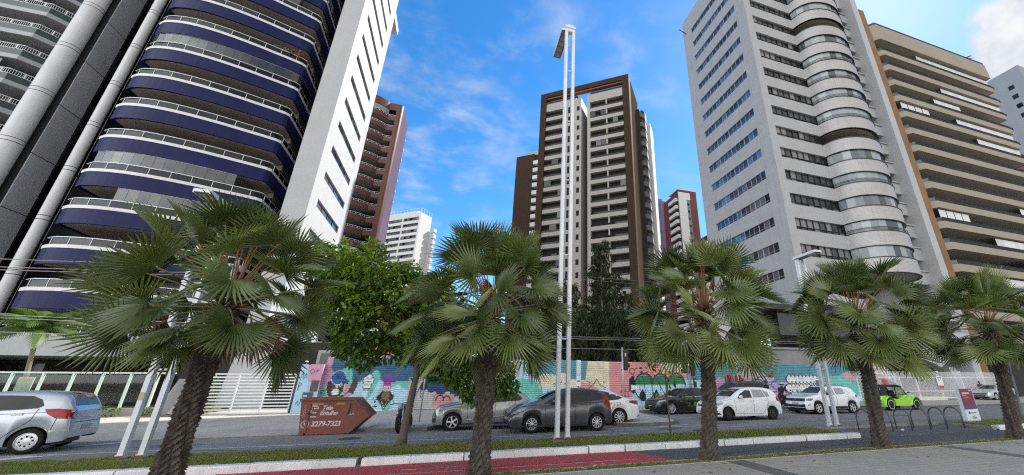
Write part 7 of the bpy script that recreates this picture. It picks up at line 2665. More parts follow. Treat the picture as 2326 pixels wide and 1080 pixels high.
KA = dict(L=3.94, W=1.70, r=0.30, axles=(0.78, 3.27), paint=paint_mat("silver_metallic", (0.42, 0.45, 0.49), 0.45, 0.30),
          top=[(0, .52), (.03, .66), (.12, .80), (.45, .92), (.9, 1.02), (1.05, 1.07), (1.5, 1.32), (1.85, 1.45), (2.3, 1.515), (2.8, 1.525), (3.2, 1.50), (3.55, 1.44), (3.66, 1.38), (3.82, 1.12), (3.90, .98), (3.93, .72), (3.94, .5)],
          belt=[(0, .48), (.10, .68), (.5, .82), (1.1, .94), (2, .99), (3, 1.04), (3.6, 1.08), (3.84, .96), (3.94, .5)],
          side=[[(1.38, 1.01), (2.24, 1.035), (2.24, 1.40), (1.95, 1.385), (1.6, 1.22)], [(2.29, 1.035), (2.9, 1.06), (3.22, 1.09), (3.30, 1.15), (3.20, 1.30), (3.0, 1.39), (2.6, 1.405), (2.29, 1.405)]],
          ws=[(-.64, 1.1), (.64, 1.1), (.5, 1.42), (-.5, 1.42)], rw=[(-.60, 1.13), (.60, 1.13), (.56, 1.22), (.50, 1.40), (-.50, 1.40), (-.56, 1.22)],
          doors=[[(1.2, .95), (1.25, .3), (2.26, .28), (2.28, 1.03)], [(2.26, .28), (2.75, .3), (2.95, .55), (3.2, .8), (3.25, 1.08)], [(3.62, .55), (3.66, 1.0)]],
          handles=[(2.12, .93), (2.92, .955)], mirror=(1.5, 1.03), handle_m=CHROME,
          lamps=[([(.12, .70), (.5, .80), (.6, .90), (.2, .82)], "headlight", CLRLT), ([(3.36, 1.06), (3.44, .95), (3.62, .83), (3.92, .80), (3.935, .90), (3.90, 1.02), (3.60, 1.07)], "tail_light", REDLT)],
          sidetrim=[([(1.0, .915), (2.2, .955), (3.45, .995), (3.45, .982), (2.2, .938), (1.0, .90)], "shoulder_line", mat("blue_grey_line", (0.12, 0.13, 0.2), None, 3, 0.4)), ([(1.2, .40), (2.5, .44), (2.7, .47), (2.7, .50), (1.2, .44)], "sill_highlight", ALLOY), ([(1.12, .19), (1.12, .24), (2.8, .24), (2.85, .20)], "sill_trim", BLKPL),
                    ([(3.45, .50), (3.85, .52), (3.9, .56), (3.5, .54)], "bumper_highlight", ALLOY)],  # pale alloy strips painted on as highlights along sill and bumper creases
          plates=[([(-.24, .50), (.24, .50), (.24, .63), (-.24, .63)], "number_plate", PLATE, 'rear'), ([(-.14, .82), (.14, .82), (.14, .86), (-.14, .86)], "rear_badge", CHROME, 'rear'), ([(-.2, 1.425), (.2, 1.425), (.2, 1.455), (-.2, 1.455)], "brake_lamp", REDLT, 'rear'), ([(-.62, .72), (-.62, .705), (.62, .705), (.62, .72)], "tailgate_gap", SEAM, 'rear'),
                   ([(-.6, .3), (.6, .3), (.55, .5), (-.55, .5)], "grille", BLKPL, 'front')],
          rim=('cap', 8, ALLOY), aerial=None, frac=.68)
make_car(KA, "silver hatchback leaving the frame at the left edge, red tail lamp towards us", (-11.62, 15.67, 0), math.pi + R(11))

SAND = dict(L=4.06, W=1.73, r=0.30, axles=(0.82, 3.41), paint=paint_mat("plain_white", (0.74, 0.75, 0.75), 0.0, 0.32), steer=R(14),
            top=[(0, .52), (.03, .66), (.10, .78), (.35, .88), (.8, .98), (1.05, 1.04), (1.5, 1.28), (1.9, 1.44), (2.35, 1.51), (2.85, 1.52), (3.25, 1.49), (3.55, 1.43), (3.7, 1.34), (3.88, 1.08), (3.98, .92), (4.04, .72), (4.06, .5)],
            belt=[(0, .48), (.10, .66), (.5, .82), (1.1, .94), (2, .985), (3, 1.02), (3.6, 1.05), (3.9, .94), (4.06, .5)],
            side=[[(1.42, 1.0), (2.28, 1.02), (2.28, 1.395), (2.0, 1.37), (1.62, 1.19)], [(2.37, 1.025), (3.08, 1.05), (2.98, 1.38), (2.37, 1.40)], [(3.13, 1.055), (3.36, 1.08), (3.28, 1.28), (3.03, 1.375)]],
            sideglass={1: CARGL, 2: CARGL},
            ws=[(-.64, 1.08), (.64, 1.08), (.52, 1.42), (-.52, 1.42)], rw=[(-.58, 1.1), (.58, 1.1), (.5, 1.36), (-.5, 1.36)],
            doors=[[(1.22, .95), (1.26, .32), (2.30, .28), (2.32, 1.02)], [(2.30, .28), (2.85, .3), (3.0, .52), (3.2, .78), (3.18, 1.05)], [(.35, .85), (1.1, .965)]],
            handles=[(2.18, .90), (3.05, .93)], mirror=(1.55, 1.02),
            lamps=[([(.06, .68), (.22, .66), (.46, .72), (.62, .83), (.42, .83), (.12, .77)], "headlight", CLRLT), ([(3.70, .90), (3.98, .76), (4.0, .96), (3.82, 1.1), (3.72, 1.06)], "tail_light", REDLT)],
            plates=[([(-.54, .62), (.54, .62), (.56, .68), (.12, .71), (-.12, .71), (-.56, .68)], "grille", BLKPL, 'front'), ([(-.66, .30), (-.45, .27), (.45, .27), (.66, .30), (.52, .40), (-.52, .40)], "lower_grille", BLKPL, 'front'), ([(.40, .67), (.60, .67), (.66, .76), (.42, .74)], "headlight", CLRLT, 'front'),
                    ([(-.22, .44), (.22, .44), (.22, .55), (-.22, .55)], "number_plate", PLATE, 'front')],
            sidetrim=[([(.12, .27), (.42, .29), (.30, .37), (.14, .36)], "air_vent", BLKPL)], rim=('cap', 5, STEELR), extra=[badge_diamond(.665)], frac=.62)
make_car(SAND, "white hatchback with black steel wheels between the third palm trunk and the motorcyclist", (14.22, 17.98, 0), math.pi - R(1.5))

TC = dict(L=4.22, W=1.76, r=0.33, axles=(0.86, 3.51), paint=paint_mat("cool_white", (0.72, 0.74, 0.75), 0.0, 0.32), sill=.27, fb=.26, rb=.32,
          top=[(0, .56), (.03, .76), (.10, .90), (.4, .98), (.85, 1.05), (1.1, 1.10), (1.5, 1.32), (1.85, 1.47), (2.3, 1.55), (2.9, 1.555), (3.4, 1.52), (3.75, 1.45), (3.9, 1.33), (4.06, 1.10), (4.16, .92), (4.21, .75), (4.22, .55)],
          belt=[(0, .52), (.10, .76), (.5, .90), (1.1, .98), (2, 1.02), (3, 1.06), (3.7, 1.10), (4.05, .98), (4.22, .5)],
          side=[[(1.42, 1.035), (2.30, 1.05), (2.30, 1.43), (1.98, 1.41), (1.6, 1.22)], [(2.39, 1.055), (3.10, 1.085), (3.04, 1.425), (2.39, 1.435)], [(3.16, 1.09), (3.62, 1.13), (3.45, 1.33), (3.10, 1.42)]],
          sideglass={0: CARGL, 1: CARGL, 2: CARGL},
          ws=[(-.66, 1.13), (.66, 1.13), (.54, 1.46), (-.54, 1.46)], rw=[(-.6, 1.14), (.6, 1.14), (.5, 1.4), (-.5, 1.4)],
          doors=[[(1.25, 1.0), (1.28, .45), (2.32, .40), (2.34, 1.05)], [(2.32, .40), (2.95, .42), (3.1, .6), (3.3, .85), (3.28, 1.1)]],
          handles=[(2.2, .93), (3.15, .96)], mirror=(1.55, 1.06), mirror_m=BLKPL,
          lamps=[([(.06, .74), (.30, .72), (.52, .80), (.50, .86), (.14, .86)], "headlight", mat("dark_lamp", (0.12, 0.13, 0.14), (0.05, 0.05, 0.06), 12, 0.12, coat=1.0)), ([(3.85, .90), (4.15, .86), (4.16, 1.0), (3.95, 1.05)], "tail_light", REDLT), ([(.10, .48), (.26, .48), (.28, .55), (.12, .55)], "fog_lamp", CLRLT)],
          plates=[([(-.70, .70), (.70, .70), (.72, .86), (-.72, .86)], "grille", BLKPL, 'front'), ([(-.72, .34), (-.62, .27), (.62, .27), (.72, .34), (.72, .56), (.4, .52), (-.4, .52), (-.72, .56)], "lower_grille", BLKPL, 'front'), ([(-.5, .41), (.5, .41), (.5, .435), (-.5, .435)], "bumper_bar", CHROME, 'front'),
                  ([(-.24, .53), (.24, .53), (.24, .66), (-.24, .66)], "number_plate", PLATE, 'front'), ([(-.05, .80), (0.05, .80), (0.03, .74), (-.03, .74)], "badge", CHROME, 'front')],
          sidetrim=[([(1.25, .28), (3.1, .28), (3.1, .42), (1.25, .42)], "sill_cladding", BLKPL),
                    ([(.86 + .42 * math.cos(math.pi * i / 10), .33 + .44 * math.sin(math.pi * i / 10)) for i in range(11)] + [(.86 + .375 * math.cos(math.pi * i / 10), .33 + .395 * math.sin(math.pi * i / 10)) for i in range(10, -1, -1)], "arch_trim", BLKPL),
                    ([(3.51 + .42 * math.cos(math.pi * i / 10), .33 + .44 * math.sin(math.pi * i / 10)) for i in range(11)] + [(3.51 + .375 * math.cos(math.pi * i / 10), .33 + .395 * math.sin(math.pi * i / 10)) for i in range(10, -1, -1)], "arch_trim", BLKPL)],
          rim=('spoke', 5, ALLOY), frac=.70)


def roof_rails(t, bvh, L_, W):
    for s in (1, -1):
        MB().tube([(L_ / 2 - 1.9, s * .52, 1.50), (L_ / 2 - 2.2, s * .54, 1.585), (L_ / 2 - 3.3, s * .54, 1.575), (L_ / 2 - 3.6, s * .52, 1.48)], 0.018, 6).build("roof_rail", BLKPL, t)


TC['extra'] = [roof_rails]
make_car(TC, "white crossover car with black wheel-arch trims behind the right street lamp", (21.88, 19.82, 0), math.pi)

BLKC = dict(CORO)
BLKC.update(paint=paint_mat("black_metallic", (0.014, 0.015, 0.018), 0.3, 0.25), rim=('spoke', 10, ALLOY), L=4.63, extra=[], sidetrim=[([(1.45, .945), (2.6, .955), (3.75, 1.02), (3.75, 1.005), (2.6, .94), (1.45, .93)], "chrome_strip", CHROME)],
            plates=[([(-.6, .3), (.6, .3), (.55, .6), (-.55, .6)], "grille", BLKPL, 'front'), ([(-.22, .36), (.22, .36), (.22, .48), (-.22, .48)], "number_plate", PLATE, 'front')], handle_m=CHROME)
make_car(BLKC, "glossy black sedan behind the third palm trunk and the thin young tree", (13.75, 22.35, 0), math.pi)

SUV = dict(L=4.65, W=1.85, r=0.36, axles=(0.9, 3.6), paint=paint_mat("dark_blue_black", (0.020, 0.022, 0.032), 0.3, 0.3), sill=.3, fb=.3, rb=.4,
           top=[(0, .65), (.03, .85), (.12, 1.0), (.5, 1.07), (1.0, 1.12), (1.3, 1.17), (1.7, 1.45), (2.0, 1.62), (2.4, 1.72), (3.2, 1.745), (4.0, 1.72), (4.4, 1.66), (4.5, 1.5), (4.6, 1.1), (4.64, .8), (4.65, .6)],
           belt=[(0, .6), (.12, .85), (.6, 1.0), (1.3, 1.07), (2.5, 1.11), (3.8, 1.15), (4.4, 1.16), (4.6, 1.0), (4.65, .55)],
           side=[[(1.5, 1.13), (2.45, 1.15), (2.45, 1.58), (2.1, 1.56), (1.75, 1.36)], [(2.53, 1.15), (3.35, 1.17), (3.35, 1.60), (2.53, 1.59)], [(3.43, 1.18), (4.3, 1.21), (4.2, 1.58), (3.43, 1.60)]],
           ws=[(-.68, 1.2), (.68, 1.2), (.56, 1.62), (-.56, 1.62)], rw=[(-.6, 1.2), (.6, 1.2), (.55, 1.6), (-.55, 1.6)], doors=[], handles=[(2.35, 1.03), (3.25, 1.06)], handle_m=CHROME, mirror=(1.6, 1.15),
           lamps=[([(.1, .86), (.5, .92), (.5, .99), (.15, .95)], "headlight", CLRLT), ([(4.35, 1.0), (4.6, .95), (4.6, 1.2), (4.4, 1.22)], "tail_light", REDLT)], plates=[([(-.6, .5), (.6, .5), (.6, .85), (-.6, .85)], "grille", BLKPL, 'front')],
           sidetrim=[([(1.4, 1.095), (4.3, 1.16), (4.3, 1.14), (1.4, 1.075)], "chrome_strip", CHROME)], rim=('spoke', 5, ALLOY), tum=.28)


def roof_bars(t, bvh, L_, W):
    for x in (2.35, 3.55):
        for s in (1, -1):
            MB().box(L_ / 2 - x - 0.05, s * 0.60 - 0.03, 1.68, L_ / 2 - x + 0.05, s * 0.60 + 0.03, 1.80).build("bar_foot", BLKPL, t)
        MB().box(L_ / 2 - x - 0.04, -0.62, 1.802, L_ / 2 - x + 0.04, 0.62, 1.83).build("roof_bar", BLKPL, t)


SUV['extra'] = [roof_bars]
make_car(SUV, "dark tall estate car with roof bars parked on the pavement before the red graffiti letters", (20.45, 25.95, 0.115), math.pi)

SIL = dict(CORO)
SIL.update(paint=paint_mat("pale_silver", (0.45, 0.48, 0.51), 0.4, 0.32), rim=('spoke', 6, ALLOY), extra=[], plates=[([(-.6, .5), (.6, .5), (.6, .62), (-.6, .62)], "grille", BLKPL, 'front'), ([(-.5, .3), (.5, .3), (.5, .45), (-.5, .45)], "lower_grille", BLKPL, 'front'), ([(.42, .62), (.72, .62), (.7, .74), (.46, .72)], "headlight", CLRLT, 'front')],
           sidetrim=[([(1.4, .50), (3.3, .50), (3.3, .55), (1.4, .55)], "side_strip", ALLOY), ([(1.4, .28), (3.3, .28), (3.3, .32), (1.4, .32)], "sill_strip", ALLOY)])
make_car(SIL, "pale silver sedan parked by the white pale fence at the right edge", (53.3, 27.35, 0.115), math.pi)

# ------------------------------------------------------------------ green beach buggy
LIME = paint_mat("lime_gelcoat", (0.30, 0.60, 0.035), 0.0, 0.3)
SOFT = mat("black_canvas", (0.018, 0.018, 0.02), (0.012, 0.012, 0.013), 6, 0.85)
bg = thing("beach_buggy", "lime green open beach buggy with black canvas top and fat tyres", "buggy", (29.2, 20.75, 0), 0)
bg.scale = (0.9, 0.95, 0.93)
tub = [(-1.95, .62), (-1.9, .98), (-1.2, 1.0), (-0.95, .82), (-0.3, .72), (0.15, .80), (0.55, .98), (0.95, 1.06), (1.75, 0.98), (2.05, .78), (2.1, .62), (1.9, .45), (1.2, .32), (-1.2, .32), (-1.7, .42)]
bgm = bmesh.new()
for_mb = MB().prism(tub, -0.62, 0.62, 'y')
o = for_mb.build("body", LIME, bg)
bvm = o.modifiers.new("soft_edges", 'BEVEL'); bvm.width = 0.07; bvm.segments = 3; bvm.limit_method = 'ANGLE'; bvm.angle_limit = R(40)
for pl_ in o.data.polygons:
    pl_.use_smooth = True
o.data.set_sharp_from_angle(angle=R(50))
bgm.free()
for s in (1, -1):
    for cx, rr, x0, x1 in ((1.35, .52, -18, 175), (-1.38, .54, 10, 195)):
        f_ = MB()
        n = 16
        V, F = [], []
        for i in range(n + 1):
            a = R(x0 + (x1 - x0) * i / n)
            for yy, k in ((0.45, 1.0), (0.62, 1.04), (0.82, 1.02), (0.86, 0.94)):
                V.append((cx + rr * k * math.cos(a), s * yy, .38 + rr * k * math.sin(a) * 1.02))
        for i in range(n):
            for k in range(3):
                F.append((i * 4 + k, i * 4 + k + 1, i * 4 + 5 + k, i * 4 + 4 + k))
        f_.add(V, F, 0, True)
        f_.build("fender", LIME, bg)
    sd_ = [(-1.0, .80), (-0.3, .69), (0.2, .77), (0.85, .99), (0.98, .40), (0.8, .30), (-0.85, .30), (-0.95, .5)]
    MB().prism(sd_, min(s * 0.60, s * 0.80), max(s * 0.60, s * 0.80), 'y').build("side_pod", LIME, bg)
for x, rr, w in ((1.35, .385, .24), (-1.38, .40, .28)):
    for s in (1, -1):
        w_ = wheel(bg, x, s * 0.70, rr, s, 'spoke', 5, STEELR, w, frac=.62)
        MB().lathe([(rr * .66, s * (w / 2 + .001)), (rr * .74, s * (w / 2 + .004)), (rr * .78, s * (w / 2 - .002))], 32, axis='y').build("tyre_ring", mat("pale_green_ring", (0.42, 0.50, 0.34), None, 3, 0.6), w_)
cg_ = MB()
for s in (1, -1):
    cg_.tube([(0.85, s * .58, 1.0), (0.35, s * .56, 1.62), (-0.2, s * .58, 1.70), (-1.75, s * .58, 1.52), (-1.85, s * .58, .95)], 0.03, 7)
    cg_.tube([(-0.35, s * .58, .75), (-0.2, s * .58, 1.70)], 0.03, 7).tube([(-1.0, s * .58, .85), (-0.95, s * .58, 1.12), (-0.55, s * .58, 1.12), (-0.4, s * .58, .85)], 0.025, 6)
cg_.build("roll_cage", BLKPL, bg)
MB().prism([(0.42, 1.63), (-0.2, 1.73), (-1.0, 1.70), (-1.85, 1.56), (-1.85, 1.51), (-1.0, 1.64), (-0.2, 1.67), (0.45, 1.58)], -0.64, 0.64, 'y').build("canvas_top", SOFT, bg)
for s in (1, -1):
    MB().prism([(-1.87, .98), (-1.86, 1.50), (-1.28, 1.57), (-1.22, 1.02)], min(s * .60, s * .62), max(s * .60, s * .62), 'y').build("canvas_side", SOFT, bg)
MB().add([(0.90, -.56, 1.03), (0.90, .56, 1.03), (0.42, .52, 1.58), (0.42, -.52, 1.58)], [(0, 1, 2, 3)]).build("windscreen", clear_glass("buggy_glass", (0.6, 0.68, 0.66), 0.15), bg)
ws_ = MB()
q = [(0.90, -.56, 1.03), (0.90, .56, 1.03), (0.42, .52, 1.58), (0.42, -.52, 1.58), (0.90, -.56, 1.03)]
for a, b in zip(q, q[1:]):
    ws_.tube([a, b], 0.028, 6)
ws_.build("windscreen_frame", BLKPL, bg)
st = MB()
for sx in (-0.15, -1.05):
    for s in (1, -1):
        st.obox((sx - 0.22, s * .30, 1.02), (0.14, 0.42, 0.62), (0, -0.2, 0)).obox((sx, s * .30, .76), (0.46, 0.42, 0.14))
st.build("seat", SOFT, bg)
MB().lathe([(0.17, -0.015), (0.185, 0.0), (0.17, 0.015), (0.155, 0)], 20, (0.42, .30, 1.13), 'x').tube([(0.42, .30, 1.13), (0.75, .30, .98)], 0.025, 6).build("steering_wheel", BLKPL, bg)
MB().box(2.06, -.7, .50, 2.14, .7, .60).tube([(1.95, -.4, .62), (2.16, -.4, .62)], 0.03, 6).tube([(1.95, .4, .62), (2.16, .4, .62)], 0.03, 6).build("front_bumper", CHROME, bg)
for s in (1, -1):
    MB().lathe([(0, .05), (.09, .03), (.10, -.02), (.06, -.10), (0, -.12)], 14, (1.98, s * .5, .86), 'x').build("headlight", CLRLT, bg, angle=50)
MB().tube([(0.78, -.60, 1.14), (0.72, -.78, 1.18)], 0.012, 5).obox((0.72, -.84, 1.2), (.06, .14, .10)).build("mirror", BLKPL, bg)
MB().box(-2.0, -.5, .42, -1.6, .5, .62).build("engine", BLKPL, bg)

# ------------------------------------------------------------------ motorcycles
def motorcycle(label, loc, rz, tank, lean=0.0, flash=None):
    t = thing("motorcycle", label, "motorcycle", loc, rz, "motorcycles by the kerb")
    t.rotation_euler = (lean, 0, rz)
    TK = mat("tank_" + label.split()[0], tank, None, 3, 0.3, coat=0.8)
    for x, w in ((0.66, 0.10), (-0.66, 0.13)):
        o = MB().lathe([(.24, -w / 2), (.285, -w / 2), (.305, -w / 4), (.31, 0), (.305, w / 4), (.285, w / 2), (.24, w / 2)], 28, axis='y').build("wheel", TYRE, t, angle=60)
        o.location = (x, 0, .31)
        rm = MB().lathe([(.24, -w / 3), (.22, -w / 3), (.22, w / 3), (.24, w / 3)], 24, axis='y').lathe([(.05, -.06), (.05, .06)], 10, axis='y')
        for i in range(6):
            a = math.pi * i / 3
            rm.obox((.14 * math.cos(a), 0, .14 * math.sin(a)), (.18, .03, .03), (0, -a, 0))
        rm.lathe([(0.0, -.075), (.12, -.075), (.12, -.07), (0, -.07)], 16, axis='y')
        rm.build("rim", STEELR, o)
    MB().tube([(.66, -.09, .31), (.40, -.09, .92)], .025, 7).tube([(.66, .09, .31), (.40, .09, .92)], .025, 7).build("fork", ALLOY, t)
    MB().tube([(.36, -.38, 1.02), (.40, -.22, 1.02), (.42, 0, .98), (.40, .22, 1.02), (.36, .38, 1.02)], .016, 6).tube([(.36, -.40, 1.02), (.36, -.28, 1.02)], .022, 6).tube([(.36, .40, 1.02), (.36, .28, 1.02)], .022, 6).build("handlebar", BLKPL, t)
    MB().obox((.08, 0, .82), (.50, .26, .22), (0, .12, 0)).obox((.05, 0, .90), (.34, .2, .1), (0, .1, 0)).build("tank", TK, t)
    MB().obox((-.42, 0, .80), (.66, .26, .10), (0, .08, 0)).obox((-.85, 0, .80), (.3, .18, .09), (0, .25, 0)).build("seat", SOFT, t)
    MB().obox((0.0, 0, .45), (.42, .30, .36)).obox((0.1, 0, .60), (.3, .22, .2)).tube([(-.66, .1, .31), (-.1, .1, .42)], .03, 6).tube([(-.66, -.1, .31), (-.1, -.1, .42)], .03, 6).tube([(.4, 0, .90), (.25, 0, .35), (-.2, 0, .25)], .03, 6).build("engine", BLKPL, t)
    MB().tube([(.15, -.14, .35), (-.2, -.16, .28), (-.85, -.17, .42)], [.025, .035, .05], 8).build("exhaust", ALLOY, t)
    MB().lathe([(0, .07), (.075, .04), (.09, -.03), (.05, -.10), (0, -.11)], 14, (.55, 0, .86), 'x').build("headlight", CLRLT, t, angle=60)
    MB().box(.62, -.05, .60, .70, .05, .64).obox((.70, 0, .645), (.36, .11, .02), (0, .15, 0)).obox((-.80, 0, .66), (.42, .13, .02), (0, -.3, 0)).build("mudguard", TK if flash is None else BLKPL, t)
    for s in (1, -1):
        MB().tube([(.37, s * .26, 1.03), (.34, s * .34, 1.20)], .008, 5).obox((.34, s * .37, 1.24), (.02, .12, .08)).build("mirror", BLKPL, t)
    MB().tube([(-.05, .12, .28), (.0, .30, .02)], .012, 5).build("kick_stand", BLKPL, t)
    if flash:
        f_ = MB()
        for s in (1, -1):
            f_.obox((.18, s * .15, .80), (.30, .03, .05), (0, .6, 0)).obox((.28, s * .145, .70), (.24, .03, .04), (0, .9, 0))
        f_.build("flash", mat("flash_" + label.split()[0], flash, None, 2, 0.4), t)
    return t


motorcycle("dark motorcycle with yellow-green stripes parked at the kerb beside the slim tree trunk", (-1.42, 17.62, 0), R(-100), (0.02, 0.022, 0.02), 0.14, (0.42, 0.42, 0.10))
motorcycle("black motorcycle ridden by the man in the pale helmet", (21.30, 22.25, 0), R(-98), (0.03, 0.03, 0.032))
motorcycle("red and black motorcycle standing beside the rider, close to the white crossover's nose", (22.40, 22.05, 0), R(-80), (0.03, 0.028, 0.03), 0.08, (0.45, 0.46, 0.46))


# ------------------------------------------------------------------ people
SKINM = mat("brown_skin", (0.16, 0.085, 0.055), (0.13, 0.07, 0.045), 6, 0.55)
BLKT = mat("black_cloth", (0.014, 0.014, 0.016), (0.010, 0.010, 0.011), 8, 0.9)
DRKT = mat("dark_denim", (0.022, 0.025, 0.035), (0.016, 0.018, 0.026), 8, 0.9)
HAIR = mat("black_hair", (0.012, 0.010, 0.009), None, 20, 0.7)


def fuse(name, shapes, m, parent, vox=0.022, sm=6):
    """one continuous skin grown over limbs and masses"""
    mb = MB()
    for s in shapes:
        if s[0] == 'limb':
            pts, rs_ = s[1], s[2]
            mb.tube(pts, rs_, 12)
            for p, r in ((pts[0], rs_[0]), (pts[-1], rs_[-1])):
                mb.lathe([(0.001, -r)] + [(r * math.cos(a * math.pi / 8), r * math.sin(a * math.pi / 8)) for a in range(-3, 4)] + [(0.001, r)], 10, p)
        else:
            c, (rx, ry, rz_) = s[1], s[2]
            n0 = len(mb.v)
            mb.lathe([(0.001, -1)] + [(math.cos(a * math.pi / 12), math.sin(a * math.pi / 12)) for a in range(-5, 6)] + [(0.001, 1)], 14)
            for i in range(n0, len(mb.v)):
                v = mb.v[i]
                mb.v[i] = (c[0] + v[0] * rx, c[1] + v[1] * ry, c[2] + v[2] * rz_)
    o = mb.build(name, m)
    a = o.modifiers.new("fuse", 'REMESH'); a.mode = 'VOXEL'; a.voxel_size = vox; a.use_smooth_shade = True
    b = o.modifiers.new("relax", 'SMOOTH'); b.iterations = sm; b.factor = 0.5
    dg = bpy.context.evaluated_depsgraph_get()
    me = bpy.data.meshes.new_from_object(o.evaluated_get(dg))
    bpy.data.objects.remove(o)
    me.materials.clear(); me.materials.append(m)
    return link(name, me, parent)


def person(label, loc, rz, J, top=BLKT, legs=DRKT, helmet=None, afro=False, sleeves=0.55):
    """J: joints in metres, figure facing +X; l/r pairs for shoulder, elbow, wrist, hip, knee, ankle"""
    t = thing("person", label, "person", loc, rz)
    V3 = Vector
    hd, nk, ch, pv = V3(J['head']), V3(J['neck']), V3(J['chest']), V3(J['pelvis'])
    body = [('ball', hd, (.095, .075, .12)), ('ball', hd + V3((.045, 0, -.07)), (.05, .05, .05)), ('limb', [hd + V3((-.02, 0, -.08)), nk], [.058, .06]),
            ('ball', hd + V3((.098, 0, -.015)), (.018, .016, .026)), ('ball', hd + V3((0, .078, -.01)), (.02, .012, .03)), ('ball', hd + V3((0, -.078, -.01)), (.02, .012, .03)),
            ('limb', [nk, ch, (ch + pv) / 2, pv], [.07, .14, .125, .135])]
    shirt = [('limb', [nk + V3((0, 0, -.03)), ch, (ch + pv) / 2, pv + V3((0, 0, .02))], [.10, .165, .148, .155])]
    pants = [('limb', [pv + V3((0, 0, .05)), pv], [.15, .155])]
    shoes = []
    for s in ('l', 'r'):
        sh, el, wr, hp_, kn, an = (V3(J[k + s]) for k in ('sh', 'el', 'wr', 'hp', 'kn', 'an'))
        body += [('limb', [sh, el, wr], [.052, .042, .028]), ('limb', [ch + V3((0, 0, .06)), sh], [.08, .058]), ('limb', [hp_, kn, an], [.085, .056, .038])]
        hdv = (wr - el).normalized()
        side = hdv.cross(V3((0, 0, 1)))
        side = side.normalized() if side.length > .05 else V3((0, 1, 0))
        palm = wr + hdv * .05
        body.append(('ball', palm, (.035, .035, .035)))
        for i, ln in enumerate((.075, .085, .08, .062)):
            b0 = palm + side * (.03 - .02 * i) + hdv * .02
            body.append(('limb', [b0, b0 + hdv * ln * .55, b0 + hdv * ln * .7 + V3((0, 0, -.035))], [.010, .009, .008]))
        body.append(('limb', [palm + side * .03, palm + side * .055 + hdv * .03], [.012, .010]))
        cut = sh.lerp(el, .9 if sleeves > .6 else sleeves + .3)
        shirt += [('limb', [ch + V3((0, 0, .06)), sh], [.10, .075]), ('limb', [sh, cut], [.07, .058])]
        pants += [('limb', [pv, hp_, kn, an + V3((0, 0, .05))], [.12, .105, .074, .062])]
        fw = V3((1, 0, 0))
        shoes.append((an, fw))
    fuse("body", body, SKINM, t, .016, 4)
    fuse("shirt", shirt, top, t)
    fuse("trousers", pants, legs, t)
    for an, fw in shoes:
        fuse("shoe", [('ball', an + Vector((.05, 0, -.035)), (.13, .047, .045)), ('ball', an + Vector((-.02, 0, .0)), (.06, .045, .06))], BLKPL, t, .015, 3)
    fe = MB()
    for s in (1, -1):
        fe.lathe([(0.001, -.010), (.012, 0), (.001, .010)], 8, (hd.x + .088, hd.y + s * .03, hd.z + .012), 'x')
    fe.box(hd.x + .078, hd.y - .022, hd.z - .066, hd.x + .098, hd.y + .022, hd.z - .058)
    fe.build("face_detail", HAIR, t)
    if helmet:
        fuse("helmet", [('ball', hd + Vector((-.01, 0, .03)), (.145, .125, .135)), ('ball', hd + Vector((.02, 0, -.06)), (.12, .11, .08))], helmet, t, .02, 4)
        MB().lathe([(.145, .03), (.15, .0), (.142, -.04)], 24, (hd.x + .008, hd.y, hd.z - .01)).build("visor", mat("dark_visor", (0.01, 0.01, 0.012), None, 3, 0.08), t)
    else:
        r = (.13, .125, .13) if afro else (.10, .085, .10)
        fuse("hair", [('ball', hd + Vector((-.03, 0, .045)), r)], HAIR, t, .018, 3)
    return t


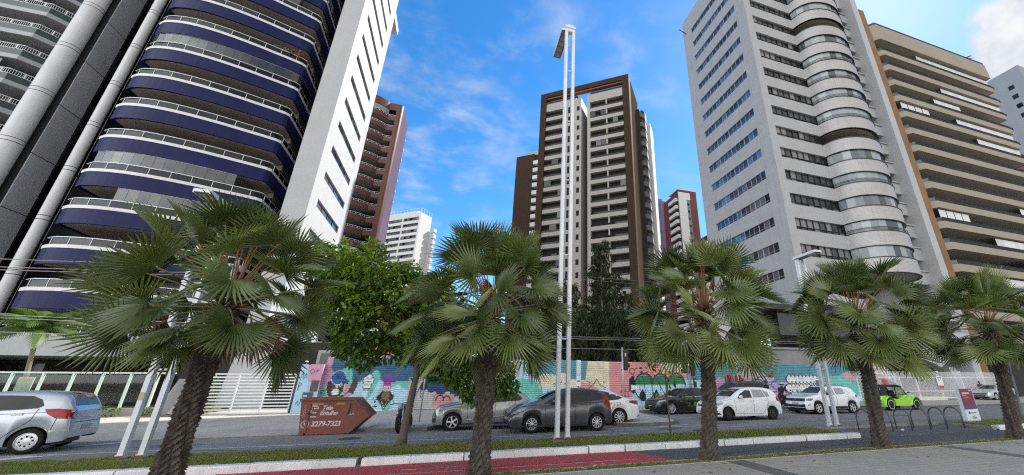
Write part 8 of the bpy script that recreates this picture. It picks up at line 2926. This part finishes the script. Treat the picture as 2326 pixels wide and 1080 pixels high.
rider = dict(head=(.02, 0, 1.62), neck=(-.02, 0, 1.44), chest=(-.08, 0, 1.26), pelvis=(-.28, 0, .92), shl=(-.06, .20, 1.36), shr=(-.06, -.20, 1.36), ell=(.06, .34, 1.16), elr=(.06, -.34, 1.16), wrl=(.30, .36, 1.05), wrr=(.30, -.36, 1.05),
             hpl=(-.25, .12, .90), hpr=(-.25, -.12, .90), knl=(.10, .24, .72), knr=(.02, -.26, .60), anl=(-.05, .34, .10), anr=(-.08, -.30, .12))
person("motorcyclist in black with a pale helmet astride a motorcycle, facing us", (21.30, 22.25, 0), R(-98), rider, helmet=mat("pale_helmet", (0.42, 0.44, 0.46), (0.2, 0.2, 0.22), 8, 0.25))
stand = dict(head=(.03, 0, 1.64), neck=(0, 0, 1.46), chest=(0, 0, 1.28), pelvis=(-.02, 0, .95), shl=(0, .19, 1.40), shr=(0, -.19, 1.40), ell=(.03, .24, 1.14), elr=(.10, -.23, 1.14), wrl=(.20, .20, .98), wrr=(.28, -.12, 1.18),
             hpl=(-.01, .10, .90), hpr=(-.01, -.10, .90), knl=(.03, .11, .50), knr=(.01, -.11, .50), anl=(-.02, .12, .09), anr=(0, -.12, .09))
person("standing person in dark clothes with bushy hair behind the white hatchback's roof", (21.9, 24.3, 0.115), R(170), stand, afro=True, top=BLKT, legs=mat("pale_jeans", (0.30, 0.34, 0.42), None, 6, 0.9))
person("person in maroon and black standing by the silver sedan's bonnet at the white fence", (53.6, 28.42, 0.115), R(-120), stand, top=mat("maroon_check", (0.10, 0.03, 0.045), (0.03, 0.015, 0.02), 14, 0.9), legs=BLKT)
drv = dict(head=(.05, 0, 1.32), neck=(0, 0, 1.16), chest=(-.05, 0, 1.0), pelvis=(-.12, 0, .86), shl=(-.02, .19, 1.10), shr=(-.02, -.19, 1.10), ell=(.16, .25, .95), elr=(.16, -.22, .95), wrl=(.42, .16, 1.12), wrr=(.42, -.14, 1.12),
           hpl=(-.06, .10, .84), hpr=(-.06, -.10, .84), knl=(.40, .14, .92), knr=(.40, -.12, .92), anl=(.70, .14, .62), anr=(.70, -.12, .62))
person("driver in black sitting at the wheel of the lime green buggy", (29.1, 21.05, -0.06), 0.0, drv)
pb_ = MB().obox((0, 0, 0.18), (0.22, 0.30, 0.36)).tube([(0, -.1, .36), (0, 0, .42), (0, .1, .36)], .015, 5).build("coral_bag", mat("coral_fabric", (0.5, 0.13, 0.11), None, 5, 0.8))
pb_.location = (28.7, 20.55, 1.60)
tag(pb_, "coral red bag on top of the lime green buggy", "bag")
